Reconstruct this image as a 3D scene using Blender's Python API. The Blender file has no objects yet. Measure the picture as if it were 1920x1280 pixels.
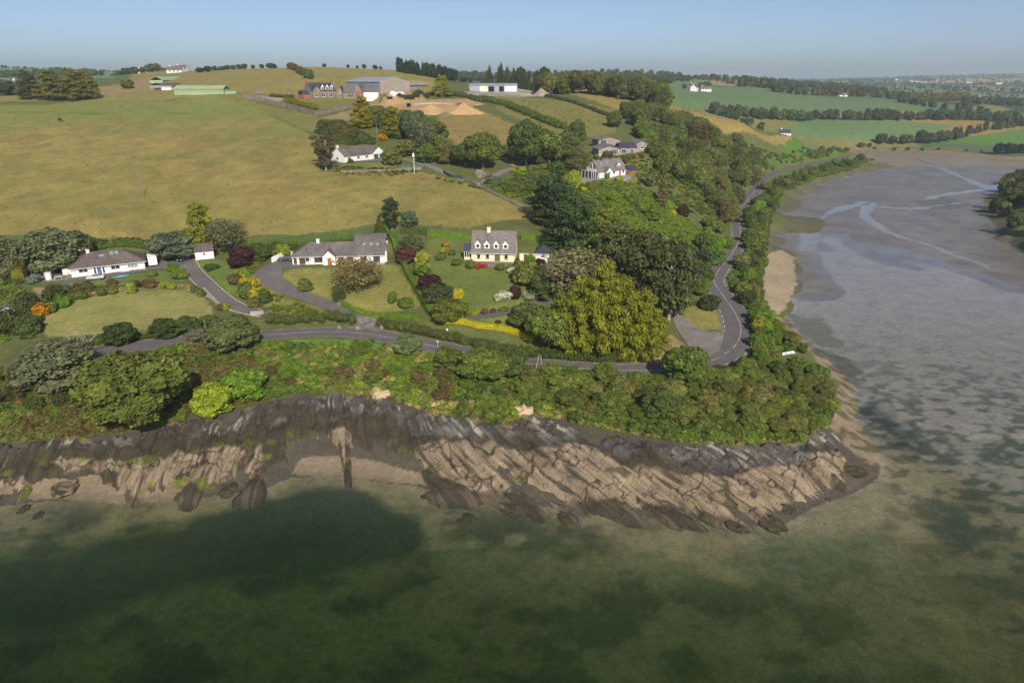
import bpy, bmesh, math, random
import numpy as np
from mathutils import Vector, Matrix
R = math.radians
random.seed(7); rng = np.random.default_rng(7)
scene = bpy.context.scene
C = scene.collection
# ------------------------------------------------------------------ camera
PITCH = R(21.0); CAMZ = 65.0; FPX = 1280.0      # 24 mm equivalent drone lens, looking north over the creek
cam = bpy.data.cameras.new('camera'); cam.sensor_width = 36.0; cam.lens = 24.0
cam.clip_start = 0.5; cam.clip_end = 40000
camo = bpy.data.objects.new('camera', cam); C.objects.link(camo)
camo.location = (0, 0, CAMZ); camo.rotation_euler = (R(90) - PITCH, 0, 0)
scene.camera = camo
# ------------------------------------------------------------------ sky and sun
SUN_ELEV = R(36.0); SUN_DIR = Vector((-0.27, 1.0, 0)).normalized()      # way the light travels over the ground
world = bpy.data.worlds.new('World'); scene.world = world; world.use_nodes = True
nt = world.node_tree
bg = nt.nodes['Background']
sky = nt.nodes.new('ShaderNodeTexSky'); sky.sky_type = 'NISHITA'; sky.sun_disc = False
sky.sun_elevation = SUN_ELEV
sky.sun_rotation = math.atan2(-SUN_DIR.x, -SUN_DIR.y)
sky.altitude = 60; sky.air_density = 0.5; sky.dust_density = 1.4; sky.ozone_density = 1.0
nt.links.new(sky.outputs[0], bg.inputs[0]); bg.inputs[1].default_value = 0.115
sun = bpy.data.lights.new('sun', 'SUN'); sun.energy = 4.3; sun.angle = R(0.55); sun.color = (1.0, 0.93, 0.80)
suno = bpy.data.objects.new('sun', sun); C.objects.link(suno)
sd = Vector((SUN_DIR.x * math.cos(SUN_ELEV), SUN_DIR.y * math.cos(SUN_ELEV), -math.sin(SUN_ELEV)))
suno.rotation_euler = sd.to_track_quat('-Z', 'Y').to_euler(); suno.location = (40, -150, 250)
scene.view_settings.view_transform = 'Standard'; scene.view_settings.look = 'None'
scene.view_settings.exposure = 0.17; scene.view_settings.gamma = 1.0
scene.view_settings.use_curve_mapping = False
cy = scene.cycles
cy.max_bounces = 6; cy.diffuse_bounces = 3; cy.glossy_bounces = 3; cy.transmission_bounces = 4
cy.transparent_max_bounces = 8; cy.volume_bounces = 1; cy.use_denoising = True
cy.caustics_reflective = False; cy.caustics_refractive = False

# ------------------------------------------------------------------ numeric helpers
def hash2(ix, iy, seed=0):
    h = (ix.astype(np.int64) * 374761393 + iy.astype(np.int64) * 668265263 + seed * 974634777) & 0x7fffffff
    h = ((h ^ (h >> 13)) * 1274126177) & 0x7fffffff
    h = (h ^ (h >> 16)) & 0x7fffffff
    return h / float(0x7fffffff)
def vnoise(x, y, seed=0):
    x = np.asarray(x, float); y = np.asarray(y, float)
    ix = np.floor(x); iy = np.floor(y); fx = x - ix; fy = y - iy
    fx = fx * fx * (3 - 2 * fx); fy = fy * fy * (3 - 2 * fy)
    a = hash2(ix, iy, seed); b = hash2(ix + 1, iy, seed); c = hash2(ix, iy + 1, seed); d = hash2(ix + 1, iy + 1, seed)
    return (a * (1 - fx) + b * fx) * (1 - fy) + (c * (1 - fx) + d * fx) * fy
def fbm(x, y, seed=0, oct=4):
    s = 0; amp = 0.5; tot = 0
    for k in range(oct):
        s = s + amp * vnoise(x * 2 ** k + 13.7 * k, y * 2 ** k - 7.1 * k, seed + k); tot += amp; amp *= 0.5
    return s / tot
def sstep(a, b, x):
    t = np.clip((x - a) / (b - a), 0, 1); return t * t * (3 - 2 * t)
SP, CP = math.sin(PITCH), math.cos(PITCH)
def ray(px, py):
    u = (px - 960) / FPX; v = (py - 640) / FPX
    return u, CP - v * SP, -SP - v * CP
def atY(px, py, Y):
    u, f, d = ray(px, py); t = Y / f; return (u * t, Y, CAMZ + d * t)
def atZ(px, py, z):
    u, f, d = ray(px, py); t = (z - CAMZ) / d; return (u * t, f * t, z)
# ------------------------------------------------------------------ terrain: survey points, read off the photograph with a height (z) or a distance (Y)
WL = [(-420,930),(-250,932),(-100,935),(0,935),(60,928),(110,925),(180,920),(240,928),(320,925),(420,915),(500,903),(548,880),(620,882),(700,888),(780,898),
      (830,915),(900,925),(1000,935),(1100,948),(1200,953),(1300,962),(1400,972),(1470,970),(1530,935),(1600,912),(1645,885),(1650,860),(1625,820),(1600,785),
      (1598,745),(1590,715),(1560,690),(1530,662),(1495,625),(1470,598),(1482,560),(1492,520),(1488,485),(1462,462),(1452,440),(1462,402),(1484,372),
      (1530,347),(1600,327),(1660,316),(1640,302),(1606,287)]
CT = [(-420,852,4),(-250,848,4),(-100,840,4),(0,832,4.2),(100,822,4.2),(200,815,4.2),(300,800,4.5),(400,772,4.8),(500,752,5),(580,735,5.2),(680,742,5.2),
      (720,738,5.5),(790,765,5),(860,790,4.3),(960,790,4.3),(1000,770,4.8),(1100,795,4.5),(1200,815,4.2),(1300,828,4),(1400,836,3.6),(1500,826,3.6),
      (1552,798,3.2),(1566,760,3),(1566,722,3),(1543,694,3),(1506,655,3),(1468,612,3),(1438,590,3)]
BANK = [(1426,560,3),(1425,500,3),(1436,440,3.5),(1447,400,3.5),(1466,365,3.5),(1520,336,3.5),(1600,316,3),(1640,304,2.5)]
ROAD = [(60,672,9.6),(180,659,9.2),(260,649,9),(300,643,9),(390,634,8.8),(480,629,8.5),(600,622,8.5),(680,625,8.3),(760,638,8),(840,654,7.5),(960,677,7),(1100,691,6.5),
        (1230,694,6.3),(1310,684,6.2),(1370,655,6),(1388,620,6),(1376,585,6),(1352,550,6),(1338,527,6.2),(1348,505,6.3),(1370,478,6.3),(1385,450,6.5),
        (1387,425,6.5),(1380,403,6.5),(1398,380,6.5),(1416,357,6.5),(1425,342,6.5),(1452,325,6.3),(1500,311,6),(1560,299,5.5),(1592,291,5.5)]
ZP = [ # gardens and slopes (px, py, z)
 (135,520,14),(273,505,14),(60,525,14),(330,500,14),(200,478,15.5),(40,560,12.8),(-200,540,13.5),(-200,600,11),(100,625,10.6),(250,580,12),(380,560,12),(200,610,11),(380,610,10.2),(330,545,13),
 (380,478,14.6),(490,585,10),(430,555,11.6),(370,510,13.6),(549,496,16),(722,492,16),(640,470,17),(500,515,15),(560,545,13),(640,580,10.5),(690,606,9),(700,550,12.6),(780,575,11.5),(600,520,14.6),
 (884,489,17),(965,491,17),(920,455,18),(1000,490,17),(1030,505,16.5),(900,540,14.6),(800,520,14.8),(950,590,12),(900,612,10.4),(1000,640,9),(830,600,11),(1150,640,8.5),(1280,600,7),(1240,660,6.8),(1250,520,12),
 (1300,620,6.4),(1330,640,6.2),(1200,420,18),(1300,420,13),(1330,470,9.5),(1290,560,8),(1400,330,12),(1300,350,20),(1200,342,26),(1100,335,29),(1140,337,29),(1180,330,29),(1000,330,31),
 (300,700,6.5),(100,740,6),(0,720,7),(-200,720,7),(500,690,6.5),(700,690,6.5),(900,720,6),(1100,740,5.5),(1300,760,5),(1450,740,4.5),(1480,690,4),(1420,690,5.2),(1410,570,4.8),(1400,470,5.5),
 (1050,450,16.5),(1100,560,13),(1180,560,11)]
YP = [ # hill and far country (px, py, Y)
 (500,440,210),(200,425,212),(-250,430,212),(850,440,210),(980,425,213),(500,380,238),(100,380,238),(800,380,238),(670,303,290),(560,305,288),(730,303,290),(100,300,285),(-250,300,285),(350,300,287),(500,200,413),
 (100,190,425),(-250,195,420),(300,190,425),(820,327,271),(880,340,262),(960,320,275),(1000,385,238),(1120,287,300),(1200,285,303),(900,270,325),(900,230,380),(1050,240,370),(1000,200,440),
 (600,185,440),(700,185,445),(520,178,450),(650,240,350),(760,200,420),(850,195,430),(420,178,440),(950,175,520),(1020,178,510),
 (200,160,520),(0,170,500),(300,140,680),(300,134,720),(450,130,650),(600,126,620),(750,133,620),(840,150,600),(960,160,560),(1100,171,510),(1240,197,470),(1150,215,420),(1250,240,390),(1320,260,400),(1400,236,500),(1500,263,540),
 (1560,281,590),(1450,285,500),(1520,290,545),(1350,300,420),
 (0,140,1300),(0,127,1500),(200,134,1500),(-250,130,1500),(1150,140,1500),(1100,146,1300),(1300,146,1500),(1380,150,1500),(1300,185,800),(1400,201,780),(1450,161,1300),(1600,181,1100),(1600,211,850),
 (1700,216,830),(1500,226,800),(1600,256,720),(1850,250,740),(1900,216,900),(1800,196,1050),(1900,186,1500),(1650,166,1800),(1800,166,2200),(1900,166,2500),(1700,151,3500),(1900,151,3500),(1750,143,5000),
 (1920,138,5200),(1500,153,4000),(1500,149,8000),(1400,151,6000),(2200,138,5200),(2200,190,1500),(2200,225,900)]
SEA = [(-300,1010,-1.0),(0,1000,-0.8),(200,1050,-1.8),(500,1000,-2.2),(650,930,-0.9),(800,1000,-1.6),(1100,1030,-1.0),(1400,1040,-0.9),(1600,1000,-0.55),(1750,900,-0.45),(1900,1000,-0.7),(-200,1250,-4),(100,1250,-4),
       (600,1250,-3.8),(1000,1250,-3.2),(1400,1250,-2.6),(1900,1250,-1.6),(2100,1100,-0.9),(300,955,-0.5),(550,905,-0.5),(900,960,-0.6),(1200,985,-0.6),(1450,1000,-0.6),(1640,930,-0.3),(1700,870,-0.25),
       (1660,780,-0.3),(1650,700,-0.35),(1550,600,-0.12),(1560,520,-0.08),(1530,440,-0.06),(1550,400,-0.06),(1700,400,-0.05),(1750,330,-0.05),(1700,300,-0.06),(1850,320,-0.05),(1600,650,-0.2),(1750,620,-0.25),(1900,700,-0.4),
       (1750,550,-0.15),(1850,560,-0.15),(1800,480,-0.08),(1650,480,-0.08),(1800,400,-0.05),(1780,800,-0.45),(1720,1100,-1.0),(2100,700,-0.4),(1600,345,-0.05),(1500,480,-0.1)]
FB = [(1606,282,0.0),(1700,282,0.0),(1800,290,0.0),(1900,299,0.0),(2050,310,0.0),(1606,278,1.6),(1700,277,1.6),(1800,283,1.6),(1900,291,1.6),(1750,270,4.5),(2000,280,4)]
ISL = [(1846,372,0),(1872,440,0),(1905,470,0),(1960,495,0),(1890,345,0),(1930,322,0),(1870,385,2),(1900,430,4),(1960,440,8),(1960,380,9),(1915,370,5),(2100,420,12),(2100,480,3)]
def dense(P, step):
    out = []
    for p, q in zip(P, P[1:]):
        n_ = max(1, int(math.hypot(q[0] - p[0], q[1] - p[1]) / step))
        out += [tuple(p[i] + (q[i] - p[i]) * k / n_ for i in range(len(p))) for k in range(n_)]
    return out + [P[-1]]
pts = [(x, y, 0.05) for x, y in dense(WL, 22)]; CTD = dense(CT, 30); FBD = dense(FB[:5], 40) + dense(FB[5:9], 40) + FB[9:]; ISD = dense([ISL[5], ISL[4], ISL[0], ISL[1], ISL[2], ISL[3]], 18) + ISL[6:]
ctl = [atZ(x, y, z) for x, y, z in pts + CTD + dense(BANK, 20) + ROAD + ZP + SEA + FBD + ISD] + [atY(*p) for p in YP]
for px, Y, z in [(1300,650,18),(1150,700,38),(1420,640,12),(900,800,57),(500,900,66),(100,800,62),(1000,1000,60),(700,1100,66),(100,2500,60),(500,3000,52),(900,3000,52),(1200,2600,50),(100,6000,50),(900,6000,50),
                 (1300,3500,50),(300,1200,70),(300,11000,50),(960,11000,55),(1700,11000,70),(-250,900,66),(2400,700,8),(-400,480,56)]:
    ctl.append(((px - 960) / FPX / 1.05 * Y, Y, z))
for a in (-1.2, -0.6, 0, 0.6, 1.2): ctl.append((a * 45, 45, -4.5 + a))
ctl = np.array(ctl)
ca = ctl[:, 0] / ctl[:, 1]; cb = np.log(ctl[:, 1]); cz = ctl[:, 2]
CC = 0.012
def kern(d2): return np.sqrt(d2 + CC * CC)
D2 = (ca[:, None] - ca[None]) ** 2 + (cb[:, None] - cb[None]) ** 2
n = len(ca)
A_ = np.zeros((n + 1, n + 1)); A_[:n, :n] = kern(D2) - np.eye(n) * 0.0004; A_[n, :n] = 1; A_[:n, n] = 1
wts = np.linalg.lstsq(A_, np.append(cz, 0), rcond=None)[0]
AX = np.arange(-1.12, 1.1201, 0.004)
BX = np.concatenate([np.arange(math.log(45), math.log(92), 0.006), np.arange(math.log(92), math.log(330), 0.004),
                     np.arange(math.log(330), math.log(1000), 0.007), np.arange(math.log(1000), math.log(12500), 0.02)])
GA, GB = np.meshgrid(AX, BX, indexing='ij')
H = np.empty(GA.shape)
for i in range(0, len(AX), 20):
    a = GA[i:i + 20].ravel(); b = GB[i:i + 20].ravel()
    k = kern((a[:, None] - ca[None]) ** 2 + (b[:, None] - cb[None]) ** 2)
    H[i:i + 20] = (k @ wts[:n] + wts[n]).reshape(-1, len(BX))
GY = np.exp(GB); GX = GA * GY
def hgt(x, y):
    """ground height at plan positions (arrays)"""
    x = np.asarray(x, float); y = np.maximum(np.asarray(y, float), 45.5)
    a = np.clip(x / y, AX[0], AX[-1] - 1e-6); b = np.clip(np.log(y), BX[0], BX[-1] - 1e-6)
    ia = np.clip(((a - AX[0]) / 0.004).astype(int), 0, len(AX) - 2); ib = np.clip(np.searchsorted(BX, b) - 1, 0, len(BX) - 2)
    fa = (a - AX[ia]) / 0.004; fb = (b - BX[ib]) / (BX[ib + 1] - BX[ib])
    return (H[ia, ib] * (1 - fa) + H[ia + 1, ib] * fa) * (1 - fb) + (H[ia, ib + 1] * (1 - fa) + H[ia + 1, ib + 1] * fa) * fb
_T = np.exp(np.linspace(math.log(45), math.log(12000), 4200))
def G(px, py, minY=0):
    """the ground point seen at a pixel of the photograph"""
    u, f, d = ray(px, py)
    Y = _T; z = CAMZ + d / f * Y; X = u / f * Y
    below = (hgt(X, Y) >= z) & (Y > minY)
    i = int(np.argmax(below)) if below.any() else len(Y) - 1
    return Vector((X[i], Y[i], float(hgt(X[i], Y[i]))))
def mpp(p):                                     # metres per photograph pixel at a place
    return (p[1] * CP - (p[2] - CAMZ) * SP) / FPX
def smooth_line(P, step):
    P = np.array(P, float); m = len(P); out = []
    for i in range(m - 1):
        p0 = P[max(i - 1, 0)]; p1 = P[i]; p2 = P[i + 1]; p3 = P[min(i + 2, m - 1)]
        k = max(2, int(np.linalg.norm(p2[:2] - p1[:2]) / step))
        for t in np.arange(k) / k:
            out.append(0.5 * ((2 * p1) + (-p0 + p2) * t + (2 * p0 - 5 * p1 + 4 * p2 - p3) * t * t + (-p0 + 3 * p1 - 3 * p2 + p3) * t ** 3))
    out.append(P[-1]); return np.array(out)
def flatten(line, half, fall):
    """bench the ground under a road so that it lies level across"""
    lo = line[:, :2].min(0) - half - fall; hi = line[:, :2].max(0) + half + fall
    m = (GX > lo[0]) & (GX < hi[0]) & (GY > lo[1]) & (GY < hi[1])
    idx = np.argwhere(m); q = np.stack([GX[m], GY[m]], 1)
    best = np.full(len(q), 1e9); bz = np.zeros(len(q))
    for p in line:
        d = (q[:, 0] - p[0]) ** 2 + (q[:, 1] - p[1]) ** 2
        k = d < best; best[k] = d[k]; bz[k] = p[2]
    w = 1 - sstep(half, half + fall, np.sqrt(best))
    v = H[m]; H[m] = v * (1 - w) + bz * w
road_line = smooth_line([atZ(*p) for p in ROAD], 1.0)
def drape(P, step=1.0):
    q = smooth_line([tuple(G(*p)) for p in P], step)
    z = hgt(q[:, 0], q[:, 1]); k = np.ones(9) / 9
    zz = np.convolve(np.pad(z, 4, mode='edge'), k, 'valid'); q[:, 2] = zz; return q
DRIVES = {}
for nm, P, half in [('bungalow_driveway', [(340,478),(352,497),(375,522),(408,553),(445,576),(500,590)], 2.3),
                    ('curved_driveway', [(570,497),(525,498),(503,512),(520,535),(560,552),(600,566),(640,582),(676,596),(700,615)], 2.6),
                    ('house_driveway', [(850,600),(900,594),(950,585),(1000,575),(1040,562),(1062,540),(1050,515),(1035,500)], 1.9),
                    ('hill_lane', [(745,295),(795,308),(830,322),(868,338),(905,345)], 2.0),
                    ('valley_lane', [(905,345),(935,325),(965,315),(1000,310)], 2.0),
                    ('lay_by', [(1268,588),(1280,602),(1300,622),(1325,640),(1352,655)], 5.0)]:
    l = drape(P); DRIVES[nm] = (l, half)
    flatten(l, half + 0.6, 2.0)
flatten(road_line, 4.2, 3.0)
def pad(A, B, z, dep, front=3.0, side=1.5, fall=4.0):
    """level building plot behind the line A-B"""
    a = np.array(atZ(*A, z)[:2]); b = np.array(atZ(*B, z)[:2]); W = np.linalg.norm(b - a); t = (b - a) / W; nn = np.array((-t[1], t[0]))
    x = (GX - a[0]) * t[0] + (GY - a[1]) * t[1]; y = (GX - a[0]) * nn[0] + (GY - a[1]) * nn[1]
    d = np.hypot(np.maximum(np.maximum(-side - x, x - W - side), 0), np.maximum(np.maximum(-front - y, y - dep), 0)); w = 1 - sstep(0, fall, d)
    H[:] = H * (1 - w) + (z - .05) * w
for P in [((135,520),(273,504),14.0,11),((367,487),(402,484),14.9,6),((549,496),(722,492),16.0,10),((884,489),(1032,491),17.0,9),((646,305),(720,297),atY(660,305,290)[2],9),((1110,336),(1192,327),29.0,9),((1122,291),(1200,289),atY(1150,289,302)[2],12),
          ((583,185),(680,183),atY(583,185,436)[2],14),((650,172),(735,174),atY(650,172,470)[2],20),((748,168),(802,166),atY(748,168,480)[2],10),((880,172),(970,172),atY(880,172,520)[2],10),((327,178),(430,178),atY(327,178,450)[2],10)]: pad(*P)
for l, half in DRIVES.values(): l[:, 2] = hgt(l[:, 0], l[:, 1])
road_line[:, 2] = hgt(road_line[:, 0], road_line[:, 1])
# ------------------------------------------------------------------ scene helpers
def tag(o, label=None, cat=None, group=None, kind=None):
    if label: o['label'] = label
    if cat: o['category'] = cat
    if group: o['group'] = group
    if kind: o['kind'] = kind
    return o
def link(o, parent=None):
    C.objects.link(o)
    if parent is not None: o.parent = parent
    return o
def empty(name, loc=(0, 0, 0), rz=0.0, label=None, cat=None, group=None):
    o = bpy.data.objects.new(name, None); o.empty_display_size = 0.5
    o.location = loc; o.rotation_euler = (0, 0, rz); C.objects.link(o)
    return tag(o, label, cat, group)
def mesh_np(name, V, F, mats=None, col=None, smooth=False, attrs=None):
    V = np.asarray(V, np.float32); F = np.asarray(F, np.int32)
    me = bpy.data.meshes.new(name); k = F.shape[1]
    me.vertices.add(len(V)); me.vertices.foreach_set('co', V.ravel())
    me.loops.add(F.size); me.loops.foreach_set('vertex_index', F.ravel())
    me.polygons.add(len(F)); me.polygons.foreach_set('loop_start', np.arange(0, F.size, k, dtype=np.int32))
    me.polygons.foreach_set('use_smooth', np.full(len(F), bool(smooth)))
    if mats is not None:
        for m in (mats if isinstance(mats, (list, tuple)) else [mats]): me.materials.append(m)
    me.update(calc_edges=True); me.validate()
    if col is not None:
        c = np.ones((len(V), 4), np.float32); c[:, :3] = col
        at = me.color_attributes.new('Col', 'FLOAT_COLOR', 'POINT'); at.data.foreach_set('color', c.ravel())
    for nm, v in (attrs or {}).items():
        at = me.attributes.new(nm, 'FLOAT', 'POINT'); at.data.foreach_set('value', np.asarray(v, np.float32))
    return me
def mobj(name, me, parent=None, loc=None):
    o = bpy.data.objects.new(name, me)
    if loc is not None: o.location = loc
    return link(o, parent)
class NT:
    """small node-tree writer"""
    def __init__(s, name):
        s.m = bpy.data.materials.new(name); s.m.use_nodes = True; s.t = s.m.node_tree; s.n = s.t.nodes
        s.b = s.n['Principled BSDF']; s.out = s.n['Material Output']
    def new(s, typ, **kw):
        o = s.n.new(typ)
        for k, v in kw.items(): setattr(o, k, v)
        return o
    def l(s, a, b): s.t.links.new(a, b)
    def noise(s, scale, detail=3.0, vec=None, rough=0.55):
        o = s.n.new('ShaderNodeTexNoise'); o.inputs['Scale'].default_value = scale; o.inputs['Detail'].default_value = detail
        o.inputs['Roughness'].default_value = rough
        if vec is not None: s.l(vec, o.inputs['Vector'])
        return o.outputs['Fac']
    def ramp(s, fac, stops):
        o = s.n.new('ShaderNodeValToRGB'); e = o.color_ramp.elements
        while len(e) < len(stops): e.new(0.5)
        for q, (p, c) in zip(e, stops):
            q.position = p; q.color = (c, c, c, 1) if not hasattr(c, '__len__') else (*c, 1)
        s.l(fac, o.inputs[0]); return o.outputs[0]
    def mul(s, a, b):
        o = s.n.new('ShaderNodeMix'); o.data_type = 'RGBA'; o.blend_type = 'MULTIPLY'; o.inputs[0].default_value = 1
        for v, sock in ((a, o.inputs[6]), (b, o.inputs[7])):
            if hasattr(v, 'is_linked'): s.l(v, sock)
            else: sock.default_value = (*v, 1)
        return o.outputs[2]
    def mix(s, f, a, b):
        o = s.n.new('ShaderNodeMix'); o.data_type = 'RGBA'
        if hasattr(f, 'is_linked'): s.l(f, o.inputs[0])
        else: o.inputs[0].default_value = f
        for v, sock in ((a, o.inputs[6]), (b, o.inputs[7])):
            if hasattr(v, 'is_linked'): s.l(v, sock)
            else: sock.default_value = (*v, 1)
        return o.outputs[2]
    def bump(s, h, strength, dist=0.1):
        o = s.n.new('ShaderNodeBump'); o.inputs['Strength'].default_value = strength; o.inputs['Distance'].default_value = dist
        s.l(h, o.inputs['Height']); s.l(o.outputs[0], s.b.inputs['Normal']); return o
    def pos(s): return s.n.new('ShaderNodeNewGeometry').outputs['Position']
    def attr(s, name, typ='GEOMETRY'):
        o = s.n.new('ShaderNodeAttribute'); o.attribute_name = name; o.attribute_type = typ; return o
MATS = {}
def simple(name, color, rough=0.8, var=0.18, scale=3.0, metal=0.0, spec=0.3, bump=0.0, obj_space=False):
    """painted, rendered or worn surface: base colour with two sizes of mottling and a little relief"""
    if name in MATS: return MATS[name]
    k = NT(name); p = k.pos() if not obj_space else k.n.new('ShaderNodeTexCoord').outputs['Object']
    f1 = k.ramp(k.noise(scale, 4, p), [(0.3, 1 - var), (0.7, 1 + var * 0.6)])
    f2 = k.ramp(k.noise(scale * 0.13, 2, p), [(0.3, 1 - var * 0.6), (0.7, 1 + var * 0.5)])
    k.l(k.mul(k.mul(color, f1), f2), k.b.inputs['Base Color'])
    k.b.inputs['Roughness'].default_value = rough; k.b.inputs['Metallic'].default_value = metal
    k.b.inputs['Specular IOR Level'].default_value = spec
    if bump: k.bump(k.noise(scale * 4, 3, p), bump)
    MATS[name] = k.m; return k.m
# ------------------------------------------------------------------ ground cover (what grows or lies where, painted as albedo over the plan)
field_dry = np.array((0.29, 0.212, 0.068)); field_grn = np.array((0.205, 0.19, 0.05)); lush = np.array((0.085, 0.165, 0.026)); lawn = np.array((0.14, 0.175, 0.04))
crop = np.array((0.115, 0.18, 0.07)); scrubg = np.array((0.108, 0.12, 0.034)); mud = np.array((0.285, 0.25, 0.226)); sand = np.array((0.36, 0.28, 0.185))
bedsand = np.array((0.20, 0.165, 0.105)); weed = np.array((0.034, 0.040, 0.024)); straw = np.array((0.36, 0.27, 0.13)); earth = np.array((0.42, 0.27, 0.13)); farwood = np.array((0.045, 0.07, 0.03))
gravel = np.array((0.34, 0.30, 0.27))
col = np.empty(GX.shape + (3,)); col[:] = scrubg
mudw = np.zeros(GX.shape)                       # wet mud and bare bed, for gloss
def pip(X, Y, poly):
    ins = np.zeros(X.shape, bool); x1, y1 = poly[-1]
    for x2, y2 in poly:
        c = ((y2 > Y) != (y1 > Y)) & (X < (x1 - x2) * (Y - y2) / (y1 - y2 + 1e-12) + x2)
        ins ^= c; x1, y1 = x2, y2
    return ins
def plan(poly, minY=0): return [tuple(G(x, y, minY)[:2]) for x, y in poly]
def zone(poly, wob=0.012, ws=0.02, minY=0, seed=0):
    """mask of ground inside an outline given on the photograph, with a ragged edge of relative size wob"""
    qa = np.array([(x / y, math.log(y)) for x, y in plan(poly, minY)])
    i0, i1 = np.searchsorted(AX, (qa[:, 0].min() - wob, qa[:, 0].max() + wob)); j0, j1 = np.searchsorted(BX, (qa[:, 1].min() - wob, qa[:, 1].max() + wob))
    a = GA[i0:i1, j0:j1]; b = GB[i0:i1, j0:j1]; out = np.zeros(GX.shape, bool)
    a, b = a + (fbm(a / ws, b / ws, 51 + seed, 4) - 0.5) * wob, b + (fbm(a / ws + 40, b / ws, 61 + seed, 4) - 0.5) * wob
    out[i0:i1, j0:j1] = pip(a, b, qa); return out
def paint(mask, c, f=1.0):
    f = np.broadcast_to(np.asarray(f, float), GX.shape)[mask][:, None]
    col[mask] = col[mask] * (1 - f) + np.asarray(c) * f
def soft(mask, k=4):
    m = mask.astype(float)
    for ax in (0, 1):
        for _ in range(2):
            c = np.cumsum(np.pad(m, [(k + 1, k) if i == ax else (0, 0) for i in (0, 1)], mode='edge'), axis=ax)
            m = (np.take(c, np.arange(2 * k + 1, c.shape[ax]), ax) - np.take(c, np.arange(0, c.shape[ax] - 2 * k - 1), ax)) / (2 * k + 1)
    return m
n1 = fbm(GX / 28, GY / 28, 3, 4); n2 = fbm(GX / 9, GY / 9, 9, 4); n3 = fbm(GX / 90, GY / 60, 5, 3)
# far country: patchwork of fields beyond 600 m
cell = hash2(np.floor((GX + 60 * n1) / 170 + GY / 500), np.floor(GY / 210 + GX / 900), 4)
pal = np.array([crop * .9, crop, field_grn * .9, straw * .8, crop * .75, farwood, field_dry * .9, crop * 1.1])
far = GY > 560
col[far] = pal[(cell[far] * 7.99).astype(int)]
wood = fbm(GX / 160, GY / 130, 21, 3) > 0.56
paint(far & wood & (GY > 1150), farwood)
# the big pasture
f = sstep(0.36, 0.62, n1 * 0.6 + n3 * 0.4); g = sstep(0.3, 0.75, n2)
f = .25 + .55 * f; past = field_dry * (1 - f[..., None]) + field_grn * f[..., None]
n4 = fbm(GX / 2.6, GY / 4.5, 15, 3); past = past * (0.86 + 0.20 * g[..., None] + .22 * (n4[..., None] - .4))
m = zone([(-330,440),(60,440),(200,446),(420,450),(550,442),(700,420),(880,428),(990,412),(1000,395),(880,345),(800,325),(740,322),(600,322),(600,262),(545,235),(470,200),(400,180),(330,188),(200,186),(90,196),(-330,200)], 0.01)
col[m] = past[m]
gr = sstep(310, 400, GY + 60 * (n1 - 0.5)); 
paint(m, field_grn * np.array((.86, 1.08, .9)), gr * 0.8)
band = m & (np.abs((GY - 392 - 0.04 * GX) + 14 * (n1 - 0.5)) < 4); paint(band, lush * .8, 0.5 * g)
for poly in ([(180,440),(440,444),(480,448),(300,450),(170,452)], [(300,300),(360,300),(360,330),(300,330)], ):
    paint(zone(poly, 0.03), field_dry * 1.05, 0.5)
paint(zone([(-330,452),(200,448),(560,446),(720,425),(720,440),(560,456),(300,462),(150,462),(-330,470)], 0.02), lush * .8, 0.8)
# fields round the farm and behind it
hillf = field_grn * 0.55 + field_dry * 0.5
for poly, c in [([(-330,172),(240,160),(330,132),(450,128),(600,126),(760,132),(850,150),(820,182),(560,188),(420,182),(240,188),(-330,196)], hillf),
                ([(185,165),(300,143),(330,150),(260,172),(190,182)], straw * .75),
                ([(930,178),(1180,215),(1150,250),(1080,262),(1000,235),(930,205)], field_grn * .95),
                ([(820,200),(880,198),(980,240),(960,275),(880,290),(830,250)], field_dry * .92),
                ([(1000,170),(1240,192),(1400,236),(1560,281),(1540,287),(1450,270),(1330,245),(1240,228),(1150,205)], field_dry * .97),
                ([(660,190),(720,185),(900,185),(905,197),(850,208),(780,210),(700,214)], earth),
                ([(400,181),(456,186),(536,205),(596,220),(640,226),(600,250),(560,240),(500,212),(440,190)], field_grn * .95),
                ([(606,222),(660,206),(694,214),(650,226)], straw * .8),
                ([(380,178),(440,172),(520,180),(600,180),(700,188),(760,182),(700,196),(600,206),(520,186),(430,184)], field_grn * .9),
                ([(455,178),(530,184),(525,190),(470,186)], gravel), ([(700,184),(730,181),(760,184),(730,188)], gravel * .8), ([(870,172),(1040,172),(1035,180),(870,178)], gravel)]:
    paint(zone(poly, 0.012, seed=2), c, 0.75 + 0.5 * (n2 - 0.3))
# valley crops
for poly, c in [([(1255,205),(1300,165),(1450,162),(1560,185),(1740,198),(1760,208),(1600,214),(1400,212),(1300,205)], crop),
                ([(1455,245),(1540,225),(1700,228),(1790,235),(1740,262),(1620,264),(1480,256)], crop * 1.05),
                ([(1760,268),(1850,252),(1960,238),(2200,225),(2200,270),(1920,276)], lush * 1.15),
                ([(1180,150),(1300,145),(1330,160),(1260,180),(1220,190)], crop * 1.05), ([(1800,205),(1850,196),(1900,205),(1850,214)], field_grn),
                ([(-400,150),(-400,127),(0,127),(120,129),(215,134),(215,146),(100,150)], crop * 1.15),
                ([(1290,143),(1390,150),(1500,160),(1400,158),(1300,150)], straw * .8), ([(1540,150),(1600,150),(1600,154),(1540,154)], straw * 1.2),
                ([(1740,148),(1920,146),(1920,153),(1740,156)], straw), ([(1790,162),(1840,159),(1840,166),(1790,168)], straw * .9), ([(1650,160),(1720,158),(1760,170),(1680,172)], crop * 1.2)]:
    paint(zone(poly, 0.006, seed=3, minY=600), c, 0.97)
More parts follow.
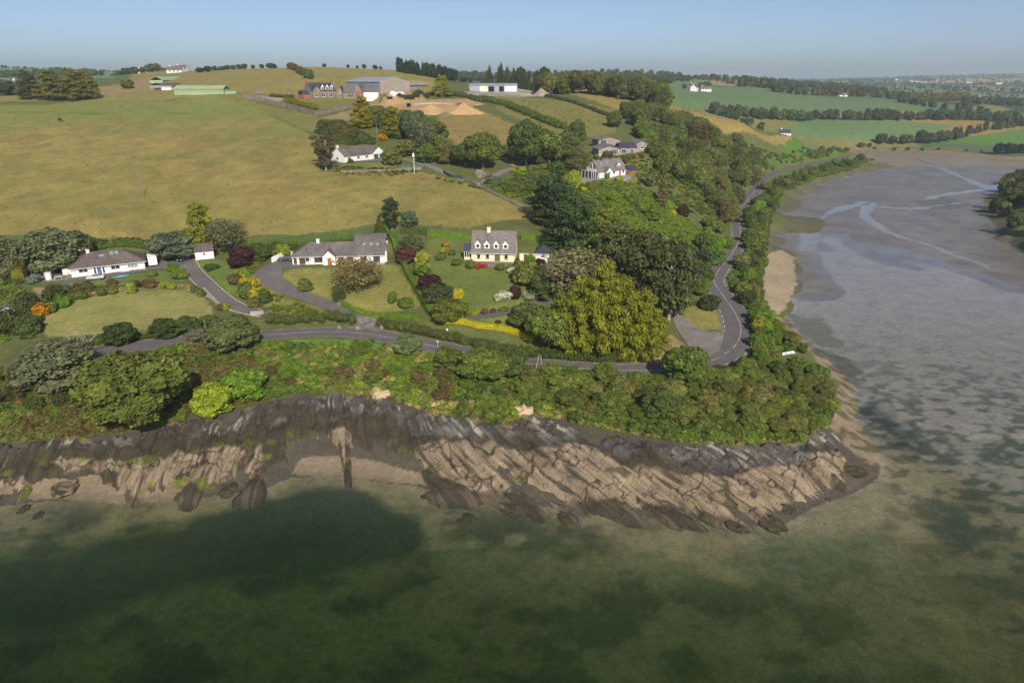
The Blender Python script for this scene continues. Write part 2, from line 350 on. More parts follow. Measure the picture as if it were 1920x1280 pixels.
# scrub covered slopes and rough ground, verges
roughg = lush * 0.9
paint(zone([(480,632),(700,640),(860,670),(860,730),(700,735),(560,730),(430,740),(400,660)], 0.03), lush * 1.1, 0.6 + 0.6 * (n2 - .3))
paint(zone([(1050,380),(1250,380),(1300,460),(1180,430),(1080,400)], 0.02), lush, 0.8)
paint(zone([(1400,330),(1540,292),(1640,290),(1560,306),(1450,332),(1370,360)], 0.01), lush, 0.8)
paint(zone([(600,700),(860,700),(860,785),(960,790),(960,770),(1120,790),(1280,815),(1280,832),(1000,800),(700,745)], 0.03), field_grn * 1.1, 0.7)
for poly, c, wv in [([(90,632),(70,600),(110,575),(200,548),(340,543),(385,560),(408,598),(330,612),(180,628)], field_grn * 1.22 + 0.02, .006),
                ([(60,540),(270,530),(420,545),(425,570),(385,556),(340,541),(200,546),(110,574),(80,560)], straw * .9, .014), ([(60,610),(72,580),(128,562),(112,582),(78,612)], straw * .9, .01),
                ([(120,530),(280,510),(340,505),(345,528),(270,527),(150,540)], lawn, .006), ([(0,440),(0,560),(30,560),(40,490)], lawn * .9, .02), ([(-300,470),(-300,620),(20,600),(30,560),(0,500)], lawn * .8, .02),
                ([(370,488),(420,486),(440,500),(470,540),(478,566),(430,550),(385,512)], lawn * np.array((.85,1.05,.8)), .006),
                ([(430,490),(490,490),(488,520),(530,560),(620,585),(520,592),(478,566)], field_grn * .85, .015),
                ([(524,518),(545,504),(640,502),(740,495),(790,575),(740,586),(690,596),(640,574),(575,548)], field_grn * .95 + lawn * .1, .01),
                ([(804,430),(885,440),(880,490),(1000,505),(1040,545),(1030,563),(950,580),(870,592),(810,585),(800,500)], lawn * np.array((.95,.95,.9)), .005),
                ([(860,600),(950,590),(1040,570),(1060,590),(960,612)], lawn, .006),
                ([(1186,680),(1236,640),(1262,628),(1300,660),(1240,688)], straw * .85, .008), ([(1280,572),(1335,570),(1350,590),(1353,618),(1310,622),(1285,600)], field_grn * 1.05 + straw * .1, .006),
                ([(640,302),(720,304),(742,312),(742,318),(640,320)], lawn * 1.05, .004), ([(1155,318),(1210,320),(1220,345),(1185,345)], lawn, .008),
                ([(1060,328),(1190,328),(1175,342),(1070,340)], gravel * .9, .006), ([(1000,484),(1050,480),(1060,520),(1030,512)], gravel * .7, .005), ([(30,500),(130,490),(132,525),(50,530)], gravel * .75, .01),
                ([(1480,262),(1560,281),(1640,288),(1590,296),(1500,300),(1440,300)], lush * .9, .012)]:
    paint(zone(poly, wv, seed=5), c, np.clip(0.82 + 0.5 * (n2 - 0.4), 0, 1))
hl = G(240, 590)
stripe = np.sin(((GY - 0.25 * GX) + 0.002 * (GX - hl[0]) ** 2) * 2 * math.pi / 1.9)
mm = zone([(90,632),(70,600),(110,575),(200,548),(340,543),(385,560),(408,598),(330,612),(180,628)], .004); col[mm] *= (1 + 0.07 * stripe[mm])[:, None]
# the bed of the creek and the bay
H = np.where((H < 0) & (GY > 118) & (GX > 60), np.maximum(H, -0.06 - 0.22 * sstep(230, 120, GY)), H)
wet = (H < 0.05) & (GY < 720)
est = wet & (GX > 40) & (GY > 108 + 0.0 * GX)
col[wet] = bedsand * (0.85 + 0.3 * n2[wet][:, None])
f_m = sstep(-0.05, 0.08, (GX - 58) / 100 + (GY - 140) / 160 + 0.1 * (n1 - .5))
paint(wet, mud, f_m * (0.92)); mudw[wet] = f_m[wet]
wn = fbm(GX / 7 + 3, GY / 5, 31, 4); wn2 = fbm(GX / 2.2, GY / 1.6, 33, 3); wn3 = fbm(GX / 22, GY / 16, 35, 3)
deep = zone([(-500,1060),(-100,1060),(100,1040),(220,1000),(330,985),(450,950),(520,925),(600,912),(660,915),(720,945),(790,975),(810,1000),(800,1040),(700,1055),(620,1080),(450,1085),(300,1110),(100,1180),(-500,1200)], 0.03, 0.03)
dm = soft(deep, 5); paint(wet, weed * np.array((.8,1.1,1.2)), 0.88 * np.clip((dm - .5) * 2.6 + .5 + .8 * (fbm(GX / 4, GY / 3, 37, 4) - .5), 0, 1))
lowf = sstep(1080, 1250, 640 + FPX * ((-(H - CAMZ) * CP - GY * SP) / (GY * CP - (H - CAMZ) * SP)))
bay = wet & (GY < 104) & ~deep
paint(bay, weed * 1.3, np.clip(sstep(0.46, 0.60, wn * 0.55 + wn3 * 0.35 + wn2 * 0.12) * 0.8, 0, .85) * sstep(101, 90, GY))
paint(wet & (GY < 86), np.array((0.06, 0.075, 0.03)), 0.45)
sh_ = soft(zone([(1150,985),(1450,1000),(1560,955),(1640,900),(1690,872),(1745,925),(1725,990),(1600,1045),(1400,1070),(1150,1045)], .03, .03), 6); paint(wet, bedsand * 1.3, sh_ * .85); H[wet] = (H * (1 - .6 * sh_) - .38 * .6 * sh_)[wet]
paint(wet, np.array((.16, .12, .05)), .5 * sstep(20, 75, GX) * sstep(90, 70, GY))
right = zone([(1580,900),(1700,880),(1920,870),(2300,900),(2300,1280),(1300,1280),(1340,1060),(1500,1030),(1640,1000),(1720,940)], 0.03)
ew = wet & (GX > 55)
paint(ew, weed * 1.6, np.clip(sstep(0.46, 0.60, wn2 * .65 + wn * .35), 0, .72) * sstep(185, 120, GY) * sstep(0.1, 0.35, (GX - 50) / 60))
paint(wet, weed * .9, .9 * np.clip(1.3 * soft(zone([(1590,760),(1640,790),(1700,850),(1740,870),(1700,800),(1640,750)], 0.03, 0.03), 4) + 1.2 * (wn2 - .5) - .1, 0, 1) * (H < 0))
paint(wet, np.array((.035, .065, .03)), 0.7 * np.clip(soft(zone([(1330,1060),(1480,1010),(1560,1000),(1700,985),(1650,1060),(1480,1090)], 0.04, 0.03), 5) + .6 * (wn2 - .5) - .1, 0, 1))
paint(zone([(1500,640),(1590,670),(1620,700),(1560,700),(1510,670)], 0.03, 0.03) & wet, np.array((.07,.06,.025)), 0.7)
paint(zone([(1470,580),(1540,600),(1590,650),(1540,650),(1490,615)], 0.03, 0.03), np.array((.12,.11,.05)), 0.7)
paint(zone([(1715,375),(1790,372),(1800,392),(1740,392)], 0.02, 0.02), np.array((.12,.13,.05)), 0.75)
sandz = zone([(1438,480),(1462,468),(1488,482),(1494,530),(1480,565),(1462,590),(1432,580),(1428,540)], 0.01)
paint(sandz, sand * 0.88); mudw[sandz] = 0
for poly in ([(1560,740),(1600,790),(1632,830),(1660,870),(1610,925),(1560,930),(1590,880),(1600,840),(1575,790)], [(545,890),(560,868),(600,855),(700,868),(780,890),(790,905),(700,895)], [(50,930),(70,890),(160,885),(235,900),(235,940),(150,930)]):
    zz = zone(poly, 0.01); paint(zz & (H < 1.5), sand * .72, 0.9); mudw[zz] = 0
rockz = zone([(x, y + 14) for x, y in WL[:27]] + [(1590, 800)] + [(x, y) for x, y, z in CT[:22][::-1]], 0.004)
paint(rockz & (H > -.4), np.array((.085, .07, .055)), np.clip(.8 + n2 * .3, 0, 1)); mudw[rockz] = 0
for poly in ([(545,890),(556,866),(600,852),(700,862),(790,888),(800,910),(700,900)], [(40,935),(60,888),(160,882),(240,900),(235,945),(150,935)], [(240,945),(320,905),(345,905),(340,940)]):
    paint(zone(poly, 0.008), sand * .62, .92)
rz_ = zone([(1566,715),(1568,760),(1554,800),(1590,845),(1640,874),(1656,860),(1628,818),(1604,785),(1604,745),(1594,712),(1562,686),(1532,658),(1497,620),(1472,596),(1440,588),(1506,650),(1543,690)], .006)
paint(rz_ & (H > -.3), sand * .7, .9); paint(rz_ & (H > -.3), np.array((.07, .065, .03)), sstep(.5, .62, wn2) * .8); mudw[rz_] = 0
# mud bars and channels in the creek
farc = sstep(175, 235, GY)
film = soft(zone([(1515,440),(1600,425),(1700,455),(1920,560),(2100,640),(2100,760),(1800,700),(1640,600),(1540,520)], .03, .05), 6)
def near_line(P):
    L = smooth_line([atZ(x, y, 0) for x, y in P], 2.0); d = np.full(GX.shape, 1e9); m = est
    dd = np.full(int(m.sum()), 1e9); wx = GX[m] + 10 * (n1[m] - .5); wy_ = GY[m] + 24 * (n1[m] - .5)
    for p in L: dd = np.minimum(dd, (wx - p[0]) ** 2 + ((wy_ - p[1]) * .6) ** 2)
    d[m] = np.sqrt(dd); return d
ch = np.minimum.reduce([near_line(P) for P in ([(1925,322),(1860,352),(1760,368),(1650,376),(1570,392),(1525,425),(1512,470)], [(1640,378),(1620,405),(1680,440),(1760,470),(1850,500)], [(1640,290),(1720,300),(1800,330),(1850,352)], [(1560,395),(1620,385),(1700,392),(1790,380)])])
bars = 0.045 + 0.11 * (fbm(GX / 22, GY / 45, 43, 4) - .5) - .075 * film - .11 * sstep(3.6, .4, ch - 5 * (fbm(GX / 15, GY / 30, 45, 3) - .5))
H[est] = (H * (1 - farc) + np.where(H < .04, bars, np.maximum(H, bars)) * farc)[est]
# shore rim of the creek: stony, weed-dark band under the bank
rim = (H > -0.02) & (H < 2.2) & (GX > 90) & (GY > 190) & (GY < 720)
paint(rim, np.array((.11, .095, .075)), 0.55 + .8 * (n2 - .4))
paint((H > 0.0) & (H < 1.0) & (GX > 90) & (GY > 560) & (GY < 720), straw * .8, 0.6)
zz = zone([(1438,480),(1462,468),(1488,482),(1494,530),(1480,565),(1462,590),(1432,580),(1428,540)], 0.01); paint(zz, sand * .9)
# fine lumps so the ground is never a smooth sheet
H += np.where(H > 1.0, (fbm(GX / 5, GY / 5, 71, 3) - 0.5) * 0.22 * np.clip(GY / 260, .5, 3), 0) * (1 - 0)
for l, half in DRIVES.values(): l[:, 2] = hgt(l[:, 0], l[:, 1]); flatten(l, half + 0.5, 0.8)
flatten(road_line, 4.0, 1.2)
# ------------------------------------------------------------------ ground sheet
na, nb = GX.shape
idx = np.arange(na * nb).reshape(na, nb)
F = np.stack([idx[:-1, :-1], idx[1:, :-1], idx[1:, 1:], idx[:-1, 1:]], -1).reshape(-1, 4)
k = NT('ground'); p = k.pos(); ca_ = k.attr('Col').outputs['Color']; mw = k.attr('mud').outputs['Fac']
v1 = k.ramp(k.noise(0.9, 5, p, .7), [(0.25, 0.70), (0.75, 1.26)]); v2 = k.ramp(k.noise(0.16, 3, p), [(0.3, 0.86), (0.7, 1.12)]); v3 = k.ramp(k.noise(3.5, 2, p), [(0.3, 0.84), (0.7, 1.14)])
c = k.mul(k.mul(k.mul(ca_, v1), v2), v3); k.l(c, k.b.inputs['Base Color'])
rr = k.new('ShaderNodeMapRange'); rr.inputs[3].default_value = 0.95; rr.inputs[4].default_value = 0.34; k.l(mw, rr.inputs[0]); k.l(rr.outputs[0], k.b.inputs['Roughness'])
k.b.inputs['Specular IOR Level'].default_value = 0.25
k.bump(k.noise(1.6, 5, p, .7), 0.55, 0.35)
ground_mat = k.m
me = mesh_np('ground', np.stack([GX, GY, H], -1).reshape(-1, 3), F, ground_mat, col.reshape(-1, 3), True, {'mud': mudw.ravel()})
ground = tag(mobj('ground', me), kind='structure'); ground.cycles.shadow_terminator_geometry_offset = 0.0; ground.cycles.shadow_terminator_offset = 0.0
# ------------------------------------------------------------------ water: a closed body of clear greenish sea filling bay and creek up to z = 0
k = NT('sea_water')
k.n.remove(k.b)
tr = k.new('ShaderNodeBsdfTransparent'); gl = k.new('ShaderNodeBsdfGlossy'); gl.inputs['Roughness'].default_value = 0.12; gl.inputs['Color'].default_value = (1, 1, 1, 1)
fr = k.new('ShaderNodeFresnel'); 
bp = k.new('ShaderNodeBump'); bp.inputs['Strength'].default_value = 0.16; bp.inputs['Distance'].default_value = 0.2
p = k.pos(); mp = k.new('ShaderNodeMapping'); mp.inputs['Scale'].default_value = (0.6, 1.0, 1.0); k.l(p, mp.inputs[0])
mi = k.new('ShaderNodeMix'); mi.inputs[2].default_value = 1.2; mi.inputs[3].default_value = 1 / 1.2; k.l(k.n.new('ShaderNodeNewGeometry').outputs['Backfacing'], mi.inputs[0]); k.l(mi.outputs[0], fr.inputs['IOR'])   # same reflectance from below, as the light is not bent
k.l(k.noise(1.7, 4, mp.outputs[0], .6), bp.inputs['Height']); k.l(bp.outputs[0], gl.inputs['Normal']); k.l(bp.outputs[0], fr.inputs['Normal'])
mx = k.new('ShaderNodeMixShader'); k.l(fr.outputs[0], mx.inputs[0]); k.l(tr.outputs[0], mx.inputs[1]); k.l(gl.outputs[0], mx.inputs[2]); k.l(mx.outputs[0], k.out.inputs['Surface'])
ab = k.new('ShaderNodeVolumeAbsorption'); ab.inputs['Color'].default_value = (0.50, 0.66, 0.44, 1); ab.inputs['Density'].default_value = 0.33
k.l(ab.outputs[0], k.out.inputs['Volume'])
x0, x1, y0, y1, zb = -150, 700, 40, 800, -12
V = [(x, y, z) for z in (zb, 0.0) for x, y in ((x0, y0), (x1, y0), (x1, y1), (x0, y1))]
me = mesh_np('water', V, [(0, 3, 2, 1), (4, 5, 6, 7), (0, 1, 5, 4), (1, 2, 6, 5), (2, 3, 7, 6), (3, 0, 4, 7)], k.m)
water = tag(mobj('water', me), kind='structure')
# ------------------------------------------------------------------ roads, drives, markings
def strip(line, l, r, dz):
    """flat sheet along a line between offsets l and r (arrays or numbers, metres to the right)"""
    T = np.gradient(line[:, :2], axis=0); T /= np.linalg.norm(T, axis=1)[:, None] + 1e-9
    N = np.stack([T[:, 1], -T[:, 0]], 1)
    l = np.broadcast_to(l, len(line)); r = np.broadcast_to(r, len(line)); n = len(line); V = []; cols = 5
    for i in range(cols):
        o = l + (r - l) * i / (cols - 1); q = line[:, :2] + N * o[:, None]
        V.append(np.column_stack([q, line[:, 2] + dz]))
    V = np.stack(V, 1).reshape(-1, 3); ix = np.arange(n * cols).reshape(n, cols)
    F = np.stack([ix[:-1, :-1], ix[:-1, 1:], ix[1:, 1:], ix[1:, :-1]], -1).reshape(-1, 4)
    return V, F
def tarmac(name, c, var=0.14):
    k = NT(name); p = k.pos()
    a = k.ramp(k.noise(0.35, 4, p, .65), [(0.3, 1 - var), (0.7, 1 + var)]); b = k.ramp(k.noise(2.6, 4, p, .7), [(0.3, 1 - var), (0.7, 1 + var)])
    k.l(k.mul(k.mul(c, a), b), k.b.inputs['Base Color']); k.b.inputs['Roughness'].default_value = 0.9; k.b.inputs['Specular IOR Level'].default_value = 0.2
    k.bump(k.noise(30, 2, p), 0.2, 0.01); return k.m
m_road = tarmac('road_asphalt', (0.13, 0.117, 0.12)); m_drive = tarmac('drive_asphalt', (0.14, 0.125, 0.125)); m_gravelly = tarmac('worn_asphalt', (0.20, 0.175, 0.165), .2)
m_line = simple('road_paint', (0.50, 0.48, 0.44), 0.7, 0.45, 1.2)
nR = len(road_line); rs = np.concatenate([[0], np.cumsum(np.linalg.norm(np.diff(road_line[:, :2], axis=0), axis=1))])
px1370 = atZ(1388, 620, 6); dh = np.hypot(road_line[:, 0] - px1370[0], road_line[:, 1] - px1370[1])
hw = 3.15 + 0.95 * np.exp(-(dh / 32) ** 2)
V, F = strip(road_line, -hw, hw, 0.07)
road = tag(mobj('road', mesh_np('road', V, F, m_road, smooth=True)), kind='structure')
V, F = strip(road_line, -hw - 0.55, hw + 0.55, 0.045)
tag(mobj('road_verge', mesh_np('road_verge', V, F, simple('verge_grit', (0.22, 0.19, 0.12), .95, .3, 1.5), smooth=True)), kind='structure')
def sub(line, s0, s1):
    i0, i1 = np.searchsorted(rs, (s0, s1)); return line[i0:max(i1, i0 + 2)]
def mark(name, s0, s1, off, w):
    seg = np.array([[np.interp(s, rs, road_line[:, j]) for j in range(3)] + [np.interp(s, rs, hw)] for s in np.arange(s0, s1 + 0.01, 0.75)])
    if len(seg) < 2: return
    o = off(seg[:, 3]) if callable(off) else off
    V, F = strip(seg[:, :3], np.asarray(o) - w / 2, np.asarray(o) + w / 2, 0.082)
    mobj(name, mesh_np(name, V, F, m_line), road)
i_h = int(np.argmin(dh)); sh = rs[i_h]
mark('centre_line', 40, sh - 26, 0.15, 0.17)
for q in range(3): mark('centre_dash', sh - 24 + q * 5.5, sh - 21 + q * 5.5, 0.15, 0.17)
mark('centre_line', sh - 8, sh + 62, 0.15, 0.17)
mark('centre_line', sh + 66, rs[-1] - 250, 0.15, 0.17)
for q in np.arange(sh - 45, sh + 120, 4.2):
    mark('edge_dash', q, q + 2.3, lambda h: h - 0.28, 0.2)
    if q > sh - 32: mark('edge_dash', q, q + 2.3, lambda h: -h + 0.28, 0.2)
for q in np.arange(sh - 190, sh - 45, 5.5): mark('edge_dash', q, q + 2.2, lambda h: -h + 0.28, 0.14)
for nm, (l, half) in DRIVES.items():
    if nm == 'lay_by': continue
    h_ = np.full(len(l), half)
    if nm == 'lay_by': h_ = half * (0.45 + 0.75 * np.sin(np.linspace(0.25, 2.5, len(l))))
    if nm == 'curved_driveway': h_ = half * np.interp(np.linspace(0, 1, len(l)), [0, .12, .3, .5, 1], [1.5, 1.5, 1.25, 1.0, .9])
    V, F = strip(l, -h_, h_, 0.055 if nm != 'lay_by' else 0.062)
    tag(mobj(nm, mesh_np(nm, V, F, m_gravelly if nm in ('lay_by', 'valley_lane', 'hill_lane') else m_drive, smooth=True)), kind='structure')
m_kerb = simple('kerb_concrete', (0.45, 0.41, 0.35), .9, .2)
def kerb(nm, line, off, w=0.22, h=0.13):
    T = np.gradient(line[:, :2], axis=0); T /= np.linalg.norm(T, axis=1)[:, None]; N = np.stack([T[:, 1], -T[:, 0]], 1); V = []
    for o, z in ((off - w / 2, -.2), (off - w / 2, h), (off + w / 2, h), (off + w / 2, -.2)):
        V.append(np.column_stack([line[:, :2] + N * o, line[:, 2] + z]))
    V = np.stack(V, 1).reshape(-1, 3); ix = np.arange(len(V)).reshape(-1, 4)
    F = np.concatenate([np.stack([ix[:-1, i], ix[:-1, i + 1], ix[1:, i + 1], ix[1:, i]], -1) for i in range(3)])
    tag(mobj(nm, mesh_np(nm, V, F, m_kerb)), kind='structure')
l, half = DRIVES['bungalow_driveway']; kerb('kerb', l, -half - .1); kerb('kerb', l[len(l) // 3:], half + .1)
# forecourts
def sheet(name, poly, mat, dz=0.06, step=1.2):
    """paved yard draped over the ground inside an outline"""
    q = np.array([tuple(G(x, y)) for x, y in poly]); lo = q.min(0); hi = q.max(0)
    xs = np.arange(lo[0], hi[0] + step, step); ys = np.arange(lo[1], hi[1] + step, step); bm = bmesh.new()
    zc = None
    vs = [bm.verts.new((p[0], p[1], 0)) for p in q]; bm.faces.new(vs)
    for x in xs: bmesh.ops.bisect_plane(bm, geom=bm.verts[:] + bm.edges[:] + bm.faces[:], plane_co=(x, 0, 0), plane_no=(1, 0, 0))
    for y in ys: bmesh.ops.bisect_plane(bm, geom=bm.verts[:] + bm.edges[:] + bm.faces[:], plane_co=(0, y, 0), plane_no=(0, 1, 0))
    for v in bm.verts: v.co.z = float(hgt(v.co.x, v.co.y)) + dz
    bmesh.ops.recalc_face_normals(bm, faces=bm.faces[:])
    me = bpy.data.meshes.new(name); bm.to_mesh(me); bm.free(); me.materials.append(mat)
    if me.polygons and me.polygons[0].normal.z < 0: me.flip_normals()
    return tag(mobj(name, me), kind='structure')
sheet('forecourt', [(118,532),(180,524),(285,508),(345,493),(352,478),(320,482),(300,486),(276,498),(272,503),(133,523)], m_drive, 0.12)
sheet('lay_by', [(1266,582),(1284,598),(1304,615),(1328,624),(1350,624),(1356,640),(1348,658),(1322,676),(1306,668),(1296,655),(1272,622),(1262,602)], m_gravelly, 0.13, .7)
sheet('forecourt', [(640,495),(720,492),(722,497),(640,500)], m_kerb, 0.1)
sheet('forecourt', [(640,300),(720,296),(722,304),(650,306)], m_drive, 0.14)
sheet('forecourt', [(880,492),(975,494),(1000,486),(1040,487),(1052,505),(1030,516),(1010,500),(960,504),(930,502),(880,499)], m_gravelly, 0.1)
sheet('forecourt', [(668,596),(705,588),(712,616),(676,618)], m_gravelly, 0.09)
# ------------------------------------------------------------------ rocky shore: upturned slate beds between tide line and grass
wl = np.array([p for p in WL[:26]], float); ct = np.array([c for c in CT[:22]] + [(1580, 815, 2.2), (1600, 838, 1.3), (1632, 860, .6)], float)
S_ = np.arange(-330, 1628, 1.9); W_ = np.concatenate([np.arange(-0.55, 1.2, 0.0145)])
wy = np.interp(S_, wl[:, 0], wl[:, 1]); cyy = np.interp(S_, ct[:, 0], ct[:, 1]); czz = np.interp(S_, ct[:, 0], ct[:, 2])
lowp = np.array([atZ(a, b, 0) for a, b in zip(S_, wy)]); upp = np.array([atZ(a, b, c) for a, b, c in zip(S_, cyy, czz)])
RX = lowp[:, None, 0] + (upp - lowp)[:, None, 0] * W_[None]; RY = lowp[:, None, 1] + (upp - lowp)[:, None, 1] * W_[None]
WW = np.broadcast_to(W_[None], RX.shape); SS = np.broadcast_to(S_[:, None], RX.shape)
phi = np.radians(6 + 34 * sstep(480, 980, SS))
RXw = RX + 1.2 * (fbm(RX / 6, RY / 6, 81, 3) - .5); RYw = RY + 1.2 * (fbm(RX / 6, RY / 6, 82, 3) - .5)
q = RXw * np.cos(phi) + (RYw - 112) * np.sin(phi); r = -RXw * np.sin(phi) + (RYw - 112) * np.cos(phi)
def beds(S, L, seed, tilt=0.5):
    kq = np.floor(q / S); fq = q / S - kq; jj = r / L + hash2(kq, kq * 0, seed) * 9 + .6 * vnoise(q / 1.7, r / 3, seed + 7); j = np.floor(jj)
    return hash2(kq, j, seed + 1) + tilt * (fq - .5), np.minimum(fq, 1 - fq) * S, hash2(kq, j, seed + 2)
def ridged(S, L, seed): return 1 - np.abs(2 * fbm(q / S, r / L, seed, 2) - 1)
b1, e1, r1 = beds(2.7, 9, 91); b2, e2, r2 = beds(0.95, 4.5, 95, .7); b3, e3, r3 = beds(0.33, 2.6, 99, .6)
big = fbm(RX / 11, RY / 8, 101, 4); g1 = ridged(1.6, 14, 140); g2 = ridged(.6, 6, 142)
rib = sstep(0.46, 0.60, fbm(q / 3.2 + 3, r / 26, 103, 2) * .75 + .25 * big)                     # long ribs run out into the water, bays between them
disp = 0.85 * (b1 - .42) + 0.42 * (b2 - .5) + 0.12 * (b3 - .5) + 2.2 * (big - .5) + .7 * (g1 - .6) + .25 * (g2 - .6)
left = sstep(640, 480, SS)
env = sstep(-0.5, 0.05, WW) * (1 - sstep(0.98, 1.14, WW)); endf = sstep(1628, 1560, SS)
sandgap = np.zeros(RX.shape)
for c0, w0, t0 in ((135, 85, .26), (585, 48, .32), (720, 78, .20), (-150, 60, .3), (1640, 60, .5)):
    sandgap = np.maximum(sandgap, sstep(1.0, 0.55, np.abs(SS - c0 + 50 * (big - .5)) / w0) * sstep(t0 + .16, t0 - .08, WW + .25 * (big - .5)))
nzt = fbm(RX / 5 + 31, RY / 5, 157, 3)
RZ = hgt(RX, RY) + env * endf * (0.30 + disp * .85) + 0.35 * sstep(.62, .86, WW + .4 * (big - .5)) * env - 2.2 * (1 - env) * sstep(-.3, -.5, WW) - 2.4 * sstep(.80, 1.12, WW + .55 * (nzt - .5)) \
     + (rib - .60) * 1.1 * sstep(.30, .0, WW) * sstep(-.5, -.2, WW) - .9 * sstep(-.1, -.32, WW) - 2.0 * sandgap - .8 * sstep(.02, -.25, WW) * (1 - rib) - 1.2 * (1 - endf)
tan = np.array((0.275, 0.21, 0.14)); grey = np.array((0.078, 0.069, 0.064)); black = np.array((0.03, 0.025, 0.018)); lich = np.array((0.44, 0.41, 0.36)); alga = np.array((0.16, 0.18, 0.02)); ochre = np.array((.34, .2, .07))
nz = fbm(RX / 3.2, RY / 2.4, 111, 4); nz2 = fbm(RX / 9, RY / 5, 113, 3); nf = fbm(q / .55, r / 5.5, 115, 3); nm = fbm(q / 1.1, r / 8, 116, 3); crk = np.abs(fbm(RX / 5 + 3, RY / 5, 118, 3) - .5)
PY = wy[:, None] + (cyy - wy)[:, None] * WW
TAN = [[(275,880),(330,862),(420,842),(490,848),(492,895),(420,908),(330,918),(285,905)],[(588,830),(655,824),(662,850),(640,885),(600,866)],[(665,862),(722,850),(716,876),(680,870)],
       [(770,852),(830,840),(900,846),(1000,856),(1100,850),(1180,880),(1300,902),(1400,896),(1500,872),(1580,858),(1605,895),(1540,925),(1470,965),(1400,985),(1320,962),(1240,952),(1100,942),(1060,955),(960,932),(880,925),(840,905),(790,888)],
       [(228,890),(265,866),(305,905),(310,955),(280,960),(238,955)],[(-40,908),(40,895),(62,915),(-40,928)],[(100,876),(240,866),(252,886),(120,892)],[(-300,905),(-120,900),(-100,925),(-300,925)]]
jx = SS + 34 * (fbm(RX / 4, RY / 4, 151, 4) - .5); jy = PY + 34 * (fbm(RX / 4 + 9, RY / 4, 152, 4) - .5); tanm = np.zeros(RX.shape, bool)
for P in TAN: tanm |= pip(jx, jy, P)
tmf = tanm.astype(float)
for ax in (0, 1): tmf = (np.roll(tmf, 1, ax) + tmf + np.roll(tmf, -1, ax)) / 3
rc = np.empty(RX.shape + (3,)); rc[:] = np.array((.062, .05, .032))
rc *= (.6 + .9 * nf + .5 * (nm - .5))[..., None]
def rp(f, c): rc[:] = rc * (1 - f[..., None]) + np.asarray(c) * f[..., None]
wv = WW + 0.42 * (nz2 - .5) + 0.22 * (nz - .5) + 0.10 * (r2 - .5) + .12 * (nm - .5)
up_ = sstep(.66, .80, wv + .08 * (1 - left) + .3 * (fbm(RX / 6 + 5, RY / 4, 161, 3) - .5)); rp(up_ * .9, grey * .95); rp(up_ * sstep(.50, .66, nf) * .6, grey * 2.1)
rp(sstep(.55, .7, nz) * sstep(.9, .5, WW) * .35, np.array((.085, .07, .03)))                    # brown weed mats
rp(tmf * (1 - .0 * nz), tan); rc *= (1 + tmf * np.clip(-.42 + 0.95 * (nf - .05) + .30 * (r2 - .5) + .45 * (nm - .5), -.7, .35))[..., None]
rp(sstep(.70, .82, wv) * sstep(.57, .69, fbm(q / .55, r / 3.5, 117, 3)) * sstep(.42, .6, nz2) * .8, lich)
rp(sstep(.74, .9, wv) * sstep(.62, .74, fbm(RX / 4, RY / 2, 119, 3)) * .55, ochre)
rp(sstep(.40, .30, nf) * .85 * tmf, black * 1.9); rp(sstep(.60, .72, nf) * .5 * tmf, tan * 1.45)
rp(sstep(.028, .008, crk) * .9, black * 1.4); rp(sstep(.022, .006, np.abs(fbm(RX / 2.6 + 17, RY / 2.6, 158, 3) - .5)) * .7 * tmf, black * 1.6)
rp(sstep(.08, .02, e2) * .35, black * 1.6)
wd = sstep(-.02, -.10, WW + .26 * (nz - .5) + .2 * (nz2 - .5)); rp(wd * (.5 + .4 * nz), black * 1.9); rp(wd * sstep(.5, .62, nf) * .5, tan * .6)
rp(sstep(.64, .74, nz * .6 + nz2 * .4) * sstep(.55, .35, WW) * .8, black * 1.5)
rp(sstep(.60, .70, fbm(RX / 2.2 + 7, RY / 1.6, 121, 3)) * sstep(-.15, .05, WW) * sstep(.5 + .2 * left, .2, WW) * (.25 + .6 * left), alga)
rp(sstep(.62, .74, fbm(RX / 5, RY / 3, 155, 3)) * sstep(.5, .62, WW) * .55, np.array((.20, .20, .17)))
rp(sstep(.90, 1.02, wv), np.array((.17, .16, .06)))
ix = np.arange(RX.size).reshape(RX.shape)
F = np.stack([ix[:-1, :-1], ix[1:, :-1], ix[1:, 1:], ix[:-1, 1:]], -1).reshape(-1, 4)
hid = (hgt(RX, RY) - 0.45 > RZ).ravel(); F = F[~hid[F].all(1)]
k = NT('slate_rock'); p = k.pos(); cc = k.attr('Col').outputs['Color']
k.l(k.mul(cc, k.ramp(k.noise(5, 5, p, .7), [(0.25, .55), (.75, 1.4)])), k.b.inputs['Base Color']); k.b.inputs['Roughness'].default_value = .85; k.b.inputs['Specular IOR Level'].default_value = .3
k.bump(k.noise(2.6, 5, p, .75), 1.0, .35); m_rock = k.m
rocky_shore = tag(mobj('rocky_shore', mesh_np('rocky_shore', np.stack([RX, RY, RZ], -1).reshape(-1, 3), F, m_rock, rc.reshape(-1, 3), True)), kind='structure')
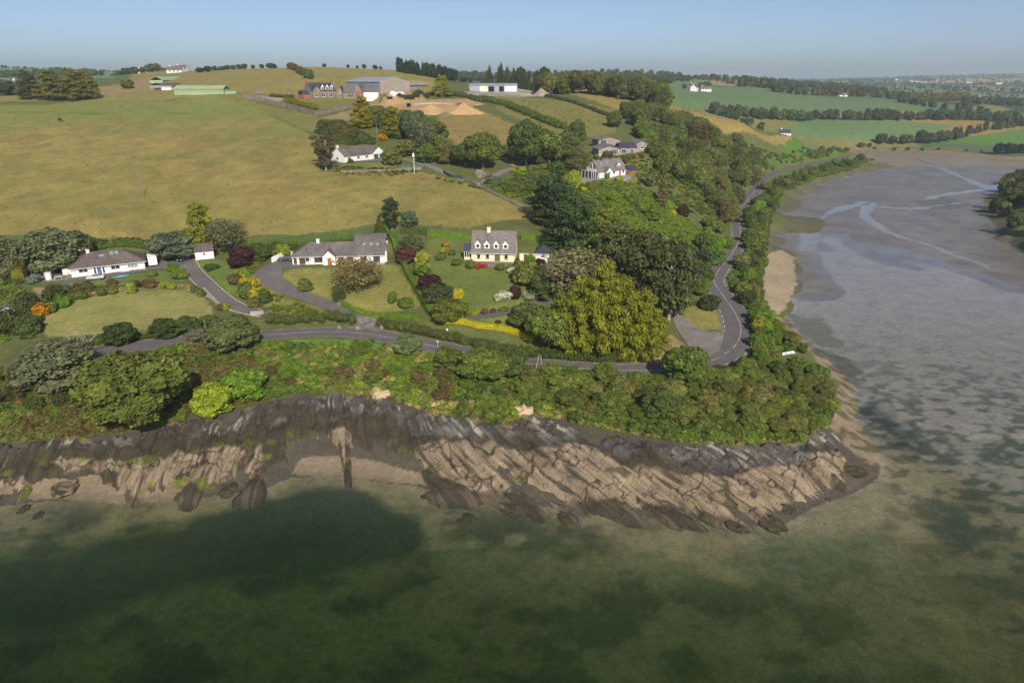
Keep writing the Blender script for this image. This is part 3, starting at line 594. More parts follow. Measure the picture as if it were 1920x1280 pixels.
# loose weed-hung rocks standing off the shore: each a thing of its own
def rock_mesh(seed, dark):
    bm = bmesh.new(); bmesh.ops.create_icosphere(bm, subdivisions=3, radius=1.0); rr = random.Random(seed)
    off = Vector((rr.uniform(0, 50), rr.uniform(0, 50), 0)); cl = bm.verts.layers.float_color.new('Col')
    for v in bm.verts:
        c = v.co.copy(); nn = float(fbm(np.array(c.x * 1.6 + off.x), np.array(c.y * 1.6 + c.z * 2.1 + off.y), seed, 4)); st = float(hash2(np.floor(np.array(c.x * 3.2)), np.array(0.0), seed))
        st2 = float(hash2(np.floor(np.array(c.x * 2.1 + c.y * 1.3 + 9)), np.floor(np.array(c.y * 2.4)), seed + 3)); v.co = c * (0.45 + 0.8 * nn + .28 * st2); v.co.z *= 0.35 + .75 * st
        g = float(vnoise(np.array(c.x * 3 + off.y), np.array(c.y * 3 + c.z * 3), seed + 5))
        base = (black * 1.8 if g < dark * .45 else (np.array((.09, .07, .04)) if g < dark * .75 else np.array((.07, .075, .025)))) if g < dark else (alga if g > .86 else tan * .9)
        v[cl] = (*base, 1)
    me = bpy.data.meshes.new('rock'); bm.to_mesh(me); bm.free(); me.materials.append(m_rock); return me
RK = [(122,918,54,'large weed-draped rock on the sand between the rock ribs', .5), (45,948,26,'small dark weedy rock awash beside the sandy pocket', .95), (70,958,22,'low black rock just under water by the sandy pocket', .98), (345,930,34,'blunt dark rock at the foot of the tan slabs', .8),
      (430,918,40,'low weed-covered rock below the barnacled tan slab', .95), (795,926,16,'lone round black rock off the sand beach', .98), (880,962,30,'twin-lobed black rock in shallow water', .98), (862,966,14,'small black rock beside the twin-lobed one', .98),
      (960,945,60,'long dark rock finger pointing into the bay', .8), (1062,965,36,'black weedy rock off the cracked tan slabs', .98), (1210,952,20,'small dark rock at the tip of a slab', .95), (1258,958,26,'pointed dark rock at the end of the tan ribs', .95),
      (1380,985,40,'weed-hung rock off the outermost tan rib', .9), (1445,978,52,'broad black rock cluster at the outer rib end', .95), (1475,955,30,'flat black rock behind the outer rib cluster', .97), (1600,888,44,'dark rock lump at the sandy tip of the headland', .85), (1552,935,14,'small rock on the wet sand by the tip', .9)]
for i, (px, py, w, lab, dk) in enumerate(RK):
    p_ = atZ(px, py, 0.0); s_ = w * mpp(p_) / 2.7
    o = mobj('rock', rock_mesh(200 + i, dk), loc=(p_[0], p_[1], float(hgt(p_[0], p_[1])) + .06 * s_)); o.scale = (s_ * 1.1, s_ * 1.5, min(s_ * .42, .8)); o.rotation_euler[2] = random.Random(i).uniform(-.3, .3) + (.6 if px > 800 else .1)
    tag(o, lab, 'rock')
# ------------------------------------------------------------------ buildings
m_white = simple('white_render', (0.78, 0.765, 0.73), .85, .14, .6); m_cream = simple('cream_render', (0.78, 0.70, 0.48), .85, .12, .6); m_trim = simple('white_trim', (0.82, 0.82, 0.80), .5, .04, 2)
m_slate = simple('grey_slate', (0.145, 0.125, 0.12), .75, .38, 1.6, bump=.3); m_tile = simple('brown_tile', (0.13, 0.104, 0.09), .8, .4, 1.6, bump=.3); m_slate2 = simple('warm_grey_slate', (0.18, 0.16, 0.15), .75, .34, 1.6, bump=.3); m_dark = simple('dark_slate', (0.05, 0.055, 0.07), .6, .2, 2)
m_stone = simple('rubble_stone', (0.24, 0.19, 0.155), .9, .4, 1.8, bump=.5); m_brick = simple('red_brick', (0.33, 0.12, 0.075), .9, .25, 3); m_conc = simple('concrete', (0.38, 0.35, 0.31), .9, .2, 1.2); m_wood = simple('stained_timber', (0.36, 0.14, 0.035), .6, .2, 4)
m_tin = simple('galvanised_sheet', (0.33, 0.37, 0.41), .5, .18, .6, metal=.2); m_green = simple('green_sheet', (0.28, 0.40, 0.22), .7, .15, .6); m_cladd = simple('grey_boarding', (0.30, 0.25, 0.22), .85, .15, 2); m_black = simple('black_casing_and_shade', (0.012, 0.012, 0.014), .9, .1)  # the black serves the outboard casing and painted shade in the shed
m_greydoor = simple('door_grey', (0.06, 0.08, 0.10), .5, .1); m_oak = simple('door_oak', (0.14, 0.12, 0.05), .6, .15); m_blue = simple('door_blue', (0.06, 0.16, 0.30), .4, .08); m_redd = simple('door_red', (0.5, 0.05, 0.06), .5, .08); m_lead = simple('lead_flashing', (.22, .22, .23), .6, .1)
k = NT('window_glass'); k.b.inputs['Base Color'].default_value = (0.035, 0.045, 0.055, 1); k.b.inputs['Roughness'].default_value = 0.06; k.b.inputs['Specular IOR Level'].default_value = 0.8; m_glass = k.m
k = NT('sky_painted_glass'); k.b.inputs['Base Color'].default_value = (0.22, 0.30, 0.34, 1); k.b.inputs['Roughness'].default_value = 0.08; k.b.inputs['Specular IOR Level'].default_value = 0.9; m_skyglass = k.m  # paler copy of the glass, sky reflection put into its base colour
def pm(name, V, F, mat, parent=None, M=None, loc=None):
    me = bpy.data.meshes.new(name)
    me.from_pydata([tuple(M @ Vector(v)) if M else tuple(v) for v in V], [], F); me.materials.append(mat); me.update()
    bm = bmesh.new(); bm.from_mesh(me); bmesh.ops.recalc_face_normals(bm, faces=bm.faces[:]); bm.to_mesh(me); bm.free()
    o = bpy.data.objects.new(name, me)
    if loc is not None: o.location = loc
    return link(o, parent)
BF = [(0, 3, 2, 1), (4, 5, 6, 7), (0, 1, 5, 4), (1, 2, 6, 5), (2, 3, 7, 6), (3, 0, 4, 7)]
def bv(x0, x1, y0, y1, z0, z1): return [(x0, y0, z0), (x1, y0, z0), (x1, y1, z0), (x0, y1, z0), (x0, y0, z1), (x1, y0, z1), (x1, y1, z1), (x0, y1, z1)]
def boxes(lst):
    V, F = [], []
    for b in lst:
        o = len(V); V += bv(*b); F += [tuple(i + o for i in f) for f in BF]
    return V, F
def box(name, b, mat, parent, M=None): return pm(name, *boxes([b]), mat, parent, M)
def frame_front(A, B, z):
    a = Vector(atZ(*A, z)); b = Vector(atZ(*B, z)); d = b - a; return a, d.length, math.atan2(d.y, d.x)
def walls(root, x0, x1, y0, y1, z0, ze, mat, zr=None, axis='x', name='wall'):
    """four walls; with zr, gables up to a ridge running along axis"""
    if zr is None: return box(name, (x0, x1, y0, y1, z0, ze), mat, root)
    if axis == 'x':
        ym = (y0 + y1) / 2; V = [(x, y, z) for x in (x0, x1) for y, z in ((y0, z0), (y1, z0), (y1, ze), (ym, zr), (y0, ze))]
    else:
        xm = (x0 + x1) / 2; V = [(x, y, z) for y in (y0, y1) for x, z in ((x0, z0), (x1, z0), (x1, ze), (xm, zr), (x0, ze))]
    F = [(0, 1, 2, 3, 4), (9, 8, 7, 6, 5)] + [(i, (i + 1) % 5, (i + 1) % 5 + 5, i + 5) for i in range(5)]
    return pm(name, V, F, mat, root)
def roof(root, x0, x1, y0, y1, ze, zr, mat, axis='x', hip=(0, 0), o=.35, t=.16, og=.15, name='roof', ridge_y=None):
    """pitched roof with thickness, eaves overhang o, gable overhang og; hip = how far each ridge end is pulled in"""
    if axis == 'x':
        ym = ridge_y if ridge_y is not None else (y0 + y1) / 2; sl = (zr - ze) / (ym - y0); sb = (zr - ze) / (y1 - ym)
        a0 = x0 - (o if hip[0] else og); a1 = x1 + (o if hip[1] else og); b = [(a0, y0 - o, ze - o * sl), (a1, y0 - o, ze - o * sl), (a1, y1 + o, ze - o * sb), (a0, y1 + o, ze - o * sb), (x0 + hip[0] if hip[0] else a0, ym, zr), (x1 - hip[1] if hip[1] else a1, ym, zr)]
    else:
        xm = (x0 + x1) / 2; sl = (zr - ze) / (xm - x0); a0 = y0 - (o if hip[0] else og); a1 = y1 + (o if hip[1] else og)
        b = [(x1 + o, a0, ze - o * sl), (x1 + o, a1, ze - o * sl), (x0 - o, a1, ze - o * sl), (x0 - o, a0, ze - o * sl), (xm, y0 + hip[0] if hip[0] else a0, zr), (xm, y1 - hip[1] if hip[1] else a1, zr)]
    V = [(x, y, z + t) for x, y, z in b] + b; f = [(0, 1, 5, 4), (2, 3, 4, 5), (1, 2, 5), (3, 0, 4)]
    F = f + [tuple(i + 6 for i in q[::-1]) for q in f] + [(i, (i + 1) % 4, (i + 1) % 4 + 6, i + 6) for i in range(4)]
    if not hip[0]: F = [q for q in F if q not in ((3, 0, 4), (10, 6, 9))]; F += [(3, 4, 10, 9), (4, 0, 6, 10)]
    if not hip[1]: F = [q for q in F if q not in ((1, 2, 5), (11, 8, 7))]; F += [(1, 5, 11, 7), (5, 2, 8, 11)]
    if not hip[0]: F = [q for q in F if q != (3, 0, 6, 9)]
    if not hip[1]: F = [q for q in F if q != (1, 2, 8, 7)]
    return pm(name, V, F, mat, root)
def window(root, x, z, w, h, y=0.0, M=None, fm=None, pane=None, bars=1, sill=True, name='window', d=.07, fw=.09):
    fm = fm or m_trim; b = [(x, x + w, y - d, y + .02, z, z + fw), (x, x + w, y - d, y + .02, z + h - fw, z + h), (x, x + fw, y - d, y + .02, z + fw, z + h - fw), (x + w - fw, x + w, y - d, y + .02, z + fw, z + h - fw)]
    for i in range(bars): xm = x + w * (i + 1) / (bars + 1); b.append((xm - fw * .4, xm + fw * .4, y - d, y + .02, z + fw, z + h - fw))
    f = pm(name, *boxes(b), fm, root, M); box('pane', (x + fw * .8, x + w - fw * .8, y - d * .45, y + .01, z + fw * .8, z + h - fw * .8), pane or m_glass, f, M)
    if sill: box('sill', (x - .08, x + w + .08, y - d - .08, y + .01, z - .1, z - .005), fm, f, M)
    return f
def door(root, x, w, h, mat, y=0.0, M=None, fr=True, name='door', z=0.02, d=.06):
    if fr: f = pm('door_frame', *boxes([(x - .1, x, y - d - .03, y + .02, z, z + h + .1), (x + w, x + w + .1, y - d - .03, y + .02, z, z + h + .1), (x, x + w, y - d - .03, y + .02, z + h, z + h + .1)]), m_trim, root, M)
    o = box(name, (x, x + w, y - d, y + .015, z, z + h), mat, root, M); box('handle', (x + w * .82, x + w * .82 + .1, y - d - .06, y - d, z + h * .45, z + h * .5), m_lead, o, M); return o
def chimney(root, x, y, z0, z1, mat, s=.7, pots=1, parent=None):
    o = pm('chimney', *boxes([(x - s / 2, x + s / 2, y - s / 2, y + s / 2, z0, z1), (x - s / 2 - .07, x + s / 2 + .07, y - s / 2 - .07, y + s / 2 + .07, z1 + .002, z1 + .14)]), mat, parent or root)
    for i in range(pots): cx = x + (i - (pots - 1) / 2) * .35; box('chimney_pot', (cx - .11, cx + .11, y - .11, y + .11, z1 + .141, z1 + .5), m_brick, o)
    return o
def rooflight(rf, x, y, w, h, y0, ze, slope, pane=None):
    """roof window lying in the front slope: y is how far up the slope (plan)"""
    th = math.atan(slope); M = Matrix.Translation((x, y, ze + (y - y0) * slope + .17)) @ Matrix.Rotation(th, 4, 'X')
    f = pm('roof_window', *boxes([(0, w, 0, .08, 0, .09), (0, w, h - .08, h, 0, .09), (0, .08, .08, h - .08, 0, .09), (w - .08, w, .08, h - .08, 0, .09)]), m_lead, rf, M); box('pane', (.07, w - .07, .07, h - .07, .01, .05), pane or m_skyglass, f, M)
RZ90 = lambda x, y, a: Matrix.Translation((x, y, 0)) @ Matrix.Rotation(a, 4, 'Z')
def dormer(root, x, yf, zb, w, h, rise, back, mat=None):
    d = empty_child('dormer', root); walls(d, x, x + w, yf, back, zb, zb + h, m_trim, zb + h + rise, 'y', 'dormer_wall')
    roof(d, x, x + w, yf, back, zb + h, zb + h + rise, mat or m_slate2, 'y', o=.22, t=.08, og=.18, name='dormer_roof'); window(d, x + .22, zb + .18, w - .44, h - .3, yf, bars=0, sill=False, d=.05)
    # bargeboards
    s = rise / (w / 2); V, F = [], []
    for sg in (-1, 1):
        xm = x + w / 2; xe = xm + sg * (w / 2 + .24); o = len(V); ze = zb + h - .24 * s; V += [(xm, yf - .2, zb + h + rise + .06), (xe, yf - .2, ze + .06), (xe, yf - .2, ze - .16), (xm, yf - .2, zb + h + rise - .16)]; V += [(a, b + .04, c) for a, b, c in V[o:o + 4]]; F += [tuple(i + o for i in f) for f in ((0, 1, 2, 3), (4, 7, 6, 5), (0, 4, 5, 1), (1, 5, 6, 2), (2, 6, 7, 3))]
    pm('bargeboard', V, F, m_trim, d)
def empty_child(name, root):
    o = bpy.data.objects.new(name, None); o.empty_display_size = .3; return link(o, root)
def house(name, A, B, z, label, cat='house'):
    a, W, rz = frame_front(A, B, z); return empty(name, a, rz, label, cat), W
PL = -2.2                                        # foundations run into the slope
# --- 1 hipped bungalow
h1, W = house('bungalow', (135,520), (273,504), 14.0, 'white bungalow with hipped brown roof and a blue front door'); D = 10.5; e = 2.55; r = 5.3; hp = 5.2
walls(h1, 0, W, 0, D, PL, e, m_white); rf = roof(h1, 0, W, 0, D, e, r, m_tile, hip=(hp, hp), o=.5); sl = (r - e) / (D / 2)
walls(h1, -2.2, -.01, 4.2, D + 1.5, PL, 2.3, m_white, name='side_wing'); roof(h1, -2.2, 1.5, 4.2, D + 1.5, 2.3, 4.4, m_tile, 'y', hip=(2, 2), o=.4, name='wing_roof')
chimney(h1, hp - .4, D / 2, r - .9, r + .7, m_white, .8, 1, rf)
rooflight(rf, W * .40, 2.9, 1.3, 1.0, 0, e, sl); rooflight(rf, W * .55, 3.2, 1.0, 1.5, 0, e, sl); rooflight(rf, W * .62, 3.2, 1.0, 1.5, 0, e, sl)
window(h1, W * .10, .95, 2.3, 1.3, bars=1); window(h1, W * .53, .85, 2.3, 1.4, bars=1); window(h1, W * .76, .75, 2.6, 1.5, bars=2, pane=m_skyglass)
door(h1, W * .345, 1.0, 2.1, m_blue); window(h1, W * .345 - .85, .1, .65, 2.1, bars=0, sill=False, name='sidelight'); window(h1, W * .345 + 1.25, .1, .65, 2.1, bars=0, sill=False, name='sidelight')
window(h1, 0, .9, 1.4, 1.2, M=RZ90(-2.2, 6.2, math.pi / 2 * -1), bars=1); box('gutter', (-.55, W + .55, -.66, -.53, e - .36, e - .26), m_trim, h1); box('step', (W * .66, W * .66 + 2.2, -.7, -.01, 0, .35), m_white, h1)
g1, W = house('garage', (367,487), (402,484), 14.9, 'little white garage with brown pitched roof beside the drive end', 'garage'); D = 6
walls(g1, 0, W, 0, D, PL, 2.4, m_white, 4.0); roof(g1, 0, W, 0, D, 2.4, 4.0, m_tile, o=.25); window(g1, W * .42, 1.1, .8, .9, bars=1)
# --- 2 long bungalow
h2, W = house('bungalow', (549,496), (722,492), 16.0, 'long white bungalow with grey roof and brown timber windows'); D = 8.5; e = 2.5; r = 5.2; sl = (r - e) / (D / 2)
walls(h2, 0, W, 0, D, PL, e, m_white); rf = roof(h2, 0, W, 0, D, e, r, m_slate, hip=(4.6, 0), o=.45); walls(h2, W - .3, W, .3, D - .3, e, e + .1, m_white, r - .25, name='gable')
walls(h2, W * .68, W - .02, D - 1.0, D + 6, PL, 3.2, m_white, name='rear_wing'); roof(h2, W * .66, W, D * .42, D + 6.5, 4.6, 6.4, m_slate, o=.3, name='rear_roof')
chimney(h2, W * .265, D / 2, r - .7, r + .9, m_white, .8, 1, rf); box('flue', (W * .145, W * .145 + .18, 1.2, 1.38, 2.9, 4.9), m_dark, rf)
for fx in (.755, .835, .905): rooflight(rf, W * fx, 2.6, .75, 1.15, 0, e, sl)
pw = W * .135; walls(h2, W * .335, W * .335 + pw, -1.4, .3, PL, 2.45, m_white, 4.1, 'y', name='porch'); roof(h2, W * .335, W * .335 + pw, -1.4, 3.0, 2.45, 4.1, m_slate, 'y', o=.3, og=.25, name='porch_roof'); door(h2, W * .335 + pw * .38, 1.15, 2.05, m_wood, -1.4)
window(h2, .35, .1, .9, 2.1, bars=1, fm=m_wood, sill=False); window(h2, 1.9, .05, 1.7, 2.2, bars=2, fm=m_wood, sill=False, name='glazed_door'); window(h2, 3.7, .9, 1.0, 1.3, bars=0, fm=m_wood); window(h2, W * .235, .55, 2.3, 1.6, bars=1, fm=m_wood); window(h2, W * .49, .4, 1.7, 1.8, bars=0, pane=m_oak, sill=False, fm=m_conc, name='garage_window')
window(h2, W * .59, .8, 1.8, 1.4, bars=1, fm=m_wood); window(h2, W * .735, .8, 1.8, 1.4, bars=1, fm=m_wood); window(h2, W * .875, .1, 1.9, 2.0, bars=2, fm=m_wood, sill=False, name='patio_door'); box('gutter', (0, W + .1, -.62, -.5, e - .42, e - .32), m_trim, h2); window(h2, W * .185, 1.1, .5, .5, bars=0, sill=False)
box('buttress', (W + .01, W + .5, 1.0, 1.5, -1, 3.0), m_white, h2)
# --- 3 cream house
h3, W = house('house', (884,489), (965,491), 17.0, 'cream two-storey house with grey roof and four white dormers'); D = 8.6; e = 2.75; r = 7.7; sl = (r - e) / (D / 2)
walls(h3, 0, W, 0, D, PL, e, m_cream, r - .1); rf = roof(h3, 0, W, 0, D, e, r, m_slate2, o=.4, og=.22); chimney(h3, W * .37, D / 2, r - .6, r + 1.0, m_cream, .95, 2, rf)
for fx in (.075, .285, .50, .715): dormer(h3, W * fx + .15, .55, e + .75, 1.45, 1.35, .95, 2.9)
for fx in (.13, .335, .765): window(h3, W * fx, .75, .95, 1.35, bars=0, fm=m_conc)
pts_a = [(W * .54 + .75 + .75 * math.cos(t), 2.0 + .45 * math.sin(t)) for t in np.linspace(math.pi, 0, 9)]; V = [(W * .54, -.05, 0), (W * .54 + 1.5, -.05, 0)] + [(x, -.05, z) for x, z in pts_a[::-1]]; nV = len(V); V += [(x, .02, z) for x, y, z in V]
o = pm('door', V, [tuple(range(nV)), tuple(range(2 * nV - 1, nV - 1, -1))] + [(i, (i + 1) % nV, (i + 1) % nV + nV, i + nV) for i in range(nV)], m_oak, h3); box('handle', (W * .54 + 1.2, W * .54 + 1.3, -.12, -.05, 1.0, 1.1), m_lead, o); box('step', (W * .54 - .3, W * .54 + 1.8, -.9, -.01, -.2, .12), m_conc, h3)
box('gutter', (-.2, W + .2, -.56, -.44, e - .5, e - .4), m_trim, h3)
walls(h3, -2.3, -.02, 1.4, 5.2, PL, .75, m_cream, name='sun_room_wall'); [box('sun_room_post', b_, m_trim, h3) for b_ in [(x, x + .12, 1.4, 1.52, .76, 2.37) for x in (-2.3, -1.6, -.95, -.2)] + [(-2.3, -2.18, y, y + .12, .76, 2.37) for y in (2.6, 3.8, 5.0)]]; box('sun_room_plate', (-2.3, -.04, 1.39, 1.53, 2.38, 2.52), m_trim, h3); box('sun_room_glass', (-2.2, -.05, 1.5, 5.1, .77, 2.37), m_glass, h3)
pm('sun_room_roof', [(-2.5, 1.2, 2.53), (-.02, 1.2, 2.53), (-.02, 5.3, 2.53), (-2.5, 5.3, 2.53), (-2.5, 3.2, 4.3), (-.02, 3.2, 4.3)], [(0, 1, 5, 4), (2, 3, 4, 5), (1, 2, 5), (3, 0, 4), (0, 3, 2, 1)], m_dark, h3)
gw, W = house('garden_wall', (974,489), (1003,490), 17.0, 'cream garden wall with a dark door joining house and garage', 'wall'); box('wall', (0, W, 0, .3, PL, 2.15), m_cream, gw); door(gw, W * .28, .95, 1.95, m_oak, fr=False); box('coping', (-.05, W + .05, -.06, .36, 2.151, 2.24), m_conc, gw)
g3, W = house('garage', (1003,490), (1032,491), 17.0, 'cream garage with dark roof under the black cypress', 'garage'); walls(g3, 0, W, 0, 6.5, PL, 2.4, m_cream); roof(g3, 0, W, 0, 6.5, 2.4, 4.0, m_dark, hip=(2, 2), o=.3); box('garage_door', (W * .25, W * .9, -.05, .01, .02, 2.1), m_trim, g3); box('fascia', (-.32, W + .32, -.37, -.31, 2.06, 2.24), m_trim, g3)
# --- 4 hillside bungalow
zz_ = float(atY(660, 305, 290)[2]); h4, W = house('bungalow', (646,305), (697,299), zz_, 'white hillside bungalow with attached double garage'); D = 8.5; e = 2.6; r = 5.6
walls(h4, 0, W, 0, D, PL, e, m_white, r - .1); rf = roof(h4, 0, W + 1.0, 0, D, e, r, m_slate, o=.35, og=.05); chimney(h4, .4, D / 2, r - .5, r + .9, m_white, .8, 1, rf); gw_ = 6.6
walls(h4, W, W + gw_, -1.0, D, PL, 2.7, m_white, 5.0, 'y', name='garage'); roof(h4, W, W + gw_, -1.0, D, 2.7, 5.0, m_slate, 'y', o=.2, og=.1, name='garage_roof'); [box('eaves_block', (x, x + .12, -1.22, -1.15, 2.5, 2.7), m_trim, h4) for x in (W - .1, W + gw_ - .02)]
for x in (.55, 3.7): box('garage_door', (W + x, W + x + 2.4, -1.06, -.98, .02, 2.15), m_greydoor, h4)
for fx in (.12, .45, .76): window(h4, W * fx, .9, 1.7, 1.2, bars=2)
window(h4, 0, .9, 1.4, 1.2, M=RZ90(0, 4.8, -math.pi / 2), bars=1)
# --- 5 dormer house with conservatory
z5 = 29.0; h5, W = house('house', (1124,334), (1174,328), z5, 'white dormer house with grey roof, red door and glazed garden end'); D = 8; e = 2.6; r = 6.2; sl = (r - e) / (D / 2)
walls(h5, 0, W, 0, D, PL, e, m_white, r - .1); rf = roof(h5, 0, W, 0, D, e, r, m_slate2, o=.4, og=.3); chimney(h5, W * .3, D / 2, r - .6, r + .9, m_dark, .8, 1, rf)
gx = W * .16; walls(h5, gx, gx + 3.2, -1.3, .2, PL, 2.3, m_white, 3.9, 'y', name='porch'); roof(h5, gx, gx + 3.2, -1.3, 2.0, 2.3, 3.9, m_slate2, 'y', o=.25, og=.25, name='porch_roof'); window(h5, gx + .9, 1.0, 1.3, 1.3, -1.3, bars=1)
window(h5, W * .48, .9, 1.4, 1.2, bars=1); door(h5, W * .72, 1.0, 2.1, m_redd); window(h5, W * .84, .9, 1.2, 1.2, bars=0); rooflight(rf, W * .16, 1.6, .9, 1.9, 0, e, sl); rooflight(rf, W * .40, 2.2, .8, 1.2, 0, e, sl)
dormer(h5, W * .68, .7, e + .5, 1.7, 1.1, .9, 3.2)
Mg = RZ90(0, D, -math.pi / 2); window(h5, 2.3, 3.1, 1.5, 2.1, M=Mg, bars=1, sill=False, name='gable_window'); window(h5, 4.2, 3.1, 1.5, 2.1, M=Mg, bars=1, sill=False, name='gable_window'); window(h5, 4.6, .3, 2.6, 2.0, M=Mg, bars=2, sill=False, name='glazed_bay')
pm('conservatory_frame', *boxes([(-3.4, -3.28, y, y + .12, 0, 2.6) for y in (1.0, 2.8, 4.6, 6.4)] + [(x, x + .12, 1.0, 1.12, 0, 2.6) for x in (-2.3, -1.2)] + [(-3.4, -.02, .99, 1.13, 2.6, 2.72), (-3.41, -3.27, 1.0, 6.5, 2.721, 2.84)]), m_trim, h5); box('conservatory_glass', (-3.3, -.03, 1.1, 6.4, .05, 2.55), m_glass, h5)
s5, W = house('shed', (1180,329), (1192,327), z5, 'small shed with orange timber door and dark roof', 'shed'); walls(s5, 0, W, 0, 4, PL, 2.3, m_stone); box('shed_door', (W * .2, W * .75, -.06, .01, .02, 2.0), m_wood, s5); roof(s5, 0, W, 0, 4.5, 2.3, 3.5, m_dark, o=.5)
# --- 6 grey split-level house
z6 = float(atY(1150, 289, 302)[2]); h6, W = house('house', (1122,291), (1163,290), z6, 'grey timber-clad split-level house with several low roofs'); 
walls(h6, 0, W, 0, 8, PL, 2.6, m_cladd, 4.2, 'y'); roof(h6, -.4, W + .3, -.3, 8, 2.6, 4.2, m_slate2, 'y', o=.5, og=.5); window(h6, W * .26, .1, 1.9, 2.2, bars=1, sill=False, name='glazed_door'); window(h6, W * .56, .1, 3.2, 2.2, bars=3, sill=False, name='glazed_door')
walls(h6, W + .01, W + 8, 1.5, 8, PL, 2.8, m_cladd, name='link_wing'); roof(h6, W + .4, W + 8, 1.5, 8, 2.8, 4.4, m_dark, o=.4, name='link_roof'); window(h6, W + 1.0, .3, 2.2, 1.9, 1.5, bars=1, sill=False); window(h6, W + 5.0, .1, 1.4, 2.2, 1.5, bars=1, sill=False)
walls(h6, 3.0, 13.0, 9.0, 17, PL, 5.4, m_cladd, 6.8, 'y', name='upper_wing'); roof(h6, 3.0, 13.0, 9.0, 17, 5.4, 6.8, m_slate2, 'y', o=.5, og=.5, name='upper_roof'); window(h6, 4.0, 3.4, 2.6, 2.2, 9.0, bars=1, sill=False)
walls(h6, W + 8.5, W + 16, 6, 14, PL, 3.6, m_cladd, 5.2, 'y', name='end_wing'); roof(h6, W + 8.5, W + 16, 6, 14, 3.6, 5.2, m_slate2, 'y', o=.5, og=.5, name='end_roof'); window(h6, W + 11.5, 1.6, 1.6, 1.0, 6, bars=0)
pm('terrace', *boxes([(-2.2, W + 1, -3.0, -.02, -2.4, -.05), (-2.2, W + 1, -3.12, -3.01, -.3, .45)]), m_trim, h6)
# --- 7 farm
def farm(A, B, Y, name, label, cat): z = float(atY(A[0], A[1], Y)[2]); return house(name, A, B, z, label, cat)
f1, W = farm((583,185), (632,184), 436, 'farmhouse', 'stone farmhouse with dark slate roof and white dormers', 'house'); D = 8; e = 4.6; r = 8.8
walls(f1, 0, W, 0, D, PL, e, m_stone, r - .1); rf = roof(f1, 0, W, 0, D, e, r, m_dark, o=.3, og=-.25); chimney(f1, .5, D / 2, r - .8, r + 1.2, m_brick, 1.1, 2, rf); chimney(f1, W - .5, D / 2, r - .8, r + 1.2, m_brick, 1.1, 2, rf); walls(f1, W - .45, W + .25, -.15, D + .15, e, e + .1, m_stone, r + .45, name='gable_parapet')
for fx in (.42, .60, .77): dormer(f1, W * fx, .1, e + .2, 1.8, 1.8, 1.3, 3.4, m_dark)
walls(f1, W * .02, W * .33, -2.2, .3, PL, e, m_stone, 7.0, 'y', name='front_wing'); roof(f1, W * .02, W * .33, -2.2, 3, e, 7.0, m_dark, 'y', o=.3, og=.2, name='front_roof'); window(f1, W * .10, .9, 2.0, 2.2, -2.2, bars=2); window(f1, W * .42, .9, 2.2, 1.9, bars=1); window(f1, W * .70, .9, 2.2, 1.9, bars=1)
walls(f1, -4.5, -.02, 1, 7, PL, 2.6, m_brick, name='lean_to'); roof(f1, -4.5, -.02, 1, 7, 2.6, 4.6, m_dark, o=.3, name='lean_to_roof')
f2, W = farm((634,184), (665,184), 440, 'stone_cottage', 'low stone range between farmhouse and barn', 'house'); walls(f2, 0, W * .26, 0, 7, PL, 4.2, m_stone, 6.8, 'y'); roof(f2, 0, W * .26, 0, 7, 4.2, 6.8, m_dark, 'y', o=.2, og=.1); walls(f2, W * .26, W, 2, 9, PL, 3.2, m_stone, name='range'); roof(f2, W * .26, W, 2, 9, 3.2, 6.0, m_slate, o=.3, name='range_roof'); window(f2, W * .5, .2, 4.0, 2.4, 2, bars=3, sill=False, name='glazed_screen'); window(f2, W * .08, 2.6, .9, 1.1, bars=0)
f3, W = farm((664,183), (680,183), 432, 'stone_barn', 'steep-roofed stone barn with white side wall', 'barn'); walls(f3, 0, W, 0, 15, PL, 3.6, m_stone, 7.2, 'y'); roof(f3, 0, W, 0, 15, 3.6, 7.2, m_slate, 'y', o=.2, og=.1); box('barn_door', (W * .3, W * .7, -.06, .01, .02, 2.6), m_redd, f3); window(f3, W * .38, 3.9, 1.2, 1.4, bars=0, sill=False); walls(f3, W + .01, W + 11, 3, 8, PL, 3.0, m_white, name='low_byre'); roof(f3, W + .1, W + 11, 3, 9, 3.0, 4.8, m_slate, o=.2, name='byre_roof')
f4, W = farm((650,172), (713,174), 470, 'barn', 'big modern barn with pale metal roof', 'barn'); walls(f4, 0, W, 0, 20, PL, 6, m_tin); rf = roof(f4, 0, W, 0, 20, 6, 8.6, m_tin, o=.4); walls(f4, W, W + .3, 0, 20, -5, 6.1, m_cladd, 8.55, name='gable'); walls(f4, 0, W, .02, 19.9, -5, PL + .01, m_conc, name='plinth')
for i in range(5): rooflight(rf, W * (.1 + .18 * i), 3, 1.6, 5, 0, 6, .26)
f5, W = farm((748,168), (802,166), 480, 'cattle_shed', 'long low shed with metal roof behind the yard', 'shed'); walls(f5, 0, W, 0, 10, PL, 2.6, m_conc); roof(f5, 0, W, 0, 10, 2.6, 4.2, m_tin, o=.4); box('fascia', (-.2, W + .2, -.52, -.45, 2.2, 2.5), m_redd, f5)
f6, W = farm((880,172), (970,172), 520, 'shed', 'open-fronted metal shed on the hill by the gravel heap', 'shed'); walls(f6, 0, W, 0, 10, PL, 4.2, m_tin); roof(f6, 0, W, 0, 10, 4.2, 5.4, m_tin, o=.4); box('opening_shade_panel', (W * .40, W * .52, -.07, .01, .02, 3.5), m_black, f6); box('opening_shade_panel', (W * .62, W * .72, -.07, .01, .02, 3.5), m_black, f6); box('cream_panel', (W * .22, W * .38, -.08, .01, .02, 3.8), m_cream, f6); box('white_panel', (W * .74, W * .98, -.08, .01, .02, 3.8), m_trim, f6)  # solid black panels paint the shade inside the shed's open bays
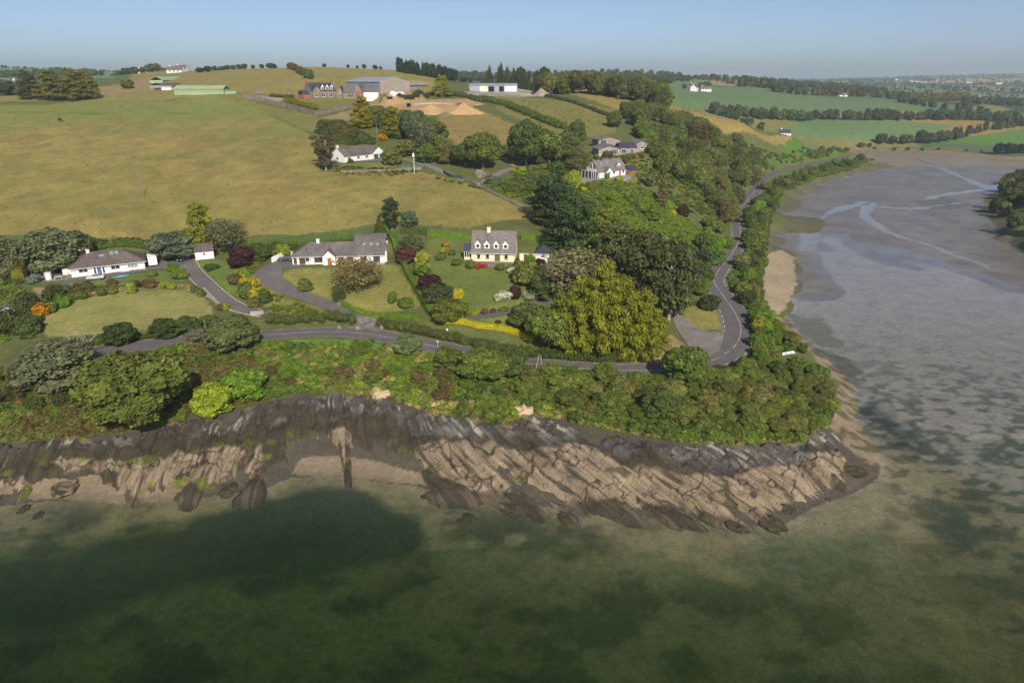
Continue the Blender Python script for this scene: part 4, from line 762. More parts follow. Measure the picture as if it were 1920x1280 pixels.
f7, W = farm((327,178), (420,178), 450, 'glasshouse', 'long pale green shed with netted walls', 'shed'); walls(f7, 0, W, 0, 10, PL, 3.4, m_green); roof(f7, 0, W, 0, 10, 3.4, 5.2, m_green, o=.3); pm('rail', *boxes([(0, W, -.1, -.02, 2.9, 3.2), (0, W, -.1, -.02, 1.9, 2.1)]), m_brick, f7); pm('side_extension', *boxes([(W, W + 7, 2, 8, PL, 2.0)]), m_green, f7)
f8, W = farm((305,168), (390,166), 480, 'glasshouse', 'flat brown-roofed shed behind the pale green one', 'shed'); walls(f8, 0, W, 0, 9, PL, 2.6, m_cladd); roof(f8, 0, W, 0, 9, 2.6, 3.8, m_tile, o=.3)
f9, W = farm((306,158), (364,157), 520, 'glasshouse', 'pale green roofed shed behind the flat brown one', 'shed'); walls(f9, 0, W, 0, 9, PL, 2.6, m_green); roof(f9, 0, W, 0, 9, 2.6, 5.0, m_green, o=.3)
f10, W = farm((290,172), (322,172), 470, 'lean_to_shed', 'ramshackle white and dark lean-to by the green sheds', 'shed'); walls(f10, 0, W * .4, 0, 5, PL, 2.4, m_dark); roof(f10, 0, W * .4, 0, 5, 2.4, 3.2, m_tin, o=.3); walls(f10, W * .42, W, 0, 5, PL, 2.6, m_trim, name='white_bay'); roof(f10, W * .42, W, 0, 5, 2.6, 3.4, m_conc, o=.2, name='bay_roof')
# far houses
def far_house(px, py, Y, w, label, rm=None, wm=None, two=False, name='house', rz=0.0):
    p = atY(px, py, Y); o = empty(name, (p[0], p[1], min(p[2], float(hgt(p[0], p[1])) + .3)), rz, label, 'house'); h = 5 if two else 2.8; D = 8
    walls(o, 0, w, 0, D, -3, h, wm or m_white, h + 3); rf = roof(o, 0, w, 0, D, h, h + 3.1, rm or m_slate, o=.3); chimney(o, w * .15, D / 2, h + 2.4, h + 4.2, wm or m_white, .9, 0, rf)
    for fx in (.15, .45, .72): window(o, w * fx, .9, w * .11, 1.4, bars=0, sill=False)
    return o
far_house(312,133,690,14,'white cottage on the hilltop beside the tree belt'); far_house(328,132,700,10,'white gabled house beside the hilltop cottage'); far_house(258,140,760,16,'white barn roof below the skyline field', rz=.5)
far_house(96,134,1480,12,'tiny pale house among the far skyline trees'); far_house(1296,160,1000,9,'small white house above the gabled one', two=True); far_house(1306,162,960,12,'white gabled house on the far green slope', m_dark, None, True, rz=1.1); far_house(1315,162,980,14,'low grey-roofed annexe by the gabled house', m_slate)
for i, (px, py) in enumerate([(1156,143),(1170,144),(1200,143),(1206,141),(1172,134),(1068,138),(1190,136),(1325,148)]): far_house(px, py, 1420 + 25 * i, 15, 'small white house of the skyline village'.replace('village', 'village'))['group'] = 'houses of the skyline village'
far_house(1556,182,1080,26,'white farmhouse among the valley trees', m_slate); far_house(1466,236,690,10,'dark-roofed cottage below the valley trees', m_dark); far_house(1835,184,1500,22,'white house amid the hazy valley woods'); 
for i, (px, py, Y) in enumerate([(1868,158,2900),(1706,154,3300),(1715,155,3200),(1690,152,3500),(1812,155,3000),(1676,150,3600),(1725,156,3100)]): far_house(px, py, Y, 26, 'pale speck of a house on the hazy far hillside', two=True)['group'] = 'houses on the hazy hillside'
# stone walls
def wall_line(P, h, t, mat, name, label, Y=None, cop=None):
    L = smooth_line([tuple(G(x, y)) if Y is None else atY(x, y, Y) for x, y in P], 1.5); L[:, 2] = hgt(L[:, 0], L[:, 1]); o = L[0].copy(); T_ = np.gradient(L[:, :2], axis=0); T_ /= np.linalg.norm(T_, axis=1)[:, None]; N_ = np.stack([T_[:, 1], -T_[:, 0]], 1)
    hh = h * (1 + .06 * np.sin(np.arange(len(L)) * 2.3)); V = np.stack([np.column_stack([L[:, :2] + N_ * a * t, L[:, 2] + b * hh - .3 * (b == 0)]) for a, b in ((-.5, 0), (-.5, 1), (.5, 1), (.5, 0))], 1).reshape(-1, 3) - o
    ix = np.arange(len(V)).reshape(-1, 4); F = np.concatenate([np.stack([ix[:-1, i], ix[:-1, i + 1], ix[1:, i + 1], ix[1:, i]], -1) for i in range(3)]).tolist() + [ix[0].tolist(), ix[-1].tolist()]
    w_ = pm(name, V.tolist(), F, mat, loc=o); tag(w_, label, 'wall'); return w_
wall_line([(456,184),(490,190),(518,197),(534,201)], 2.2, .6, m_stone, 'stone_wall', 'dark stone wall along the farm lane'); wall_line([(537,202),(565,210),(593,219)], 2.6, .6, m_stone, 'stone_wall', 'stone wall under the golden farm hedge'); wall_line([(596,216),(620,211),(650,204),(676,197)], 1.8, .6, m_stone, 'stone_wall', 'pale stone wall climbing to the farm yard'); wall_line([(732,182),(748,181),(757,182)], 2.4, .5, m_white, 'yard_wall', 'white wall by the excavator')
wall_line([(640,325),(680,324),(740,322),(790,318)], 1.0, .6, m_stone, 'retaining_wall', 'low stone wall under the hillside lawn'); wall_line([(510,492),(522,486),(535,482),(548,480)], 1.4, .35, m_white, 'curved_wall', 'curved white wall at the end of the long bungalow'); wall_line([(832,325),(845,332),(868,337)], 1.2, .4, m_dark, 'lane_wall', 'dark wall along the lane bend')
wall_line([(382,545),(395,558),(405,568),(414,576)], .9, .35, m_conc, 'drive_wall', 'low pale wall beside the bungalow drive'); wall_line([(470,592),(488,590),(494,588)], 1.0, .5, m_conc, 'gate_wall', 'pale stone gate wall at the foot of the bungalow drive'); wall_line([(872,340),(920,362),(960,382),(992,398)], .9, .9, m_stone, 'field_bank', 'stony bank edging the big pasture')
# concrete ring of a slurry pit and sand heaps
def heap(px, py, Y, w, h, d, mat, label, name='sand_heap', seed=0):
    p = atY(px, py, Y); n_ = 26; V = []; F = []
    for j in range(10):
        for i in range(n_):
            a = 2 * math.pi * i / n_; q = j / 9; rr = (1 - q) * (1 + .12 * math.sin(3 * a + seed) + .06 * math.sin(7 * a + 2 * seed)); V.append((rr * w / 2 * math.cos(a), rr * d / 2 * math.sin(a), h * (q ** .9) * (1 + .05 * math.sin(5 * a + j)) - 1.2))
    for j in range(9):
        for i in range(n_): F.append((j * n_ + i, j * n_ + (i + 1) % n_, (j + 1) * n_ + (i + 1) % n_, (j + 1) * n_ + i))
    F.append(tuple(range(9 * n_, 10 * n_))); o = pm(name, V, F, mat, loc=(p[0], p[1], float(hgt(p[0], p[1])))); return tag(o, label, 'heap')
m_sand = simple('building_sand', (0.42, 0.27, 0.13), .95, .2, .8, bump=.3); m_grav = simple('crushed_stone', (0.30, 0.25, 0.22), .95, .2, .8, bump=.3)
heap(808,204,402,26,5.2,14,m_sand,'broad heap of orange sand in the pit'); heap(868,203,405,24,6.2,14,m_sand,'pointed heap of orange sand beside the thick hedge', seed=2); heap(835,208,396,12,3.2,9,simple('grassy_spoil',(.16,.15,.06),.95,.3,1),'grassy spoil heap between the sand heaps','spoil_heap',4); heap(1015,178,500,15,6,12,m_grav,'grey gravel heap beside the hill shed','gravel_heap',1); heap(990,178,505,26,2.4,10,simple('pale_rubble',(.4,.33,.27),.95,.25,1),'low spread of pale rubble by the hill shed','rubble_heap',3)
p = atY(815, 193, 418); c0 = Vector((p[0], p[1], float(hgt(p[0], p[1])))); V, F = [], []; n_ = 40
for i in range(n_ + 1):
    a = math.pi * (1.05 - 1.1 * i / n_)
    for rr, z in ((14, -2), (14, 1.0), (16.2, 1.0), (16.2, -2)): V.append((rr * math.cos(a), rr * .8 * math.sin(a), z))
for i in range(n_):
    for j in range(3): F.append((4 * i + j, 4 * i + j + 1, 4 * i + j + 5, 4 * i + j + 4))
c0.z += 1.3
tag(pm('concrete_ring', V, F, m_conc, loc=c0), 'curved concrete rim of the round pit behind the sand', 'pit wall')
# ------------------------------------------------------------------ vegetation
def foliage_mat(name, inst=False, bark=False):
    k = NT(name); p = k.pos()
    if inst: base = k.attr('tint', 'INSTANCER').outputs['Vector']
    else: base = k.n.new('ShaderNodeObjectInfo').outputs['Color']
    rn = k.attr('rnd').outputs['Fac']
    tone = k.ramp(rn, [(0.0, (0.92, 0.93, 0.8)), (0.5, (1.5, 1.47, 1.22)), (1.0, (2.3, 2.05, 1.5))])
    c = k.mul(k.mul(base, tone), k.ramp(k.noise(0.7, 3, p), [(0.3, .75), (0.7, 1.22)]))
    k.l(c, k.b.inputs['Base Color']); k.b.inputs['Roughness'].default_value = 0.7; k.b.inputs['Specular IOR Level'].default_value = 0.22
    tl = k.new('ShaderNodeBsdfTranslucent'); k.l(c, tl.inputs[0]); mx = k.new('ShaderNodeMixShader'); mx.inputs[0].default_value = 0.36
    k.l(k.b.outputs[0], mx.inputs[1]); k.l(tl.outputs[0], mx.inputs[2]); k.l(mx.outputs[0], k.out.inputs['Surface']); return k.m
m_leaf = foliage_mat('foliage'); m_scrub = foliage_mat('scrub_foliage', True)
m_bark = simple('bark', (0.16, 0.13, 0.10), .9, .3, 1.5); m_pale = simple('pale_bark', (0.38, 0.33, 0.26), .9, .25, 1.5)
def rdir(n, g):
    d = g.normal(size=(n, 3)); return d / np.linalg.norm(d, axis=1)[:, None]
ICO = {}
def ico(sub):
    if sub not in ICO:
        bm = bmesh.new(); bmesh.ops.create_icosphere(bm, subdivisions=sub, radius=1.0); bm.verts.ensure_lookup_table()
        ICO[sub] = (np.array([v.co[:] for v in bm.verts]), np.array([[v.index for v in f.verts] for f in bm.faces])); bm.free()
    return ICO[sub]
def leaves(P, N, size, g, tone):
    """one slightly random quad at each point"""
    n = len(P); t = np.cross(N, rdir(n, g)); t /= np.linalg.norm(t, axis=1)[:, None] + 1e-9; b = np.cross(N, t)
    s = size * np.clip(np.exp(g.normal(-.05, .42, (n, 1))), .35, 2.2); s2 = s * g.uniform(.55, .9, (n, 1))
    V = np.stack([P - t * s - b * s2 * .4, P + t * s * .2 - b * s2, P + t * s + b * s2 * .3, P - t * s * .1 + b * s2], 1).reshape(-1, 3)
    return V, np.arange(4 * n).reshape(n, 4), np.repeat(tone, 4)
def crown(lobes, nleaf, size, seed, up=0.3, core=0.80, jag=0.12, wild=0.65, mat=None, ground=True):
    g = np.random.default_rng(seed); L = np.array(lobes, float); area = (L[:, 3] * L[:, 4] + L[:, 4] * L[:, 5] + L[:, 3] * L[:, 5])
    pick = g.choice(len(L), nleaf * 2, p=area / area.sum()); d = rdir(nleaf * 2, g); rad = g.uniform(1 - jag, 1 + jag, (nleaf * 2, 1))
    P = L[pick, :3] + d * L[pick, 3:] * rad; ok = np.ones(len(P), bool)
    for l in range(len(L)):
        e = (((P - L[l, :3]) / L[l, 3:]) ** 2).sum(1); ok &= ~((e < .70) & (pick != l))
    if ground: ok &= P[:, 2] > 0.02
    P = P[ok][:nleaf]; d = d[ok][:nleaf]; pick = pick[ok][:nleaf]
    N = d * .75 + rdir(len(P), g) * wild + np.array((0, 0, up)); N /= np.linalg.norm(N, axis=1)[:, None]
    lt = g.uniform(-.16, .16, len(L)); tone = np.clip(.45 + lt[pick] + g.normal(0, .17, len(P)), 0, 1)
    V, F, T = leaves(P, N, size, g, tone); Vs = [V]; Fq = F.tolist(); Ts = [T]; off = len(V)
    iv, iface = ico(1)
    for l in range(len(L)):
        w = iv * (1 + g.normal(0, .07, (len(iv), 1))) * L[l, 3:] * core + L[l, :3]; w[:, 2] = np.maximum(w[:, 2], 0.0) if ground else w[:, 2]
        Vs.append(w); Fq += (iface + off).tolist(); off += len(w); Ts.append(np.full(len(w), .38 + lt[l]))
    me = bpy.data.meshes.new('crown'); me.from_pydata(np.concatenate(Vs).tolist(), [], Fq); me.materials.append(mat or m_leaf)
    at = me.attributes.new('rnd', 'FLOAT', 'POINT'); at.data.foreach_set('value', np.clip(np.concatenate(Ts), 0, 1).astype(np.float32)); return me
def tube(bm, pts, r0, r1, seg=6):
    rings = []
    for i, p in enumerate(pts):
        p = Vector(p); t = (Vector(pts[min(i + 1, len(pts) - 1)]) - Vector(pts[max(i - 1, 0)])).normalized(); r = r0 + (r1 - r0) * i / (len(pts) - 1)
        a = t.orthogonal().normalized(); b = t.cross(a)
        rings.append([bm.verts.new(p + (a * math.cos(2 * math.pi * j / seg) + b * math.sin(2 * math.pi * j / seg)) * r) for j in range(seg)])
    for A, B in zip(rings, rings[1:]):
        for j in range(seg): bm.faces.new((A[j], A[(j + 1) % seg], B[(j + 1) % seg], B[j]))
    bm.faces.new(rings[-1])
def trunk_mesh(seed, top=.62, r=.035, limbs=4, mat=None, spread=.25):
    rr = random.Random(seed); bm = bmesh.new(); ps = [(0, 0, -.04)]
    for i in range(1, 5): ps.append((rr.uniform(-.02, .02) * i, rr.uniform(-.02, .02) * i, top * i / 4))
    tube(bm, ps, r, r * .35)
    for i in range(limbs):
        a = rr.uniform(0, 6.28); z0 = top * rr.uniform(.35, .85); e = rr.uniform(.6, 1) * spread
        tube(bm, [(0, 0, z0), (e * .5 * math.cos(a), e * .5 * math.sin(a), z0 + .08), (e * math.cos(a), e * math.sin(a), z0 + rr.uniform(.12, .24))], r * .45, r * .12, 5)
    me = bpy.data.meshes.new('trunk'); bm.to_mesh(me); bm.free(); me.materials.append(mat or m_bark); return me
def lob_round(seed, n=36, flat=1.0, cz=.56, rz=.40, base=.0):
    g = np.random.default_rng(seed); d = rdir(n * 3, g); d = d[d[:, 2] > -.75][:n]; L = [(0, 0, cz, .34, .34, rz * .82)]
    for q in d:
        s = g.uniform(.08, .17); f_ = 1.12 - s; L.append((q[0] * .36 * f_, q[1] * .36 * f_, cz + q[2] * rz * .78, s, s, s * .85 * flat))
    return L
def lob_cyp(seed, n=52):                        # golden cypress: flat sprays in tiers, sweeping out and up, gaps between
    g = np.random.default_rng(seed); L = [(0, 0, .40, .17, .17, .38)]; lean = g.uniform(-.08, .08, 2)
    for i in range(n):
        z = .05 + .88 * (i / n); rad = (.46 * (1 - z) ** .62 + .05) * (1 if z > .12 else .8); a = i * 2.4 + g.uniform(-.6, .6); rr = rad * g.uniform(.5, 1.08); s = g.uniform(.06, .115) * (1.15 - .4 * z)
        L.append((rr * math.cos(a) + lean[0] * z, rr * math.sin(a) + lean[1] * z, z + g.uniform(-.03, .05) + .10 * rr, s * 1.35, s * 1.35, s * .5))
    for k_ in range(3): L.append((g.uniform(-.12, .12), g.uniform(-.12, .12), .9 + .03 * k_, .05, .05, .07))
    return L
def lob_pine(seed, n=20):                       # open Monterey pine: flat dark pads, gaps between
    g = np.random.default_rng(seed); L = []
    for i in range(n):
        z = .22 + .72 * (i / n); rad = .42 * math.sin(math.pi * min(1, .25 + .72 * (1 - z) + .15)); a = i * 2.4 + g.uniform(-.7, .7); rr = rad * g.uniform(.35, 1.0); s = g.uniform(.10, .17)
        L.append((rr * math.cos(a), rr * math.sin(a), z, s * 1.15, s * 1.15, s * .42))
    L.append((0, 0, .93, .12, .12, .08)); return L
def lob_cone(seed, tiers=9):
    g = np.random.default_rng(seed); L = [(0, 0, .45, .13, .13, .45)]
    for t in range(tiers):
        z = .10 + .84 * t / tiers; rad = .42 * (1 - z * .96)
        for j in range(max(3, int(8 * (1 - z)))):
            a = j * 6.28 / max(3, int(8 * (1 - z))) + t * .9; L.append((rad * .62 * math.cos(a), rad * .62 * math.sin(a), z, rad * .45, rad * .45, .055))
    return L
def lob_shrub(seed, n=8):
    g = np.random.default_rng(seed); L = [(0, 0, .42, .34, .34, .42)]
    for i in range(n):
        a = g.uniform(0, 6.28); s = g.uniform(.16, .26); rr = .5 - s; z = g.uniform(.22, .72); q = math.sqrt(max(.1, 1 - ((z - .3) / .75) ** 2))
        L.append((rr * q * math.cos(a), rr * q * math.sin(a), z, s, s, s * 1.05))
    return L
PROTO = {}
def proto(kind):
    if kind in PROTO: return PROTO[kind]
    out = []
    for i in range({'round': 5, 'cyp': 3, 'pine': 4, 'cone': 2, 'shrub': 5, 'ball': 2, 'far': 4, 'thin': 3, 'bush': 4}[kind]):
        s = sum(map(ord, kind)) * 10 + i
        if kind == 'round': c = crown(lob_round(s), 7000, .0215, s, .35); t = trunk_mesh(s)
        if kind == 'cyp': c = crown(lob_cyp(s), 9500, .017, s, .55, .62, .34, .65); t = trunk_mesh(s, .7, .045, 6, m_pale)
        if kind == 'pine': c = crown(lob_pine(s), 7000, .0185, s, .5, .6, .4, .75); t = trunk_mesh(s, .88, .03, 10, m_pale, .34)
        if kind == 'cone': c = crown(lob_cone(s), 4200, .022, s, .25, .72, .28); t = trunk_mesh(s, .9, .03, 0)
        if kind == 'shrub': c = crown(lob_shrub(s), 1300, .042, s, .35, .8, .16); t = trunk_mesh(s, .4, .04, 3)
        if kind == 'bush': c = crown(lob_round(s, 30, 1, .45, .5), 4600, .025, s, .4, .8, .16); t = trunk_mesh(s, .45, .04, 4)
        if kind == 'ball': c = crown([(0, 0, .48, .47, .47, .48)], 900, .04, s, .2, .93, .05, .4); t = trunk_mesh(s, .4, .04, 0)
        if kind == 'thin': c = crown(lob_round(s, 16, .8), 4200, .018, s, .3, .4, .5, .9); t = trunk_mesh(s, .75, .03, 9, m_bark, .38)
        if kind == 'far': c = crown(lob_round(s, 9, 1, .5, .5), 520, .06, s, .3, .86, .16); t = trunk_mesh(s, .5, .04, 0)
        out.append((c, t))
    PROTO[kind] = out; return out
_cr = random.Random(3)
def put(kind, p, h, w, color, label, cat, group=None, name=None, parts=True, sink=.03, jit=.12):
    c, t = _cr.choice(proto(kind)); rz = _cr.uniform(0, 6.28)
    jb = _cr.uniform(1 - jit, 1 + jit); col_ = [max(.004, v * jb * _cr.uniform(.95, 1.05)) for v in color]
    nm = name or {'shrub': 'shrub', 'ball': 'clipped_shrub', 'bush': 'bush', 'cyp': 'cypress_tree', 'pine': 'pine_tree', 'cone': 'conifer_tree'}.get(kind, 'tree')
    if parts:
        o = empty(nm, (p[0], p[1], p[2] - sink * h), rz); o.scale = (w, w, h)
        mobj('trunk', t, o); cr = mobj('crown', c, o); cr.color = (*col_, 1)
    else:
        o = mobj(nm, c, loc=(p[0], p[1], p[2] - sink * h)); o.rotation_euler[2] = rz; o.scale = (w, w, h); o.color = (*col_, 1)
    return tag(o, label, {'cyp': 'conifer', 'pine': 'conifer', 'cone': 'conifer'}.get(kind, cat) if cat == 'tree' else cat, group)
def veg(kind, px, by, ty, wp, color, label, cat='tree', group=None, name=None, parts=None, kk=1.08):
    p = G(px, by); m = mpp(p); dip = math.atan2(CAMZ - p[2], p[1]); h = (by - ty) * m / math.cos(dip) * kk
    return put(kind, p, h, wp * m * 1.12, color, label, cat, group, name, parts if parts is not None else kind not in ('shrub', 'ball', 'far'))
# colours (albedo)
GRN = (0.108, 0.14, 0.03); DKG = (0.07, 0.098, 0.027); OLV = (0.125, 0.135, 0.042); LIM = (0.22, 0.26, 0.026); GLD = (0.145, 0.16, 0.014); GRY = (0.125, 0.145, 0.078); PUR = (0.050, 0.022, 0.025); BRN = (0.125, 0.10, 0.045)
PIN = (0.075, 0.088, 0.034); YEL = (0.34, 0.30, 0.02); RED = (0.36, 0.03, 0.04); WHT = (0.45, 0.48, 0.40); ORG = (0.38, 0.20, 0.015); BRT = (0.115, 0.19, 0.024)
# --- singled-out trees and bushes
T = [
 ('round',270,795,668,185,GRN,'great spreading green tree on the slope below the straight road'),('bush',105,716,648,150,GRY,'wide grey-green thicket below the bare tree'),('round',437,657,597,92,(.075,.10,.035),'rounded green tree hiding the road below the white bungalow drive'),
 ('bush',405,775,718,72,LIM,'bright lime-green bush above the rocks'),('bush',462,748,690,78,BRT,'dense green bush beside the lime-green one'),('bush',768,658,628,56,(.12,.15,.07),'pale silvery bush at the lower road edge'),
 ('bush',840,690,652,58,GRN,'dark bush in front of the white roadside post'),('round',905,716,660,90,GRN,'leafy tree at the road gap above the footpath'),('round',955,706,662,70,DKG,'dark leafy tree closing the gap in the road view'),('bush',1070,722,692,70,GRN,'low bush under the road by the marker poles'),
 ('round',1285,722,652,82,(.066,.09,.02),'tree casting its shadow over the road by the lay-by'),('round',1238,790,735,70,DKG,'dark tree amid the headland scrub'),
 ('cyp',1052,652,556,66,GLD,'golden cypress of the roadside group next to the deep green tree'),('cyp',1086,656,532,70,GLD,'second golden cypress of the roadside group from the deep green tree'),('cyp',1128,662,506,76,GLD,'tallest golden cypress of the roadside group'),('cyp',1166,666,536,70,GLD,'golden cypress between the tallest one and the lay-by'),('cyp',1204,670,552,66,(.13,.15,.014),'golden cypress of the roadside group next to the lay-by'),('cyp',1232,655,592,48,(.11,.125,.014),'small golden cypress by the parking place'),('cyp',1108,606,528,60,GLD,'golden cypress tucked behind the tallest one'),('cyp',1156,604,520,60,(.12,.14,.014),'golden cypress in front of the dark pines'),
 ('round',1030,655,578,86,GRN,'deep green tree between yellow hedge and golden cypresses'),('round',985,618,572,62,(.075,.09,.03),'olive-green bushy tree by the yellow hedge'),
 ('pine',1205,588,452,120,PIN,'tall dark pine behind the golden cypresses'),('pine',1252,600,462,120,PIN,'dark spreading pine by the bend'),('pine',1162,530,430,95,PIN,'dark pine with pale limbs above the cypresses'),('pine',1285,556,470,80,(.05,.06,.03),'thin pine nearest the bend in the road'),
 ('cyp',1135,478,396,78,(.11,.125,.018),'yellowish conifer behind the dark pines'),('cyp',1100,480,402,70,(.085,.11,.02),'green cypress beside the yellowish conifer'),('pine',1072,484,372,92,(.035,.055,.02),'big dark cypress behind the garage'),('pine',1040,440,336,82,(.03,.046,.02),'dark pine at the top corner of the garden'),('cyp',1046,478,428,60,(.035,.06,.018),'dark cypress shading the garage roof'),('pine',1018,425,372,60,PIN,'low dark conifer at the field corner'),
 ('thin',1082,560,474,130,(.12,.115,.07),'grey thin-leaved tree over the gravel drive'),('bush',985,532,488,52,(.10,.12,.03),'light olive tree at the lawn edge'),('bush',1016,562,512,52,(.045,.065,.02),'dark bush under the grey thin-leaved tree'),
 ('thin',668,542,486,92,(.115,.10,.045),'wide brown-green apple tree before the long bungalow'),('thin',636,568,536,26,(.06,.07,.03),'small lone tree by the curved drive'),
 ('pine',735,432,375,38,(.035,.05,.022),'dark conifer behind the long bungalow'),('cone',712,438,404,26,DKG,'narrow dark conifer beside the taller one'),('bush',768,425,395,32,(.06,.085,.05),'blue-green rounded conifer by the field edge'),
 ('cyp',385,470,388,60,(.18,.20,.014),'golden cypress behind the little white garage'),('thin',428,470,415,70,(.085,.095,.05),'grey-green thin tree beside the garage golden cypress'),('bush',100,502,430,120,GRY,'big grey-green bush behind the patio'),('bush',12,520,442,70,GRY,'grey-green bush at the garden corner'),('bush',325,484,436,90,(.08,.10,.06),'silvery shrubbery behind the camper'),('bush',145,480,432,55,(.09,.105,.04),'olive bush behind the hipped bungalow'),
 ('bush',455,500,460,48,PUR,'dark purple bush near the curved drive'),('bush',492,488,458,36,DKG,'dark green bush above the curved drive'),('bush',530,478,457,28,LIM,'lime bush at the end of the long bungalow'),
 ('bush',770,472,442,46,(.10,.13,.05),'pale green bush at the garden corner'),('bush',762,492,462,40,(.075,.035,.03),'copper-red bush by the clipped hedge'),('bush',795,505,468,30,(.23,.25,.04),'variegated yellow bush on the lawn edge'),('bush',808,548,514,52,PUR,'dark purple bush on the lawn edge'),('bush',822,568,534,66,(.055,.075,.03),'dark grey-green bush below the purple one'),('bush',858,560,540,26,YEL,'small yellow bush at the lawn edge'),('bush',846,600,562,66,(.10,.13,.025),'round light green bush by the drive end'),('bush',790,515,496,34,BRT,'low green bush under the variegated one'),
 ('pine',612,320,258,44,(.06,.055,.025),'brownish pine in front of the hillside bungalow'),('bush',737,309,276,36,(.12,.135,.04),'round pale green tree beside the hillside garage'),
 ('cyp',680,240,185,38,(.17,.16,.012),'golden conifer beside the farm track'),('cyp',735,258,206,42,(.165,.155,.012),'golden conifer above the hillside bungalow'),('bush',705,225,198,34,OLV,'olive tree between the golden conifers'),('bush',725,242,204,30,DKG,'dark tree between the golden conifers'),('round',770,262,212,48,(.05,.075,.035),'blue-green tree in the hillside copse'),('thin',790,290,222,48,GRY,'grey thin tree in the hillside copse'),('round',818,272,228,46,DKG,'dark tree at the edge of the hillside copse'),('bush',762,292,262,40,OLV,'olive bush above the hillside garage'),('bush',800,305,272,42,GRN,'bush at the top of the lane'),
 ('round',905,318,250,62,GRN,'tall green tree at the end of the lane wall'),('round',872,312,268,48,DKG,'dark tree beside the lane'),('bush',840,306,270,44,OLV,'olive bush along the lane'),('round',985,312,234,64,DKG,'dark rounded tree in the middle copse'),('cone',1012,306,236,30,(.05,.06,.03),'pointed dark tree in the middle copse'),('round',1030,308,246,56,GRN,'green tree in the middle copse'),('round',1062,306,250,50,(.07,.085,.03),'olive tree in the middle copse'),('round',1082,276,230,36,DKG,'dark tree behind the middle copse'),('thin',1085,330,280,44,(.09,.09,.045),'thin tree by the glazed end of the dormer house'),
 ('cone',1242,385,325,34,(.09,.08,.035),'brownish fir on the wooded slope'),('bush',1075,355,318,26,LIM,'lime shrub near the white dormer house'),
 ('cyp',60,186,138,40,(.05,.058,.022),'dark windblown cypress at the end of the skyline clump'),('cyp',100,188,136,54,(.085,.09,.02),'middle cypress of the skyline clump'),('cyp',140,188,136,54,(.10,.10,.02),'golden-topped cypress of the skyline clump'),('cyp',168,186,140,36,(.09,.092,.02),'cypress of the skyline clump nearest the farm sheds'),
 ('bush',240,166,148,24,OLV,'bush by the farm sheds'),('cyp',828,182,146,32,(.17,.17,.02),'golden bush at the head of the thick hedge'),('round',8,180,152,40,(.05,.06,.05),'greyish tree at the pasture corner'),
]
for kind, px, by, ty, wp, c_, lab in T: veg(kind, px, by, ty, wp, tuple(v * (1.35 if max(c_) < .13 and c_ not in (GRN, DKG, OLV, PIN, PUR) else 1) for v in c_), lab)
